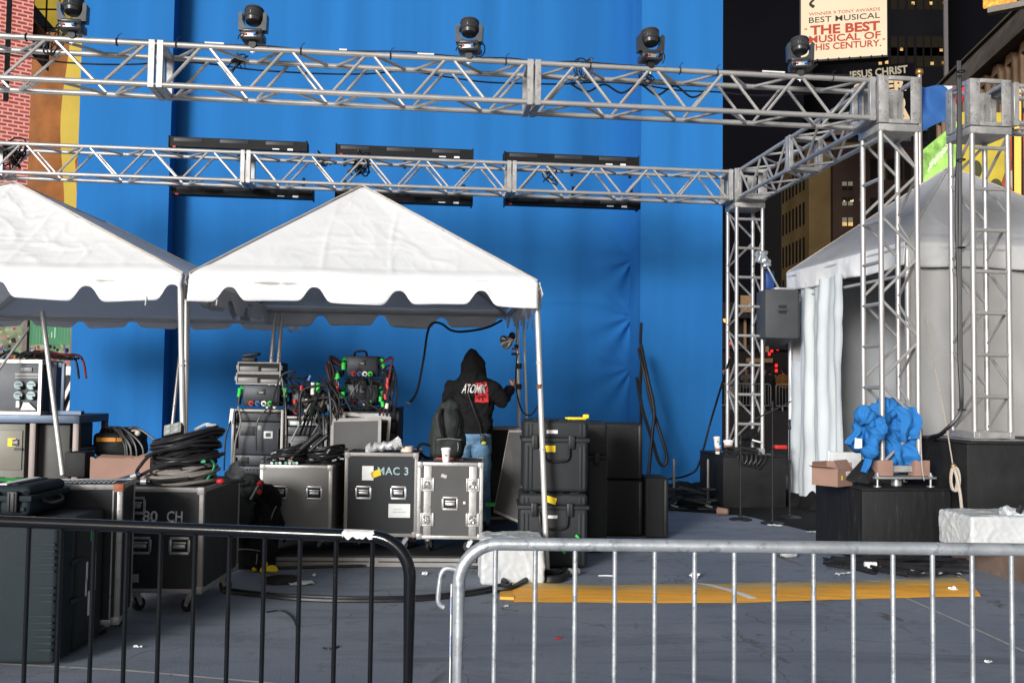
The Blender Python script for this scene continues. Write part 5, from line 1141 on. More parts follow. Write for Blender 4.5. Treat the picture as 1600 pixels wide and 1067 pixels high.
# hoodie with the hood up
b = MB(); b.ell((0, .0, 1.24), (.225, .150, .26)); b.ell((0, .0, 1.08), (.215, .150, .17)); b.bx((-.205, -.13, .985), (.205, .14, 1.12), .06); b.caps((-.14, 0, 1.43), (.14, 0, 1.43), .095, .095)
b.ell((.005, .0, 1.655), (.118, .145, .150)); b.ell((.0, .0, 1.755), (.066, .10, .078)); b.caps((0, -.01, 1.40), (.005, .0, 1.60), .165, .122); b.ell((0, -.05, 1.50), (.15, .09, .10))
b.caps((.20, 0, 1.42), elb, .094, .070); b.caps(elb, hand - fw_ * .09, .070, .046)
b.caps((-.20, 0, 1.42), (-.285, .0, 1.10), .094, .074); b.caps((-.285, 0, 1.10), (-.215, .10, .93), .072, .052)
def hfold(p, n):
    d = .012 * noise.noise(V((p.x * 7, p.y * 7, p.z * 5))) + .012 * (1 - 2.4 * abs(noise.noise(V((p.x * 8 + p.z * 7, p.y * 6, p.z * 3))))) + .007 * (1 - 2.4 * abs(noise.noise(V((p.x * 14 - p.z * 9, p.y * 9, p.z * 8)))))
    if p.z > 1.36: d += .006 * math.sin(p.x * 46) * max(0, 1 - abs(p.z - 1.46) * 7)
    return n * d
hood = baked(b, .012, 4, hfold).build('hoodie', HOOD, man, ang=80)
mb = MB(); mb.lathe([(.20, .965), (.215, .975), (.216, 1.02), (.205, 1.03)], Matrix.Diagonal((1, .70, 1, 1)), 40); mb.build('hem_band', HOOD, hood)
mb = MB(); c_ = hand - fw_ * .075; mb.cyl(c_ - fw_ * .03, c_ + fw_ * .02, .044, .040, 14); mb.build('cuff', HOOD, hood)
b = MB()
for s in (-1, 1): b.caps((s * .095, 0, .93), (s * .115, .02, .50), .110, .082); b.caps((s * .115, .02, .50), (s * .125, 0, .06), .080, .078)
b.ell((0, .0, .95), (.185, .135, .13)); b.bx((-.165, -.11, .92), (.165, .12, 1.03), .05)
baked(b, .012, 4, lambda p, n: n * (.008 * noise.noise(V((p.x * 8, p.y * 8, p.z * 14))) + .006 * (1 - 2 * abs(noise.noise(V((p.x * 6, p.y * 6, p.z * 18)))))) ).build('jeans', JEAN, man, ang=80)
for s in (-1, 1):
    b = MB(); b.caps((s * .125, -.04, .045), (s * .15, .16, .04), .05, .045); b.bx((s * .14 - .05, -.08, .0), (s * .14 + .05, .20, .03), .012); baked(b, .01, 3).build('shoe', SHOE, man, ang=80)
bv = BVHTree.FromObject(hood, bpy.context.evaluated_depsgraph_get())
def on_back(nm, mb, m, off):
    bmesh.ops.triangulate(mb.bm, faces=mb.bm.faces); bmesh.ops.subdivide_edges(mb.bm, edges=[e for e in mb.bm.edges if e.calc_length() > .02], cuts=5, use_grid_fill=True)
    for v in mb.bm.verts:
        hit = bv.ray_cast(V((v.co.x, -1, v.co.z)), V((0, 1, 0)))
        y = hit[0].y if hit[0] else -.16
        v.co.y = y - off
    return mb.build(nm, m, hood, smooth=False)
REDP = mat('red_shirt_print', (.55, .03, .035), .8, 0, .3, 30, col2=(.03, .008, .008), amt=.53, cs=34); WHP = mat('white_shirt_print', (.62, .58, .56), .8, 0, .15, 40)
zt_ = lambda py: lz(py, 9.85, 736) - DK
xt_ = lambda px: lx(px, 9.85, 610) - pm.x
rnd = random.Random(4); mb = MB()
pts = [(744, 598), (760, 596), (763, 607), (764, 628), (757, 629), (754, 620), (750, 628), (743, 628), (745, 614)]
mb.bm.faces.new([mb.bm.verts.new(V((xt_(a), 0, zt_(b_)))) for a, b_ in pts])
on_back('red_print', mb, REDP, .004)
me = fit(text_mesh('ATOMIK', 1, .01, 0), xt_(760) - xt_(724), zt_(599) - zt_(613)); mb = MB()
for v in me.vertices: v.co += V((.010 * noise.noise(v.co * 60), .014 * noise.noise(v.co * 45 + V((3, 3, 3))), 0))
mb = MB(); mb.add_mesh(me, Matrix.Translation((xt_(742), 0, zt_(607))) @ FACE @ Matrix(((1, .25, 0, 0), (0, 1, 0, 0), (0, 0, 1, 0), (0, 0, 0, 1)))); bmesh.ops.remove_doubles(mb.bm, verts=mb.bm.verts, dist=.0001)
on_back('white_print', mb, WHP, .013)
mb = MB()
for i in range(12): x, z = xt_(rnd.uniform(724, 764)), zt_(rnd.uniform(597, 616)); mb.bm.faces.new([mb.bm.verts.new(V((x + a * .006, 0, z + c * .02))) for a, c in ((-.5, -.4), (.5, -.6), (.3, .5))])
on_back('red_drips', mb, REDP, .003)
mb = MB(); mb.tube(spl([P(732, 616, 9.8), P(742, 645, 9.8), P(750, 665, 9.82), P(751, 680, 9.84)], 6), .006, 6); mb.box(P(755, 686, 9.84), (.06, .03, .09), None, .01); mb.ell(P(756, 692, 9.82), (.025, .012, .018), m=1); mb.build('belt_radio', [BLK, mat('yellow_green_tag', (.55, .6, .05), .5)], man, world=True)

# ------------------------------------------------------------------ things on and round the tower blocks
b = MB(); c = FT
for (px, py, rx, ry, rz_, dy) in ((1372, 648, .15, .12, .13, .02), (1410, 660, .16, .125, .17, .02), (1400, 700, .17, .12, .15, .0), (1360, 680, .16, .12, .14, .03), (1425, 712, .11, .10, .085, -.04), (1345, 668, .10, .09, .12, .03), (1388, 640, .12, .11, .12, .03), (1337, 690, .06, .06, .10, .03), (1365, 712, .085, .075, .15, -.01), (1358, 735, .045, .05, .10, -.02), (1395, 726, .12, .09, .06, -.0)):
    b.ell(P(1383 + (px - 1383) * .84, 688 + (py - 688) * .84, FT.y + dy), (rx * .70, ry * .9, rz_ * .70))
for pts, w in (([(1352, 650), (1338, 672), (1328, 694)], .05), ([(1372, 665), (1360, 690), (1352, 712)], .055), ([(1415, 640), (1428, 670), (1430, 688)], .07), ([(1400, 690), (1425, 715), (1436, 722)], .06), ([(1360, 640), (1385, 622), (1402, 636)], .06), ([(1345, 640), (1360, 655), (1390, 650)], .055)):
    pts = [P(1383 + (a - 1383) * .84, 688 + (b_ - 688) * .84, FT.y - (.05 if w != .055 else .30)) for a, b_ in pts]
    for p, q in zip(pts, pts[1:]): b.caps(p, q, w * .75, w * .6)
def crumple(p, n):
    q = V((p.x * 1.0, p.y, p.z * .75))
    q = q + V((noise.noise(p * 4), noise.noise(p * 4 + V((5, 5, 5))), noise.noise(p * 4 + V((9, 1, 4))))) * .06
    r1 = 1 - 2.2 * abs(noise.noise(q * 5.5 + V((3, 1, 8)))); r2 = 1 - 2.2 * abs(noise.noise(q * 12 + V((7, 2, 1)))); r3 = 1 - 2.4 * abs(noise.noise(V((q.x * 24 + q.z * 12, q.y * 24, q.z * 9))))
    return n * (.030 * r1 + .028 * r2 + .015 * r3)
mb = baked(b, .0078, 2, crumple); bm = mb.bm
for v in bm.verts:                                  # keep the cloth inside the front tubes of the tower
    rel = V(v.co) - FT; f = rel.dot(N_)
    if f < -.150 and rel.dot(U) > -.22: v.co += N_ * (-.150 - f)
def flap(tl, tr_, bl_, br_, Y0, Y1, k, amp=.025):
    a, b_, c_, d_ = P(*tl, Y0), P(*tr_, Y0), P(*bl_, Y1), P(*br_, Y1)
    mb.grid(lambda u, v: a.lerp(b_, u).lerp(c_.lerp(d_, u), v) - N_ * (amp * math.sin(u * 8 + v * 2.5 + k) * (.4 + .6 * v) + .06 * math.sin(v * math.pi) + .02 * noise.noise(V((u * 4, v * 5, k)))) + U * (.012 * math.sin(v * 9 + k)), 26, 34)
flap((1342, 640), (1376, 632), (1346, 736), (1358, 740), 9.08, 8.88, 1.)
flap((1336, 645), (1356, 638), (1322, 692), (1342, 700), 9.12, 9.02, 2.6)
flap((1398, 634), (1433, 636), (1408, 690), (1434, 684), 9.04, 9.0, 4.)
flap((1384, 680), (1418, 690), (1402, 730), (1440, 722), 9.06, 9.02, 5.2)
tag(mb.build('cloth_bundle', BLUEB, world=True, loc=P(1385, 720, FT.y), ang=75), 'bright blue cloth bundled into the foot of the front tower', 'cloth')
mb = MB(); a, b_, c_, d_ = P(1336, 684, 8.93), P(1347, 686, 8.93), P(1347, 701, 8.93), P(1335, 700, 8.93); mb.poly([a, b_, c_, d_], (0, .002, 0)); tag(mb.build('paper_tag', PAPER, world=True, loc=a), 'white paper tag on the left side of the blue cloth bundle', 'tag')
# open cardboard box
bc = P(1309, 746, 8.86); t = thing('cardboard_box', 'small open cardboard box on the left end of the front ballast block', 'cardboard box', (bc.x, bc.y, .672), R(40))
w, d, h = .25, .27, .165
mb = MB(); mb.bx((0, 0, 0), (w, .004, h)); mb.bx((0, .0045, 0), (.004, d, h)); mb.bx((w - .004, .0045, 0), (w, d, h + .05)); mb.bx((.0045, d - .004, .0), (w - .0045, d, h + .05)); mb.bx((.0045, .0045, .0), (w - .0045, d - .0045, .004)); mb.build('box_wall', CARD, t, smooth=False)
mb = MB(); mb.poly([(0, 0, h), (0, d, h), (-.10, d * .9, h + .02), (-.10, d * .12, h + .02)], (0, 0, .004)); mb.poly([(0, .0, h), (w * .98, .0, h), (w * .95, .05, h + .075), (w * .05, .05, h + .075)], (0, .004, 0)); mb.build('flap', CARD, t, smooth=False)
mb = MB(); mb.bx((.14, -.002, .10), (.21, -.0005, .135), m=0); mb.bx((.155, -.003, .108), (.195, -.0018, .112), m=1); mb.bx((.155, -.003, .120), (.195, -.0018, .124), m=1); mb.bx((.06, -.002, .06), (.085, -.0005, .10), m=2); mb.build('box_label', [PAPER, BLK, YEL], t)
mb = MB(); q = [P(1319, 749, 8.95), P(1357, 756, 8.84), P(1366, 738, 8.95), P(1347, 717, 9.05)]; mb.poly(q, V((.02, .03, .0))); tag(mb.build('dark_wedge', BLKDULL, world=True, loc=q[0]), 'dark grey sloping board behind the small cardboard box', 'board')
# ropes, cable bundle and pulley
ROPE = mat('pale_rope', (.42, .37, .31), .8, 0, .15, 60)
cable('guy_rope', [P(1447, 490, 10.2), P(1458, 560, 9.7), P(1476, 650, 9.05), P(1489, 727, 8.62)], .006, 'pale rope slanting down to the corner of the right ballast block', ROPE, 'rope')
cable('guy_rope', [P(1436, 560, 9.25), P(1438, 640, 9.1), P(1440, 720, 8.85), P(1444, 750, 8.7)], .005, 'thin straight cord beside the right leg of the front tower', ROPE, 'rope')
mb = MB()
for k in range(4): mb.tube([P(1491, 748, 8.6) + V((.028 * (1 + .12 * k) * math.cos(a), -.012 * k + .01, .105 * math.sin(a))) for a in [i * 2 * math.pi / 22 for i in range(22)]], .010, 6, True)
mb.tube(spl([P(1489, 727, 8.62), P(1495, 745, 8.56), P(1500, 770, 8.56), P(1503, 798, 8.58)], 6), .014, 7); mb.ell(P(1490, 728, 8.6), (.025, .02, .025), m=1)
tag(mb.build('rope_hank', [ROPE, mat('brass_hook', (.35, .22, .1), .4, .6)], world=True, loc=P(1490, 750, 8.6)), 'hank of pale rope hanging between the two front ballast blocks', 'rope')
mb = MB(); rnd = random.Random(31)
for k in range(5):
    o = rnd.uniform(-5, 5); pts = [P(1501 + o, 96, 9.1), P(1502 + o, 200, 9.05), P(1501 + o + rnd.uniform(-3, 3), 330, 9.0), P(1502 + o, 450, 9.0), P(1503 + o, 560, 8.95), P(1504 + o * .6, 620, 8.9), P(1500 + o * .5, 648, 8.86), P(1476 + o, 676, 8.95), P(1458 + o * 2, 695 + o, 9.3), P(1450 + o * 2, 760 + k * 4, 9.55)]
    mb.tube(spl(pts, 8), .013, 7)
for y in (387, 640, 112, 250): p = P(1502 if y < 600 else 1503, y, 8.99 if y < 600 else 8.9); mb.tube([p + V((.035 * math.cos(a), .035 * math.sin(a), 0)) for a in [i * math.pi / 6 for i in range(12)]], .007, 5, True)
tag(mb.build('cable_bundle', CAB, world=True, loc=P(1502, 400, 9.0)), 'thick bundle of black cables strapped down the right truss tower', 'cables')
# white wrapped box on the kerb and the one by the tent leg
def wrapped(label, loc, rz, w, d, h, s=1.):
    b = MB(); b.bx((0, 0, 0), (w, d, h), .02); mb = baked(b, .010, 2, lambda p, n: n * (.010 * noise.noise(p * 4) + .006 * s * max(0, 1 - 6 * abs(noise.noise(V((p.x * 5, p.y * 5, p.z * 4)) + V((w, h, d)) * 9))) + .004 * max(0, 1 - 6 * abs(noise.noise(V((p.x * 9 + p.z * 6, p.y * 9, p.z * 8))))) + .003 * noise.noise(p * 25)))
    return tag(mb.build('wrapped_ballast', WRAP, loc=loc, rz=rz, ang=40), label, 'wrapped ballast', 'white wrapped ballast weights')
p = G(749, 914); wrapped('white wrapped ballast box at the right front leg of the middle tent', (p.x + .01, p.y, 0), R(4), .50, .36, .365)
wrapped('white wrapped ballast box on the kerb at the right photo edge', (P(1506, 830, 8.05).x + .03, 7.98, .243), R(5), .80, .52, .29, .7)
t = thing('grey_rag', 'grey cloth and black strap lying on the white box at the right photo edge', 'rag', P(1580, 806, 8.15)); o = MW[t].translation
b = MB(); b.ell(P(1576, 800, 8.15), (.075, .07, .05)); b.ell(P(1592, 808, 8.15), (.09, .07, .05)); baked(b, .011, 3, lambda p, n: n * (.02 * noise.noise(p * 15) + .012 * noise.noise(p * 33))).build('cloth', mat('grey_rag_cloth', (.45, .47, .5), .8, 0, .5, 14), t, world=True, ang=80)
mb = MB(); mb.box(P(1572, 814, 8.08), (.16, .04, .02), Matrix.Rotation(-.25, 3, 'Y'), .006); mb.box(P(1594, 795, 8.06), (.05, .02, .07), Matrix.Rotation(.5, 3, 'Y'), .006); mb.build('strap', BLK, t, world=True)
# loudspeaker hung on the rear tower, its rigging
sp = P(1196, 528, 12.65); w = lx(1252, 12.65, 490) - sp.x; h = lz(452, 12.65, 1220) - sp.z
t = thing('hung_loudspeaker', 'grey black loudspeaker hung on the rear truss tower', 'loudspeaker', sp, R(2)); SPK = mat('speaker_paint', (.050, .053, .057), .55, 0, .1, 6, .15, 150)
mb = MB(); mb.bx((0, 0, 0), (w - .03, .42, h), .012); mb.poly([(w - .03, .0, .02), (w - .03, .42, .02), (w, .42, .04), (w, .05, .04)], (0, 0, h - .06)); mb.poly([(.02, .02, 0), (w - .06, .02, 0), (w - .15, .3, -.09), (.08, .3, -.09)], (0, .1, 0)); mb.build('cabinet', SPK, t)
mb = MB(); mb.bx((w * .37, -.004, h * .50), (w * .60, .0, h * .68), m=0); mb.bx((w * .30, -.016, h * .565), (w * .66, -.0045, h * .605), .004, m=1); mb.build('handle', [BLK, SPK], t)
mb = MB(); mb.bx((w * .3, .05, h + .001), (w * .85, .35, h + .03), .004); mb.build('fly_plate', STEEL, t)
cable('hoist_chain', [P(1190, 400, 12.75), P(1198, 415, 12.7), P(1207, 432, 12.7), P(1216, 449, 12.75)], .014, 'steel hoist chain above the hung loudspeaker', GALV, 'chain', 10, seg=5)
b = MB(); b.ell(P(1190, 402, 12.7), (.085, .07, .09)); b.ell(P(1198, 412, 12.7), (.05, .05, .07)); tag(baked(b, .012, 2, lambda p, n: n * .045 * noise.noise(p * 20)).build('hoist_sling', GALV, world=True, loc=P(1190, 402, 12.7)), 'knotted grey sling at the top of the hoist chain', 'sling')
mb = MB(); mb.box(P(1202, 438, 12.95), (.11, .1, .25), None, .01); tag(mb.build('blue_hoist', mat('deep_blue_case', (.012, .05, .20), .4), world=True, loc=P(1202, 438, 12.95)), 'deep blue hoist body behind the chain on the rear tower', 'hoist')
# clutter on the rear block
zb = .695
p = P(1120, 700, 12.85); cup('white cup standing on a tan cup, left end of the rear block', (p.x, 12.85, zb + .10), 1.05); cup('tan paper cup under the white cup on the rear block', (p.x + .01, 12.84, zb), .95, None, CARD)
p = P(1138, 700, 12.9); cup('tall coffee cup with brown sleeve beside the rear tower foot', (p.x, 12.9, zb), 1.5, None, CARD)
b = MB(); b.ell(P(1169, 682, 12.95), (.12, .08, .055)); b.ell(P(1176, 676, 12.95), (.07, .06, .05)); tag(baked(b, .012, 2, lambda p, n: n * .03 * noise.noise(p * 18)).build('black_bag', FABK, world=True, loc=P(1169, 684, 12.95)), 'crumpled black bag inside the foot of the rear tower', 'bag')
mb = MB(); mb.box(P(1182, 689, 12.85), (.12, .02, .02), Matrix.Rotation(.25, 3, 'Y'), .004); tag(mb.build('paper_scrap', PAPER, world=True, loc=P(1182, 689, 12.85)), 'white paper scrap in front of the black bag on the rear tower foot', 'paper')
cp = P(1165, 700, 12.85); coil('coil of black cable hanging over the front of the rear block', (cp.x - .05, 12.83, zb), .22, .14, 4, 4, .011, [CAB], 41)
mb = MB(); 
for s in range(5): x = -.1 + .06 * s; mb.tube(spl([(x, .0, .03), (x + .02, -.22, .01), (x + .04, -.235, -.08 - .02 * s), (x + .10, -.23, -.12), (x + .16, -.22, -.02), (x + .18, -.1, .03)], 6), .010, 6)
tag(mb.build('hanging_loops', CAB, loc=(cp.x - .08, 12.86, zb)), 'black cable loops dropping over the front face of the rear block', 'cable')
mb = MB(); mb.box(P(1219, 698, 12.8), (.16, .12, .05), None, .01); tag(mb.build('red_pouch', [RED], world=True, loc=P(1219, 700, 12.8)), 'red pouch on the right end of the rear block', 'pouch')
cable('wall_cable', [P(1141, 560, 13.0), P(1128, 600, 13.6), P(1110, 660, 14.2), P(1092, 725, 13.9), P(1075, 742, 13.5), P(1045, 748, 13.2)], .016, 'black cable swooping from the rear tower across the right blue panel')
mb = MB(); 
for r_, pts in ((.026, [(998, 545, 14.75), (1006, 580, 14.55), (1020, 640, 14.5), (1036, 690, 14.45), (1042, 715, 14.45), (1037, 727, 14.45), (1029, 720, 14.45), (1020, 690, 14.45), (1004, 640, 14.5), (995, 590, 14.7)]), (.026, [(1002, 540, 14.75), (1012, 590, 14.5), (1022, 640, 14.42), (1019, 680, 14.4), (1013, 745, 14.4)])): mb.tube(spl([P(*p) for p in pts], 8), r_, 9)
tag(mb.build('hanging_hose', RUB, world=True, loc=P(1010, 600, 14.5)), 'thick black hose looping down from the seam of the blue wall', 'hose')
# microphone stands, posts, tarp
def mic_stand(label, px, py, ytop, loc_boom=None):
    g = G(px, py); t = thing('microphone_stand', label, 'microphone stand', (g.x, g.y, 0), 0, 'microphone stands in front of the rear block'); zt = lz(ytop, g.y, px)
    mb = MB(); mb.lathe([(.135, 0), (.135, .012), (.10, .022), (.03, .03), (.02, .05)], None, 26); mb.build('base', BLK, t)
    mb = MB(); mb.cyl((0, 0, .04), (0, 0, zt * .62), .013, seg=9); mb.cyl((0, 0, zt * .6), (0, 0, zt), .009, seg=9); mb.cyl((0, 0, zt * .59), (0, 0, zt * .64), .019, seg=9); mb.build('pole', BLK, t)
    mb = MB(); mb.box((.0, 0, zt), (.03, .03, .05), None, .005); mb.cyl((0, 0, zt + .02), (0, 0, zt + .10), .012, .016, 9)
    if loc_boom: mb.cyl((-loc_boom, 0, zt - .12), (loc_boom, 0, zt + .10), .008, seg=8)
    mb.build('clip', BLK, t); return t
mic_stand('microphone stand left of the other two in front of the rear block', 1157, 812, 692); mic_stand('tall microphone stand with a boom, middle one before the rear block', 1207, 818, 640, .22); mic_stand('microphone stand next to the white tent curtain', 1234, 809, 668)
for px, l in ((1052, 'bare steel post stub beside the small loudspeaker'), (1105, 'bare steel post stub left of the rear block')):
    g = G(px + 1, 795); t = thing('post_stub', l, 'post', (g.x, g.y, 0), 0, 'steel post stubs on black bases'); mb = MB(); z0, z1 = lz(763, g.y, px), lz(717, g.y, px); mb.cyl((0, 0, z0), (0, 0, z1), .017, seg=10); mb.build('post', mat('old_steel', (.25, .22, .19), .45, .6), t)
    mb = MB(); mb.cyl((0, 0, .03), (0, 0, z0 + .01), .028, seg=10); mb.bx((-.09, -.06, z0 - .015), (.09, .06, z0 + .005)); mb.bx((-.16, -.16, 0), (.16, .16, .03), .006); mb.build('base', BLK, t)
    mb = MB(); mb.ell((0, -.06, .10), (.03, .02, .03)); mb.cyl((-.05, -.08, .06), (.04, -.07, .03), .014, seg=7); mb.build('clamp', GALV, t)
b = MB()
for (px, py, rx, ry, rz_) in ((1075, 790, .45, .35, .10), (1060, 775, .35, .4, .16), (1095, 770, .3, .3, .12), (1040, 782, .25, .4, .14)): g = G(px, py); b.ell((g.x, g.y, .02), (rx, ry, rz_))
tag(baked(b, .03, 3, lambda p, n: n * (.05 * noise.noise(p * 4) + .03 * (1 - 2 * abs(noise.noise(p * 7))))).build('black_tarp', FABK, world=True, loc=G(1070, 785), ang=80), 'heap of black tarps and boards on the ground by the blue wall', 'tarp')
b = MB()
for (px, py, rx, ry, rz_) in ((1262, 790, .38, .3, .14), (1285, 795, .3, .3, .2), (1240, 785, .3, .3, .10)): g = G(px, py); b.ell((g.x, g.y, .02), (rx, ry, rz_))
tag(baked(b, .03, 3, lambda p, n: n * (.04 * noise.noise(p * 5) + .03 * (1 - 2 * abs(noise.noise(p * 8))))).build('black_tarp', FABK, world=True, loc=G(1262, 795), ang=80), 'heap of black cloth under the white tent curtain', 'tarp')
mb = MB(); rnd = random.Random(17)
for i in range(9): a = G(rnd.uniform(1045, 1100), rnd.uniform(772, 800)); mb.box(a + V((0, 0, .12)), (rnd.uniform(.3, .6), .05, .03), Matrix.Rotation(rnd.uniform(-.8, .8), 3, 'Z') @ Matrix.Rotation(rnd.uniform(-.25, .25), 3, 'Y'))
tag(mb.build('loose_boards', BAGG, world=True, loc=G(1070, 790)), 'loose dark boards scattered on the black heap by the blue wall', 'boards')
# yellow cable ramp
fr = spl([G(803, 941), G(980, 942), G(1160, 942), G(1350, 936), G(1533, 932)], 16); bkk = spl([G(799, 908), G(930, 914), G(1060, 912), G(1300, 909), G(1500, 902)], 16); n = len(fr) - 1
RORG = mat('worn_orange_vinyl', (.85, .40, .045), .6, 0, .18, 3, .4, 20, col2=(.50, .34, .15), amt=.60, cs=5, stretch=(.5, 7, 1)); RBEI = mat('worn_beige_vinyl', (.62, .42, .15), .65, 0, .18, 3, .4, 20, col2=(.33, .27, .17), amt=.57, cs=5, stretch=(.5, 7, 1))
t = thing('cable_ramp', 'orange and beige cable ramp mat curving across the ground', 'cable ramp', G(1160, 925))
def rp(u, v): i = min(int(u * n), n - 1); f = u * n - i; a = fr[i].lerp(fr[i + 1], f); b = bkk[i].lerp(bkk[i + 1], f); p = a.lerp(b, v); return p + Z * (.004 + .026 * math.sin(math.pi * min(1, max(0, v))) ** .7 + .006 * noise.noise(p * 3))
mb = MB(); mb.grid(lambda u, v: rp(u, v * .52), 120, 8); mb.build('orange_half', RORG, t, world=True, ang=60)
mb = MB(); mb.grid(lambda u, v: rp(u, .52 + v * .48), 120, 8); mb.build('beige_half', RBEI, t, world=True, ang=60)
mb = MB(); mb.grid(lambda u, v: rp(u, .985 + .03 * v) + Z * .004, 120, 1); mb.grid(lambda u, v: rp(.515 + .018 * u + .01 * (1 - v), .08 + .9 * v) + Z * .004, 4, 10)
for k in range(8): mb.grid(lambda u, v: rp(.58 + .045 * k + .02 * u, .84 + .05 * v) + Z * .003, 3, 1)
mb.build('white_tape', PAPER, t, world=True)
mb = MB(); mb.poly([G(781, 929) + Z * .004, G(781, 937) + Z * .004, G(803, 938) + Z * .004, G(803, 926) + Z * .004], (0, 0, .02)); mb.build('ramp_tongue', RORG, t, world=True)
# ground cables and litter
gc = lambda L, z=.014: [G(x, y) + Z * z for x, y in L]
cable('ground_cable', gc([(350, 926), (400, 932), (460, 938), (540, 941), (640, 940), (720, 933), (770, 925), (800, 915)]), .016, 'black cable lying across the ground to the ramp, nearer strand')
cable('ground_cable', gc([(345, 922), (400, 929), (470, 934), (560, 937), (650, 935), (725, 928), (780, 917), (800, 912)]), .014, 'black cable lying across the ground to the ramp, farther strand')
cable('ground_cable', gc([(372, 890), (450, 889), (560, 886), (660, 884), (740, 888), (770, 893)]), .012, 'black cable along the foot of the stage deck')
for k, l in enumerate(('outer loop of black hose by the left end of the ramp', 'inner loop of black hose by the left end of the ramp')):
    cable('hose_loop', [G(x, y) + Z * (.02 + .02 * k) for x, y in ((786, 918 - k), (792, 902), (815, 896 - k * 2), (845, 899), (868, 903), (884, 899 - k * 2), (880, 908), (862, 911), (830, 910), (800, 922 + k * 4), (770, 926))], .022, l, RUB, 'hose')
mb = MB(); rnd = random.Random(77)
for i in range(26):
    a = G(rnd.uniform(1285, 1340), rnd.uniform(878, 892)); b_ = G(rnd.uniform(1400, 1520), rnd.uniform(882, 906)); m1 = a.lerp(b_, .33) + V((0, rnd.uniform(-.25, .2), 0)); m2 = a.lerp(b_, .66) + V((0, rnd.uniform(-.25, .2), 0)); zz = rnd.uniform(.012, .06)
    mb.tube(spl([a + Z * zz, m1 + Z * zz, m2 + Z * zz, b_ + Z * zz], 8), rnd.choice((.009, .012, .016)), 6)
tag(mb.build('cable_heap', CAB, world=True, loc=G(1400, 890)), 'heap of black cables in front of the front ballast block', 'cables')
def litter(nm, px, py, label, cat, fn, rz=0): 
    g = G(px, py); mb = MB(); m = fn(mb); return tag(mb.build(nm, m, loc=(g.x, g.y, .004), rz=rz), label, cat)
def crum(s, k):
    def f(mb):
        b = MB(); b.ell((0, 0, s * .5), (s, s * .8, s * .55)); q = baked(b, s * .16, 1, lambda p, n: n * s * .5 * noise.noise(p * (2.2 / s) + V((k, k, k)))); mb.bm.free(); mb.bm = q.bm; return PAPER
    return f
def sheet(w, d, k):
    def f(mb): mb.grid(lambda u, v: ((u - .5) * w, (v - .5) * d, .004 + .02 * abs(noise.noise(V((u * 3, v * 3, k))))), 8, 8); return PAPER
    return f
litter('paper_scrap', 470, 912, 'white crumpled paper sheet beside the black floor disc', 'paper', sheet(.19, .14, 2), .4)
litter('paper_scrap', 491, 900, 'small paper ball near the deck, right of the paper sheet', 'paper', crum(.016, 3))
litter('paper_scrap', 664, 898, 'white paper ball on the ground left of the wrapped ballast', 'paper', crum(.022, 5))
litter('paper_scrap', 1085, 903, 'torn white paper just behind the middle of the ramp', 'paper', crum(.04, 7))
litter('paper_scrap', 1318, 898, 'twisted white paper strip in front of the front ballast block', 'paper', sheet(.16, .05, 9), .5)
litter('paper_scrap', 1212, 822, 'white crumpled paper at the base of the middle microphone stand', 'paper', sheet(.18, .10, 11), .2)
litter('paper_scrap', 1272, 832, 'torn white paper on the black matting left of the front block', 'paper', sheet(.16, .10, 12), .2)
litter('paper_scrap', 1490, 925, 'white paper ring at the right end of the ramp', 'paper', crum(.035, 13))
litter('paper_scrap', 1545, 1036, 'white paper scrap on the bare ground at lower right', 'paper', sheet(.05, .03, 14), .6)
litter('paper_scrap', 790, 949, 'white paper flake in front of the ramp tongue', 'paper', sheet(.05, .02, 15), .9)
litter('paper_scrap', 215, 1013, 'white paper flake on the ground right of the ribbed case', 'paper', sheet(.05, .02, 16), .2)
litter('red_scrap', 872, 998, 'small red scrap on the bare ground in front of the ramp', 'scrap', lambda mb: (mb.box((0, 0, .004), (.04, .02, .008), None, .002), RED)[1], .3)
litter('paper_scrap', 935, 901, 'thin white strip on the ground behind the ramp', 'paper', lambda mb: (mb.tube(spl([(0, 0, .006), (.06, .01, .006), (.12, .0, .006)], 5), .006, 5), PAPER)[1])
litter('tin_can', 897, 900, 'shiny crushed can lying behind the left part of the ramp', 'can', lambda mb: (mb.cyl((-.04, 0, .033), (.05, .03, .03), .033, .028, 14), [ALU])[1], .4)
litter('plastic_bottle', 1243, 871, 'clear bottle with green cap lying before the front ballast block', 'bottle', lambda mb: (mb.lathe([(.026, 0), (.03, .02), (.03, .11), (.012, .15), (.012, .16)], Matrix.Translation((0, 0, .03)) @ Matrix.Rotation(R(90), 4, 'Y'), 14), mb.cyl((-.012, 0, .03), (.012, 0, .03), .016, seg=10, m=1), [CLEAR, GRN])[2], R(200))
litter('coffee_cup', 1138, 806, 'dropped paper cup lying left of the microphone stands', 'cup', lambda mb: (mb.lathe([(.035, 0), (.035, .004), (.048, .13), (.05, .13), (.05, .135)], Matrix.Translation((0, 0, .05)) @ Matrix.Rotation(R(90), 4, 'Y'), 18), CARD)[1], R(150))
litter('coffee_cup', 1280, 816, 'white paper cup lying against the left side of the front block', 'cup', lambda mb: (mb.lathe([(.035, 0), (.035, .004), (.045, .11), (.048, .11), (.048, .115)], Matrix.Translation((0, 0, .05)) @ Matrix.Rotation(R(80), 4, 'Y'), 18), CUP)[1], R(60))
litter('floor_disc', 440, 908, 'flat black rubber disc on the ground in front of the deck', 'disc', lambda mb: (mb.lathe([(.15, 0), (.15, .02), (.12, .03), (.05, .03)], None, 26), RUB)[1])
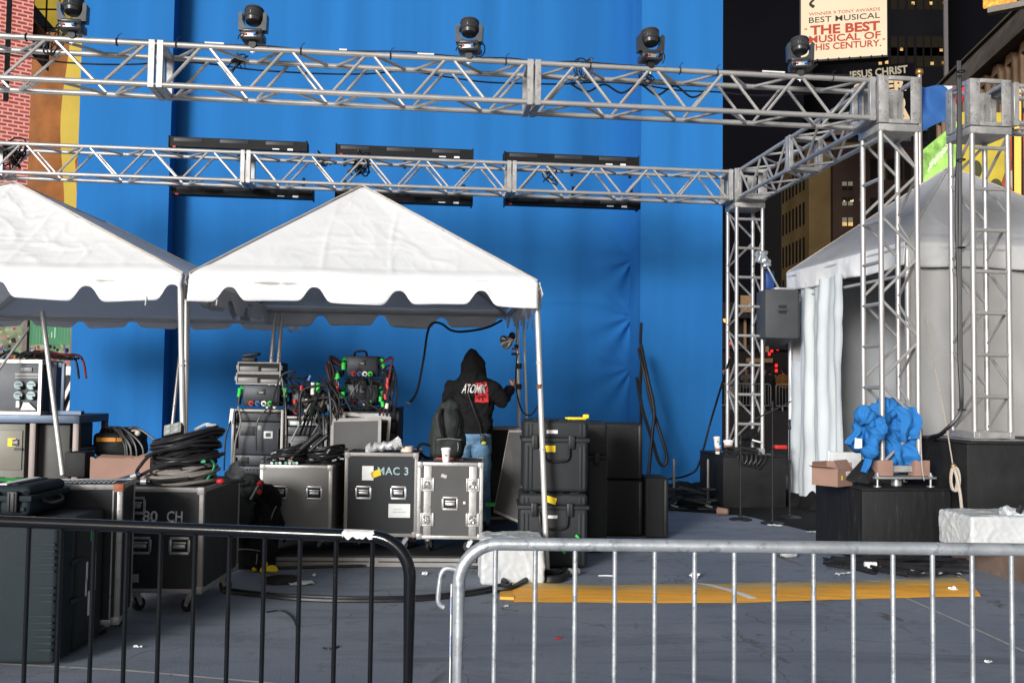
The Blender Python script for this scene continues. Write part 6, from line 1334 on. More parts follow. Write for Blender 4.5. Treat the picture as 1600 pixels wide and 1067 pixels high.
litter('yellow_strap', 412, 895, 'yellow strap tied in a loose knot beside the black floor disc', 'strap', lambda mb: (mb.tube(spl([(-.09, 0, .02), (-.03, .03, .05), (.03, -.02, .03), (.10, .0, .02), (.06, .03, .04), (-.02, -.02, .02)], 6), .018, 6), mb.box((0, .02, .06), (.05, .04, .03), Matrix.Rotation(.5, 3, 'X'), .008), YEL)[2])
for i in range(9):
    o = litter('paper_bit', 1296 + i * 24 + (i * 37) % 11, 884 + (i * 53) % 17, 'tiny white paper bit among the black cables by the front block', 'paper', crum(.014 + .004 * (i % 3), 20 + i), i); o['group'] = 'paper bits among the cables'
for i, (x, y, l, k) in enumerate(((515, 1010, 'short curved black wire on the ground behind the black barrier', 3), (440, 957, 'thin black wire bent on the ground below the floor disc', 8))):
    cable('wire_scrap', gc([(x - 10, y + 3), (x - 2, y + 5), (x + 8, y + 4), (x + 14, y)] if i == 0 else [(x - 24, y), (x, y - 2), (x + 16, y + 8), (x + 24, y + 24)], .006), .005, l, CAB, 'wire')
litter('pipe_fitting', 1360, 893, 'small white pipe fitting among the cables at the front block', 'fitting', lambda mb: (mb.cyl((0, 0, 0), (0, 0, .06), .03, seg=12), mb.cyl((-.05, 0, .06), (.05, 0, .06), .022, seg=10), PAPER)[2])
litter('orange_scrap', 1373, 891, 'orange plastic scrap among the cables at the front block', 'scrap', lambda mb: (mb.box((0, 0, .02), (.04, .03, .03), Matrix.Rotation(.5, 3, 'Z'), .006), ORG)[1])
litter('blue_scrap', 1412, 897, 'pale blue plastic scrap among the cables at the front block', 'scrap', lambda mb: (mb.box((0, 0, .015), (.05, .03, .025), Matrix.Rotation(-.4, 3, 'Z'), .006), mat('pale_blue_scrap', (.15, .45, .6), .5))[1])

# ------------------------------------------------------------------ crowd barriers
def barrier(label, loc, rz, L, H, nb, m, first, sp, tr=.0185, hook=False, zfar=.16):
    t = thing('crowd_barrier', label, 'barrier', loc, rz, 'crowd barriers'); zb = .20; rc = .115
    mb = MB(); pts = [V((0, 0, zb + .0))]
    pts += [V((0, 0, H - rc))] + [V((rc - rc * math.cos(a), 0, H - rc + rc * math.sin(a))) for a in [i * math.pi / 20 for i in range(1, 11)]]
    pts += [V((L - rc + rc * math.sin(a), 0, H - rc + rc * math.cos(a))) for a in [i * math.pi / 20 for i in range(0, 11)]] + [V((L, 0, zb))]
    mb.tube(pts + [], tr, 18, True); mb.build('frame', m, t, ang=60)
    for i in range(nb):
        x = first + sp * i
        if x > L - .05: break
        mb = MB(); mb.cyl((x, 0, zb), (x, 0, H - .006), .0072, seg=10); mb.build('bar', m, t)
    for x in (.25, L - .25):
        mb = MB(); mb.box((x, 0, .006), (.05, .62, .010), None, .003); mb.box((x, 0, .10), (.045, .010, .19)); mb.build('foot', m, t)
    if hook:
        mb = MB(); z = H - .075; mb.tube(spl([(-.005, 0, z), (-.035, 0, z + .004), (-.050, 0, z - .012), (-.056, 0, z - .05), (-.058, 0, z - .085), (-.052, 0, z - .10), (-.040, 0, z - .107)], 6), .0075, 10); mb.build('hook', m, t)
    return t
sl = P(716, 960, 2.78)
sb = barrier('silver galvanised crowd barrier with a hook across the right foreground', (sl.x, 2.78, 0), R(.6), 2.3, lz(851, 2.78, 900), 19, GALV, lx(773, 2.78, 960) - sl.x, (lx(1586, 2.78, 960) - lx(773, 2.78, 960)) / 13, .0185, True)
mb = MB(); 
for z0, z1, m in ((.50, .985, 0), (.62, .68, 1), (.78, .84, 1), (.90, .95, 1)): mb.bx((-.0225 - .0012 * m, -.006, z0), (-.0195, .006, z1), m=m)
mb.build('tape_strip', [PAPER, mat('blue_tape_mark', (.05, .12, .45), .5)], sb)
b0_, b1_ = P(640, 920, 2.86), P(0, 920, 3.09); ryb = math.atan2(b0_.y - b1_.y, b0_.x - b1_.x); Lb = 2.2
o_ = V((b0_.x - Lb * math.cos(ryb), b0_.y - Lb * math.sin(ryb), 0))
lf_ = Lb - (b0_.x - lx(580, 2.88, 960)) / math.cos(ryb)
bsp = .1135
bb_ = barrier('black painted crowd barrier with a white paint patch across the left foreground', o_, ryb, Lb, lz(838, 2.875, 560), 18, BLKGLOSS, lf_ - bsp * 16, bsp, .0185)
mb = MB(); hz = lz(838, 2.875, 560); xp = Lb - .115
def patch(u, v):
    x = Lb - (.035 + .095 * u) - .075 + .008 * noise.noise(V((u * 3, v * 4, 2))); a = math.pi * (.28 + .62 * v + .16 * noise.noise(V((u * 7, v, 4)))); r = .0197
    return (x, -r * math.cos(a - math.pi / 2 + .5) , hz - .0005 - .0 + r * math.sin(a - math.pi / 2 + .5) - 0)
mb.grid(patch, 24, 8); mb.build('white_patch', mat('white_paint_patch', (.6, .6, .6), .6, 0, .2, 60, .4, 60), bb_)

NGT = mat('night_black_facade', (.0035, .0035, .005), .9, 0, .3, .05, spec=.02); NGT2 = mat('night_glass_facade', (.005, .005, .0065), .8, 0, .4, .08, spec=.03)
TAN = mat('night_tan_stone', (.062, .041, .018), .9, 0, .3, .25, spec=.05); BRNS = mat('night_brown_brick', (.020, .012, .0095), .9, 0, .3, .3, spec=.05); PUR = mat('night_purple_brick', (.028, .018, .018), .9, 0, .3, .3, spec=.05); GAP = mat('night_window', (.0025, .0025, .0025), .6, spec=.05)
WLIT = emi('lit_window', (1., .62, .22), .9, .3, 2.); WDIM = emi('dim_window', (.10, .085, .045), .6, .5, 1.); WPALE = emi('pale_blind', (.20, .18, .13), .8)
def facade(label, A, B, zt, m, depth=12, z0=.7):
    A, B = V(A), V(B); d = B - A; t = thing('office_building', label, 'building', (A.x, A.y, z0), math.atan2(d.y, d.x), None); mb = MB(); mb.bx((0, 0, 0), (d.length, depth, zt - z0)); mb.build('facade', m, t, smooth=False); return t, d.length
# ------------------------------------------------------------------ background: left signs and shop
def lit_brick():
    m = bpy.data.materials.new('lit_brick_pattern'); m.use_nodes = True; t = m.node_tree; b = t.nodes['Principled BSDF']; vec = nd(t, 'ShaderNodeTexCoord').outputs['Object']
    mp = nd(t, 'ShaderNodeMapping'); mp.inputs['Rotation'].default_value = (R(90), 0, 0); t.links.new(vec, mp.inputs['Vector'])
    br = nd(t, 'ShaderNodeTexBrick'); br.inputs['Scale'].default_value = 1.; br.inputs['Color1'].default_value = (.42, .065, .055, 1); br.inputs['Color2'].default_value = (.22, .045, .04, 1); br.inputs['Mortar'].default_value = (.82, .37, .30, 1)
    br.inputs['Brick Width'].default_value = .25; br.inputs['Row Height'].default_value = .098; br.inputs['Mortar Size'].default_value = .020; br.inputs['Bias'].default_value = -.2; t.links.new(mp.outputs[0], br.inputs['Vector'])
    t.links.new(br.outputs['Color'], b.inputs['Emission Color']); b.inputs['Emission Strength'].default_value = 1.0; b.inputs['Base Color'].default_value = (.02, .02, .02, 1); return m
YS = 24.0
t = thing('brick_sign', 'tall lit sign with a red brick pattern at the upper left edge', 'sign', P(42, 300, YS), R(38)); o = MW[t]
mb = MB(); mb.bx((-3.2, 0, -1), (0, .3, 9)); mb.build('lit_face', lit_brick(), t); mb = MB(); mb.bx((-3.3, .301, -1.1), (.05, .7, 9.1)); mb.build('sign_case', BLKDULL, t)
mb = MB(); mb.bx((-.62, -.06, 2.2), (-.50, -.005, 9)); mb.build('dark_post', BLK, t)
t = thing('picture_sign', 'tall lit brown and yellow sign between the brick sign and the blue wall', 'sign', P(40, 300, YS + 3), R(0)); o = MW[t].translation; w = P(135, 300, YS + 3).x - o.x
mb = MB(); xs = P(96, 300, YS + 3).x - o.x; n = 14
BRN = emi('lit_brown', (.36, .13, .035), 1., .4, 1.2); YLW = emi('lit_yellow', (.70, .50, .09), 1., .12, .6)
edge = [(xs + .10 * math.sin(i * .55) , -2 + 6.6 * i / n) for i in range(n + 1)]
mb.poly([(0, 0, -2), (0, 0, 4.6)] + [(x, 0, z) for x, z in edge[::-1]], (0, .2, 0)); mb.build('brown_panel', BRN, t, smooth=False)
mb = MB(); mb.poly([(x, 0, z) for x, z in edge] + [(w, 0, 4.1), (w, 0, -2)], (0, .2, 0)); mb.build('yellow_panel', YLW, t, smooth=False)
mb = MB(); mb.poly([(w * .78, -.02, -1.5), (w * .98, -.02, -1.5), (w, -.02, .3), (w * .9, -.02, 1.3), (w * .8, -.02, .9), (w * .86, -.02, -.3)], (0, .015, 0)); mb.build('brown_shape', BRN, t, smooth=False)
mb = MB(); mb.poly([(-.4, -2.6, 4.9), (w * .98, -2.6, 2.7), (w * .98, -2.6, 3.6), (w * .45, -2.6, 4.6), (-.4, -2.6, 5.9)], (0, .25, 0)); mb.build('dark_header', mat('dark_bronze', (.02, .014, .01), .5), t, smooth=False)
facade('dark block behind the brick sign and the shop at the left', (-40, 44, 0), (P(150, 300, 44).x, 44, 0), 40, NGT)
t2 = thing('gold_tile_sign', 'gold lit tile panel with a dark grid at the top left', 'sign', P(52, 60, YS + 1)); o = MW[t2].translation; w2 = P(118, 60, YS + 1).x - o.x
GOLD = emi('lit_gold', (.38, .27, .035), 1., .3, .8); mb = MB(); mb.poly([(0, 0, .9), (w2 * .7, 0, .0), (w2, 0, 0), (w2, 0, 4), (0, 0, 4)], (0, .15, 0)); mb.build('lit_face', GOLD, t2, smooth=False)
mb = MB()
for i in range(6): mb.bx((0, -.03, .25 + .5 * i), (w2, -.005, .29 + .5 * i))
for i in range(3): mb.bx((w2 * (.28 + .3 * i), -.0305, -.1), (w2 * (.28 + .3 * i) + .04, -.0045, 4))
mb.build('grid', BLK, t2)
SHW = emi('shop_light', (1., .98, .85), 1.6); YW = 22.
t = thing('shop_front', 'brightly lit shop window full of colourful goods at the left, under the tent', 'shop', P(-40, 575, YW)); o = MW[t].translation; w = P(150, 500, YW).x - o.x; h = lz(470, YW, 50) - o.z
mb = MB(); mb.bx((0, .6, -.2), (w, .75, h)); mb.build('back_wall', emi('shop_back_wall', (.30, .34, .20), .9, .5, 3.), t)
mb = MB()
for x in (0, w * .40, w * .80): mb.bx((x, -.05, -1.2), (x + .10, .08, h + .2))
mb.bx((0, -.05, -1.2), (w, .7, -.2)); mb.build('frame', mat('shop_frame', (.06, .035, .03), .5), t)
mb = MB(); mb.bx((w * .42, .2, h * .72), (w * .78, .3, h * .80)); mb.box((w * .62, .25, h * .62), (.08, .05, .5), Matrix.Rotation(.25, 3, 'Y')); mb.build('light_tube', SHW, t)
mb = MB(); rnd = random.Random(6); GC = [emi('goods_red', (.5, .04, .05), .8), emi('goods_green', (.08, .32, .16), .9), emi('goods_yellow', (.65, .55, .08), .9), emi('goods_pink', (.6, .25, .25), .8), emi('goods_dark', (.02, .02, .03), .5), emi('goods_white', (.5, .52, .40), .8), emi('goods_blue', (.08, .12, .35), .8)]  # shop light put into goods and back wall as their own glow
for i in range(420):
    x, z = rnd.uniform(.02, w), (rnd.uniform(-.15, h * .36) if rnd.random() < .75 else rnd.uniform(h * .3, h * .9)); s = rnd.uniform(.025, .08)
    if rnd.random() < .5: mb.box((x, rnd.uniform(.1, .5), z), (s, s * .6, s * 1.3), Matrix.Rotation(rnd.uniform(-.5, .5), 3, 'Y'), m=rnd.randrange(7))
    else: mb.ell((x, rnd.uniform(.1, .5), z), (s * .6, s * .5, s * .6), None, 7, m=rnd.randrange(7))
for i in range(14): mb.bx((w * .44 + i * w * .026, .08, h * .36), (w * .44 + i * w * .026 + w * .016, .12, h * .70), m=1)
tag(mb.build('shop_goods', GC, t), kind='stuff')
t = thing('white_rack', 'white slatted stand in front of the shop, left of the blue wall', 'stand', P(66, 640, 20)); o = MW[t].translation; w = P(116, 640, 20).x - o.x; h = lz(572, 20, 90) - o.z
WM = mat('white_painted_wood', (.66, .60, .56), .6); mb = MB(); mb.bx((-.1, 0, h * .80), (w, .06, h)); mb.build('top_board', WM, t)
mb = MB(); mb.bx((w - .10, .0, -.8), (w - .02, .05, h * .8)); mb.bx((0, 0, -.8), (.08, .05, h * .8)); mb.box((w * .72, .03, h * .38), (.07, .04, h * .95), Matrix.Rotation(.42, 3, 'Y')); mb.box((w * .88, .035, h * .25), (.05, .04, h * .6), Matrix.Rotation(.3, 3, 'Y')); mb.build('strut', WM, t)
mb = MB(); mb.bx((0, .1, -.8), (w, .15, h * .78)); mb.build('dark_backing', BLKDULL, t)

# ------------------------------------------------------------------ background: right, night buildings and signs
def windows(t, cells, m, name='window', out=.06, each=True):
    for (x0, z0, x1, z1) in cells:
        mb = MB(); mb.bx((x0, -out, z0), (x1, .02, z1)); mb.build(name, m, t, smooth=False)
X = lambda px, Y, py=300: P(px, py, Y).x
t, L = facade('black high rise just right of the blue wall', (X(300, 100), 100, 0), (X(1256, 100), 100, 0), 75, NGT); rnd = random.Random(1)
windows(t, [(lambda x: (x, z, x + .22, z + .3))(L * .90 + rnd.uniform(0, L * .09)) for z in (9.5, 13, 15.2, 16, 17.5, 18.6, 19.4)], WDIM)
t, L = facade('dark glass tower with scattered lit windows behind the musical billboard', (X(1225, 125), 125, 0), (X(1484, 125), 125, 0), 90, NGT2)
ce = lambda px, py, Y=125, w=.4, h=.4: (X(px, Y, py) - X(1225, Y), lz(py, Y, px) - .7, X(px, Y, py) - X(1225, Y) + w, lz(py, Y, px) - .7 + h)
windows(t, [ce(*q) for q in ((1424, 8), (1406, 80), (1473, 8), (1474, 80), (1468, 81), (1373, 102), (1383, 100), (1454, 102), (1471, 101), (1452, 8))], WLIT)
windows(t, [ce(px, py, 125, .8, 2.6) for py in (88, 105, 16) for px in (1392, 1404, 1418, 1432, 1444, 1456, 1466)], mat('faint_window', (.010, .008, .005), .6, spec=.05))
mb = MB(); x = X(1476, 125) - X(1225, 125); mb.bx((x, -.3, 0), (x + .5, .0, 88)); mb.build('corner_strip', mat('pale_corner', (.10, .09, .09), .8), t)
facade('black tower behind the brown stone roofline at the far right', (X(1478, 140), 140, 0), (X(1900, 140), 140, 0), 95, NGT)
A_, B_ = P(1221, 320, 88), P(1264, 300, 80); t, L = facade('tan slab building with rows of narrow slot windows beside the rear tower', A_, B_, lz(222, 80, 1264), TAN, 6)
windows(t, [(L * (.06 + .125 * i), z, L * (.06 + .125 * i) + L * .045, z + 1.9) for z in [6.0 + 3.0 * k for k in range(6)] for i in range(7)], GAP)
facade('dark block filling the gap left of the tan slab building', (X(1190, 95), 95, 0), (X(1222, 95), 95, 0), 22, mat('night_dark_block', (.006, .0055, .006), .9, spec=.03))
t, L = facade('dull purple brick building between the slot windows and the lit windows', (X(1262, 84), 84.5, 0), (X(1316, 84), 83, 0), lz(228, 84, 1290), PUR, 6)
windows(t, [(L * fx, z, L * fx + .55, z + 1.5) for z in (8, 11.2, 14.4, 17.5) for fx in (.35, .5, .65)], GAP); windows(t, [(L * .52, 9.7, L * .52 + .3, 11.3), (L * .68, 9.7, L * .68 + .3, 11.3)], WDIM)
t, L = facade('dark brown building with three pairs of lit windows by the front tower', (X(1308, 78), 79, 0), (X(1460, 78), 78, 0), lz(228, 78, 1350), BRNS, 8)
windows(t, [(L * (.03 + .085 * i), 5.5 + 3.2 * k, L * (.03 + .085 * i) + .5, 7.2 + 3.2 * k) for i in range(4, 12) for k in range(6) if (i * 3 + k * 5) % 7], GAP); windows(t, [(L * (.03 + .085 * i), 5.5 + 3.2 * k, L * (.03 + .085 * i) + .5, 7.2 + 3.2 * k) for i in range(4, 12) for k in range(6) if not (i * 3 + k * 5) % 7], WDIM)
zf = lambda py: lz(py, 78.5, 1325) - .7; xf = lambda px: X(px, 78.6, 320) - X(1308, 78)
for py, ma, mb_ in ((296, WPALE, GAP), (320, GAP, WPALE), (352, WPALE, WLIT)):
    for px in (1318, 1327):
        windows(t, [(xf(px), zf(py), xf(px) + .36, zf(py - 6))], mb_); windows(t, [(xf(px), zf(py - 7), xf(px) + .36, zf(py - 13))], ma)
windows(t, [(xf(1320), zf(313.5), xf(1320) + .12, zf(312)), (xf(1330), zf(314), xf(1330) + .25, zf(311)), (xf(1345), zf(354), xf(1345) + .35, zf(349)), (xf(1345), zf(313), xf(1345) + .2, zf(309))], emi('bright_lamp', (1, .8, .45), 1.6))
# brown stone building along the street on the right
A_ = P(1462, 132, 39.2); B_ = P(1650, -45, 28); d_ = V((B_.x - A_.x, B_.y - A_.y, 0)); t = thing('stone_building', 'brown stone building with a heavy cornice and deep windows at the upper right', 'building', (A_.x, A_.y, .7), math.atan2(d_.y, d_.x)); L = d_.length; zt = 13.4
STN = mat('brown_stone_wall', (.105, .072, .054), .85, 0, .25, .8, .3, 6, spec=.1); STR = mat('grey_stone_roof', (.085, .074, .066), .85, 0, .35, 1.5, .4, 9, spec=.1); STP = mat('pale_stone_trim', (.19, .125, .08), .85, 0, .2, 1.5, spec=.1)
mb = MB(); mb.bx((0, 0, 0), (L, 7, zt - 1.35)); mb.build('wall', STN, t, smooth=False)
mb = MB(); mb.poly([(0, -.55, zt - 1.34), (0, -.15, zt - .35), (0, 0, zt), (0, 7, zt), (0, 7, zt - 1.34)], (L, 0, 0)); mb.build('roof_cornice', STR, t, smooth=False)
mb = MB(); mb.poly([(0, -.2, zt - .12), (0, -.05, zt + .1), (0, .15, zt + .1), (0, .15, zt - .1)], (L, 0, 0)); mb.build('cornice_rim', mat('olive_rim', (.06, .052, .038), .8), t, smooth=False)
for i in range(9):
    x = L * (.10 + i * .105)
    mb = MB(); mb.bx((x - .38, -.22, zt - 3.5), (x - .22, .0, zt - 1.75)); mb.bx((x + .22, -.22, zt - 3.5), (x + .38, 0, zt - 1.75)); mb.poly([(x - .38, -.22, zt - 1.75), (x + .38, -.22, zt - 1.75), (x + .2, -.22, zt - 1.42), (x - .2, -.22, zt - 1.42)], (0, .22, 0)); f = mb.build('window_surround', STP, t, smooth=False)
    mb = MB(); mb.bx((x - .16, -.012, zt - 3.3), (x + .16, .01, zt - 1.8)); mb.build('window', GAP, f, smooth=False)
mb = MB(); mb.bx((0, -.5, zt - 4.2), (L, 0, zt - 3.75)); mb.build('string_course', STR, t, smooth=False)
# lit signs
bl = P(1252, 95, 60); byaw = R(-14); t = thing('theatre_billboard', 'large lit cream billboard with red and black musical lettering, top right', 'billboard', bl, byaw)
right = PL(1386, 80, bl, byaw); bw = (right - bl).length; CRM = emi('lit_cream', (.98, .78, .53), 1.02, .06, .3); TXR = emi('lit_red_lettering', (.62, .075, .03), .9); TXK = emi('lit_dark_lettering', (.05, .03, .025), .9)
mb = MB(); mb.bx((0, 0, 0), (bw, .3, 7)); mb.build('lit_face', CRM, t); mb = MB(); mb.bx((-.06, .02, -.12), (bw + .06, .8, -.001)); mb.bx((-.08, .31, -.1), (bw + .08, .9, 7.1))
for i in range(8): mb.bx((bw * (i + .5) / 8, -.25, -.18), (bw * (i + .5) / 8 + .05, .02, -.13)); mb.ell((bw * (i + .5) / 8, -.25, -.1), (.06, .06, .06), None, 8)
mb.build('frame', BLKDULL, t)
def bz(px, py): q = PL(px, py, bl, byaw); return (q - bl).dot(V((math.cos(byaw), math.sin(byaw), 0))), q.z - bl.z
for txt, x0, x1, y0, y1, m, bo in (('WINNER 9 TONY AWARDS', 1264, 1375, 25.5, 10.5, TXR, 0), ('BEST MUSICAL', 1264, 1375, 37, 18.5, TXK, .004), ('THE BEST', 1266, 1375, 56, 33, TXR, .035), ('MUSICAL OF', 1264, 1376, 68.5, 50.5, TXR, .022), ('THIS CENTURY.', 1264, 1377, 80.5, 64, TXR, .02)):
    xa, za = bz(x0, y0); xb, zb_ = bz(x1, y0 - .085 * (x1 - x0)); ztop = bz(x0, y0 - {TXK: 8}.get(m, 8))[1]
    hgt = {'WINNER 9 TONY AWARDS': .20, 'BEST MUSICAL': .36, 'THE BEST': .62, 'MUSICAL OF': .47, 'THIS CENTURY.': .43}[txt]
    me = fit(text_mesh(txt, 1, bo, .01), xb - xa, hgt); mb = MB(); mb.add_mesh(me, Matrix.Translation(((xa + xb) / 2, -.012, za + hgt / 2)) @ FACE); mb.build('lettering', m, t, smooth=False)
for px, py, s in ((1259, 46, '\u201c'), (1381, 62, '\u201d')): me = fit(text_mesh(s, 1, .02, .01), .16, .14); mb = MB(); x, z = bz(px, py); mb.add_mesh(me, Matrix.Translation((x, -.012, z)) @ FACE); mb.build('lettering', TXR, t, smooth=False)
mb = MB(); q = [bz(*p) for p in ((1272, 12), (1266, 7), (1272, 0), (1280, -4), (1300, -6), (1316, -2))]; mb.tube(spl([(x, -.02, z) for x, z in q], 6), [.10, .10, .10, .09, .09, .09, .08, .08, .08, .08, .08, .07, .07, .07, .07, .06, .06, .06, .06, .06, .05, .05, .05, .05, .05, .04, .04, .04, .04, .04, .03][:31], 6); mb.build('dark_curve', TXK, t)
js = thing('marquee_letters', 'gold lit letters reading JESUS CHRIST SUPERSTAR behind the front truss corner', 'sign', P(1330, 126, 55), R(-14)); o = MW[js].translation; LTR = emi('lit_pale_gold', (.60, .52, .36), .75); LTG = emi('lit_warm_gold', (.95, .68, .38), .85)
def jz(px, py): q = PL(px, py, o, R(-14)); return (q - o).dot(V((math.cos(R(-14)), math.sin(R(-14)), 0))), q.z - o.z
for txt, x0, x1, yb, hgt, m, bo in (('JESUS CHRIST', 1326, 1418, 126, .58, LTR, .02), ('SUPER', 1334, 1416, 149, .70, LTG, .04), ('STAR', 1352, 1420, 189, 1.25, LTG, .05)):
    xa, za = jz(x0, yb); xb, _ = jz(x1, yb); me = fit(text_mesh(txt, 1, bo, .03), xb - xa, hgt); mb = MB(); mb.add_mesh(me, Matrix.Translation(((xa + xb) / 2, -.05, za + hgt / 2 + (.0))) @ Matrix.Rotation(R(-3), 4, 'Y') @ FACE); mb.build('lettering', m, js, smooth=False)
mb = MB(); x0_, z0_ = jz(1316, 196); x1_, z1_ = jz(1428, 98); mb.bx((x0_, .02, z0_), (x1_, .3, z1_)); mb.build('sign_board', NGT, js)
mb = MB(); xa, za = jz(1398, 187); mb.bx((xa, -.03, za - .05), (xa + .8, .015, za + .12)); mb.build('light_strip', LTG, js)
mb = MB(); a = P(1290, 212, 56); mb.bx((0, 0, 0), (5.6, .6, .5)); tag(mb.build('marquee_edge', mat('dark_marquee', (.03, .018, .015), .7), loc=a, rz=R(-14)), 'dark marquee edge below the gold musical letters', 'marquee')
os_ = P(1536, 12, 27); t = thing('ticker_sign', 'orange lit ticker sign cut off by the top right photo edge', 'sign', os_, R(-35)); mb = MB(); mb.bx((0, 0, 0), (.85, .12, 1.2)); mb.build('lit_face', emi('lit_orange', (1., .36, .05), 1.5, .7, 9.), t); mb = MB(); mb.bx((.12, -.05, -.20), (1.2, .2, -.03)); mb.build('sign_base', mat('grey_sign_base', (.16, .14, .12), .7), t)
gq = [P(1439, 284, 25), P(1500, 284, 24), P(1500, 188, 24), P(1439, 238, 25)]; t = thing('green_sign', 'lit green and yellow slanted sign between the two front towers', 'sign', gq[0]); GRS = emi('lit_green', (.42, .78, .16), 1., .75, 2.2); mb = MB(); mb.poly(gq, (0, .2, 0)); mb.build('lit_face', GRS, t, world=True, smooth=False)
mb = MB(); rnd = random.Random(3)
for i in range(9): p = P(1450 + i * 5.2, 268 - i * 5.6, 24.0); mb.box(p + V((0, -.12, .1)), (.035, .02, .30), Matrix.Rotation(.35 + .1 * (i % 2), 3, 'Y')); mb.box(p + V((.02, -.12, .18)), (.10, .02, .035), Matrix.Rotation(-.5 + i % 3 * .4, 3, 'Y'))
mb.build('lettering_strokes', emi('lit_pale_green', (.85, .95, .62), 1.), t, world=True)
t = thing('red_billboard', 'lit yellow and red billboard behind the right truss tower', 'billboard', P(1500, 330, 26)); o = MW[t].translation; w = P(1590, 330, 26).x - o.x; h = lz(176, 26, 1540) - o.z
mb = MB(); mb.poly([(0, 0, 0), (w * .55, 0, 0), (w * .86, 0, h * .52), (w * .92, 0, h), (0, 0, h)], (0, .2, 0)); mb.build('yellow_panel', emi('lit_chrome_yellow', (.80, .60, .06), .95, .2, 1.2), t, smooth=False)
mb = MB(); mb.poly([(w * .555, 0, 0), (w * 1.25, 0, 0), (w * 1.25, 0, h), (w * .925, 0, h), (w * .865, 0, h * .52)], (0, .2, 0)); mb.build('red_panel', emi('lit_red', (.60, .09, .025), .95, .5, 1.2), t, smooth=False)
mb = MB(); mb.ell((w * .28, -.03, h * .42), (.16, .03, .25)); mb.ell((w * .62, -.03, h * .22), (.2, .03, .3)); mb.bx((w * .15, -.05, h * .25), (w * .32, -.001, h * .38), .02); mb.build('dark_shapes', emi('lit_olive', (.10, .10, .03), .8), t)
mb = MB(); mb.tube(spl([(w * .95, -.03, h * .62), (w * 1.0, -.03, h * .45), (w * .88, -.03, h * .36), (w * .96, -.03, h * .2)], 6), .06, 6); mb.build('pale_curve', emi('lit_cream_shape', (.75, .6, .35), .9), t)
def bulbs(label, px, y0, y1, Y, n, r, cols=1):
    t = thing('bulb_strip', label, 'light strip', P(px, y1, Y)); mb = MB(); mb.bx(P(px - 2.5, y1, Y + .1), P(px + 2.5 + 4 * (cols - 1), y0, Y + .2)); mb.build('backing', BLKDULL, t, world=True); mb = MB()
    for i in range(n):
        for k in range(cols): mb.ell(P(px + 4.4 * k, y0 + (y1 - y0) * i / (n - 1), Y), (r, r, r), None, 7)
    mb.build('bulbs', emi('lit_bulb', (1., .50, .09), 1.7), t, world=True)
bulbs('narrow strip of orange bulbs beside the front tower right leg', 1437, 234, 300, 23.5, 22, .035); bulbs('double strip of orange bulbs at the right photo edge', 1588, 138, 310, 23.5, 46, .05, 2)
# flag on its pole
fp = P(1440, 610, 16.0); t = thing('flag_pole', 'steel flagpole with a gold ball between the two front towers', 'flagpole', (fp.x, 16, 0)); mb = MB(); zt = lz(118, 16, 1440); mb.cyl((0, 0, 0), (0, 0, zt), .05, .038, 14); mb.build('pole', mat('flagpole_steel', (.33, .28, .27), .4, .5), t); mb = MB(); mb.ell((0, 0, zt + .05), .065); mb.build('ball', mat('gold_ball', (.75, .38, .10), .25, .8), t)
FLG = [mat('flag_blue', (.02, .085, .26), .75, 0, .15, 3), mat('flag_white', (.6, .58, .57), .75), mat('flag_red', (.5, .03, .05), .75)]
mb = MB(); nu, nv = 40, 30; x0, x1 = lx(1441, 15.95, 160), lx(1502, 15.95, 160); za, zb_ = lz(136, 15.95, 1470), lz(206, 15.95, 1445)
def ff(u, v): return V((x0 + (x1 - x0) * u, 15.95 + .14 * math.sin(u * 5 + v * 2) + .05 * math.sin(u * 11 - v * 4), za + .05 * math.sin(u * 4) + (zb_ - za) * v * (1 - .28 * u) - .0 * u))
mb.grid(ff, nu, nv)
for f in mb.bm.faces:
    c_ = f.calc_center_median(); u = (c_.x - x0) / (x1 - x0); v_ = (za - c_.z) / (za - zb_); f.material_index = 0 if u < .60 + .12 * v_ * (1 - v_) * 4 else (1 if (u < .74 + .05 * v_ or v_ > .72) else 2)
tag(mb.build('flag', FLG, world=True, loc=(fp.x, 16, za), solid=.006), 'blue flag with white and red fly hanging from the flagpole', 'flag')

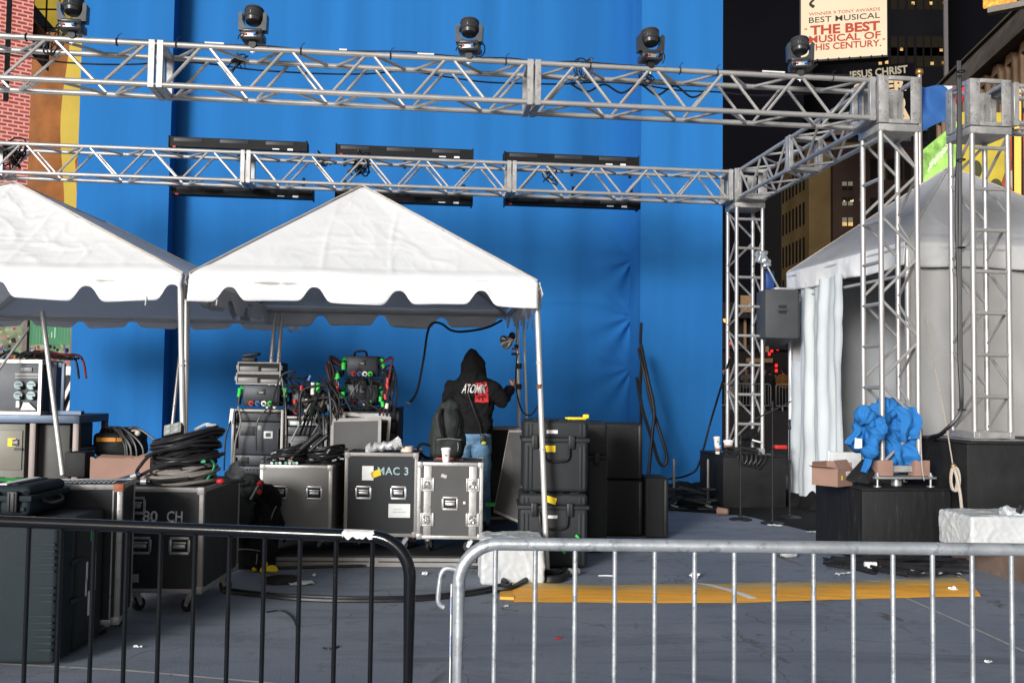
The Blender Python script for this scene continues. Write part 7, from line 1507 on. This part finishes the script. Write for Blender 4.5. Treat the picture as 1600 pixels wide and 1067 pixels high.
# ------------------------------------------------------------------ far crowd at the street barrier
def passer(label, px, Y, rz, top, legs, skin=SKIN, hair=(.02, .012, .01), arm=.5, hgt=1.72):
    base = P(px, 640, Y); t = thing('person', label, 'person', (base.x, Y, .74), rz, 'people in the street behind the rear tower'); s = hgt / 1.75
    b = MB(); b.ell((0, 0, 1.64), (.075, .095, .11)); b.ell((0, -.105, 1.63), (.014, .02, .025)); b.caps((0, 0, 1.4), (0, 0, 1.6), .055, .05); b.ell((0, 0, 1.2), (.15, .10, .22))
    for k in (-1, 1):
        b.caps((k * .09, 0, .92), (k * .10, 0, .08), .075, .04); b.ell((k * .074, .0, 1.64), (.012, .02, .03)); e = V((k * .27, -.03, 1.12)); hd = V((k * .16, -.28, 1.12 + .3 * arm)); b.caps((k * .19, 0, 1.40), e, .05, .04); b.caps(e, hd, .038, .028); b.ell(hd + V((-k * .01, -.05, .01)), (.022, .05, .035))
    baked(b, .016, 2).build('body', skin, t, ang=80)
    b = MB(); b.ell((0, 0, 1.20), (.205, .14, .26)); b.ell((0, 0, 1.0), (.20, .145, .16)); b.caps((-.15, 0, 1.42), (.15, 0, 1.42), .08, .08)
    for k in (-1, 1): e = V((k * .28, -.03, 1.12)); hd = V((k * .17, -.25, 1.12 + .27 * arm)); b.caps((k * .19, 0, 1.40), e, .078, .062); b.caps(e, hd, .060, .045)
    baked(b, .018, 3, lambda p, n: n * .012 * noise.noise(p * 9)).build('jacket', top, t, ang=80)
    b = MB()
    for k in (-1, 1): b.caps((k * .09, 0, .92), (k * .11, 0, .06), .105, .07); b.caps((k * .11, .03, .04), (k * .12, -.14, .04), .045, .04)
    baked(b, .018, 3).build('trousers', legs, t, ang=80)
    b = MB(); b.ell((0, .02, 1.68), (.088, .10, .10)); b.ell((0, .06, 1.62), (.08, .06, .09)); baked(b, .016, 2).build('hair', mat('dark_hair', hair, .6), t, ang=80)
    t.scale = (s, s, s); return t
OJ = mat('tan_orange_jacket', (.30, .125, .035), .8, 0, .2, 6); DJ = mat('dark_jacket', (.018, .018, .022), .8, 0, .2, 6); NJ = mat('navy_white_jacket', (.03, .04, .09), .8, 0, .2, 6, col2=(.4, .4, .42), amt=.55, cs=5); GJ = mat('grey_jacket', (.12, .11, .11), .8, 0, .2, 6); DT = mat('dark_trousers', (.015, .016, .022), .85)
for q in (('person in a tan orange jacket at the street barrier beside the tent curtain', 1224, 39.2, R(200), OJ, DT, 1.), ('person in a dark jacket at the street barrier left of the tan jacket', 1203, 40.5, R(160), DJ, DT, .6), ('person in a dark coat behind the rear tower right leg', 1194, 42, R(20), DJ, DT, .3), ('person in a navy and white jacket seen through the rear tower', 1146, 39.5, R(30), NJ, mat('pale_trousers', (.35, .32, .3), .8), .4), ('person in a grey jacket seen through the middle of the rear tower', 1166, 40, R(-20), GJ, DT, .7), ('person in dark clothes between the blue wall and the rear tower', 1131, 41, R(10), DJ, DT, .5)):
    passer(q[0], q[1], q[2], q[3], q[4], q[5], arm=q[6])
p = P(1112, 600, 38.2); dst = barrier('far silver crowd barrier in the street behind the rear tower', (p.x, 38.2, .74), 0, 2.35, 1.06, 18, GALV, .13, .125, .02); p2 = P(1212, 600, 38.1); dup(dst, (p2.x, 38.05, .74), R(-4), 'far silver crowd barrier in the street, reaching behind the white tent')
t = thing('street_kiosk', 'dark street kiosk with red lit dots and tan boards behind the rear tower', 'kiosk', (X(1118, 46), 46, .74)); L = X(1262, 46) - X(1118, 46)
mb = MB(); mb.bx((0, 0, 0), (L, 3, 5.0)); mb.build('kiosk_wall', mat('kiosk_dark', (.012, .009, .010), .8), t, smooth=False)
mb = MB(); mb.bx((0, -.9, 4.2), (L, 0, 4.4)); mb.bx((0, -.3, 2.75), (L, 0, 2.95)); mb.build('awning', BLKDULL, t, smooth=False)
RL = emi('lit_red_dot', (1., .03, .03), 1.3)
for px, py in ((1136, 517), (1137, 552), (1139, 560), (1203, 541), (1206, 548), (1215, 545), (1213, 571), (1213, 579), (1202, 553), (1141, 537)): mb = MB(); q = P(px, py, 45.9); mb.box(q, (.13, .05, .16), None, .03); mb.build('red_light', RL, t, world=True)
mb = MB(); q = P(1133, 499, 45.9); mb.ell(q, (.10, .06, .16)); mb.build('orange_light', emi('lit_amber', (1., .45, .08), 1.8), t, world=True)
TANB = mat('tan_board', (.28, .17, .085), .7, 0, .2, 2)
for x0, y0, x1, y1 in ((1157, 462, 1176, 488), (1162, 490, 1166, 545), (1166, 560, 1207, 566), (1196, 535, 1201, 550)): mb = MB(); a, c_ = P(x0, y1, 45.7), P(x1, y0, 45.7); mb.bx((a.x, 45.65, a.z), (c_.x, 45.75, c_.z)); mb.build('tan_board', TANB, t, world=True, smooth=False)
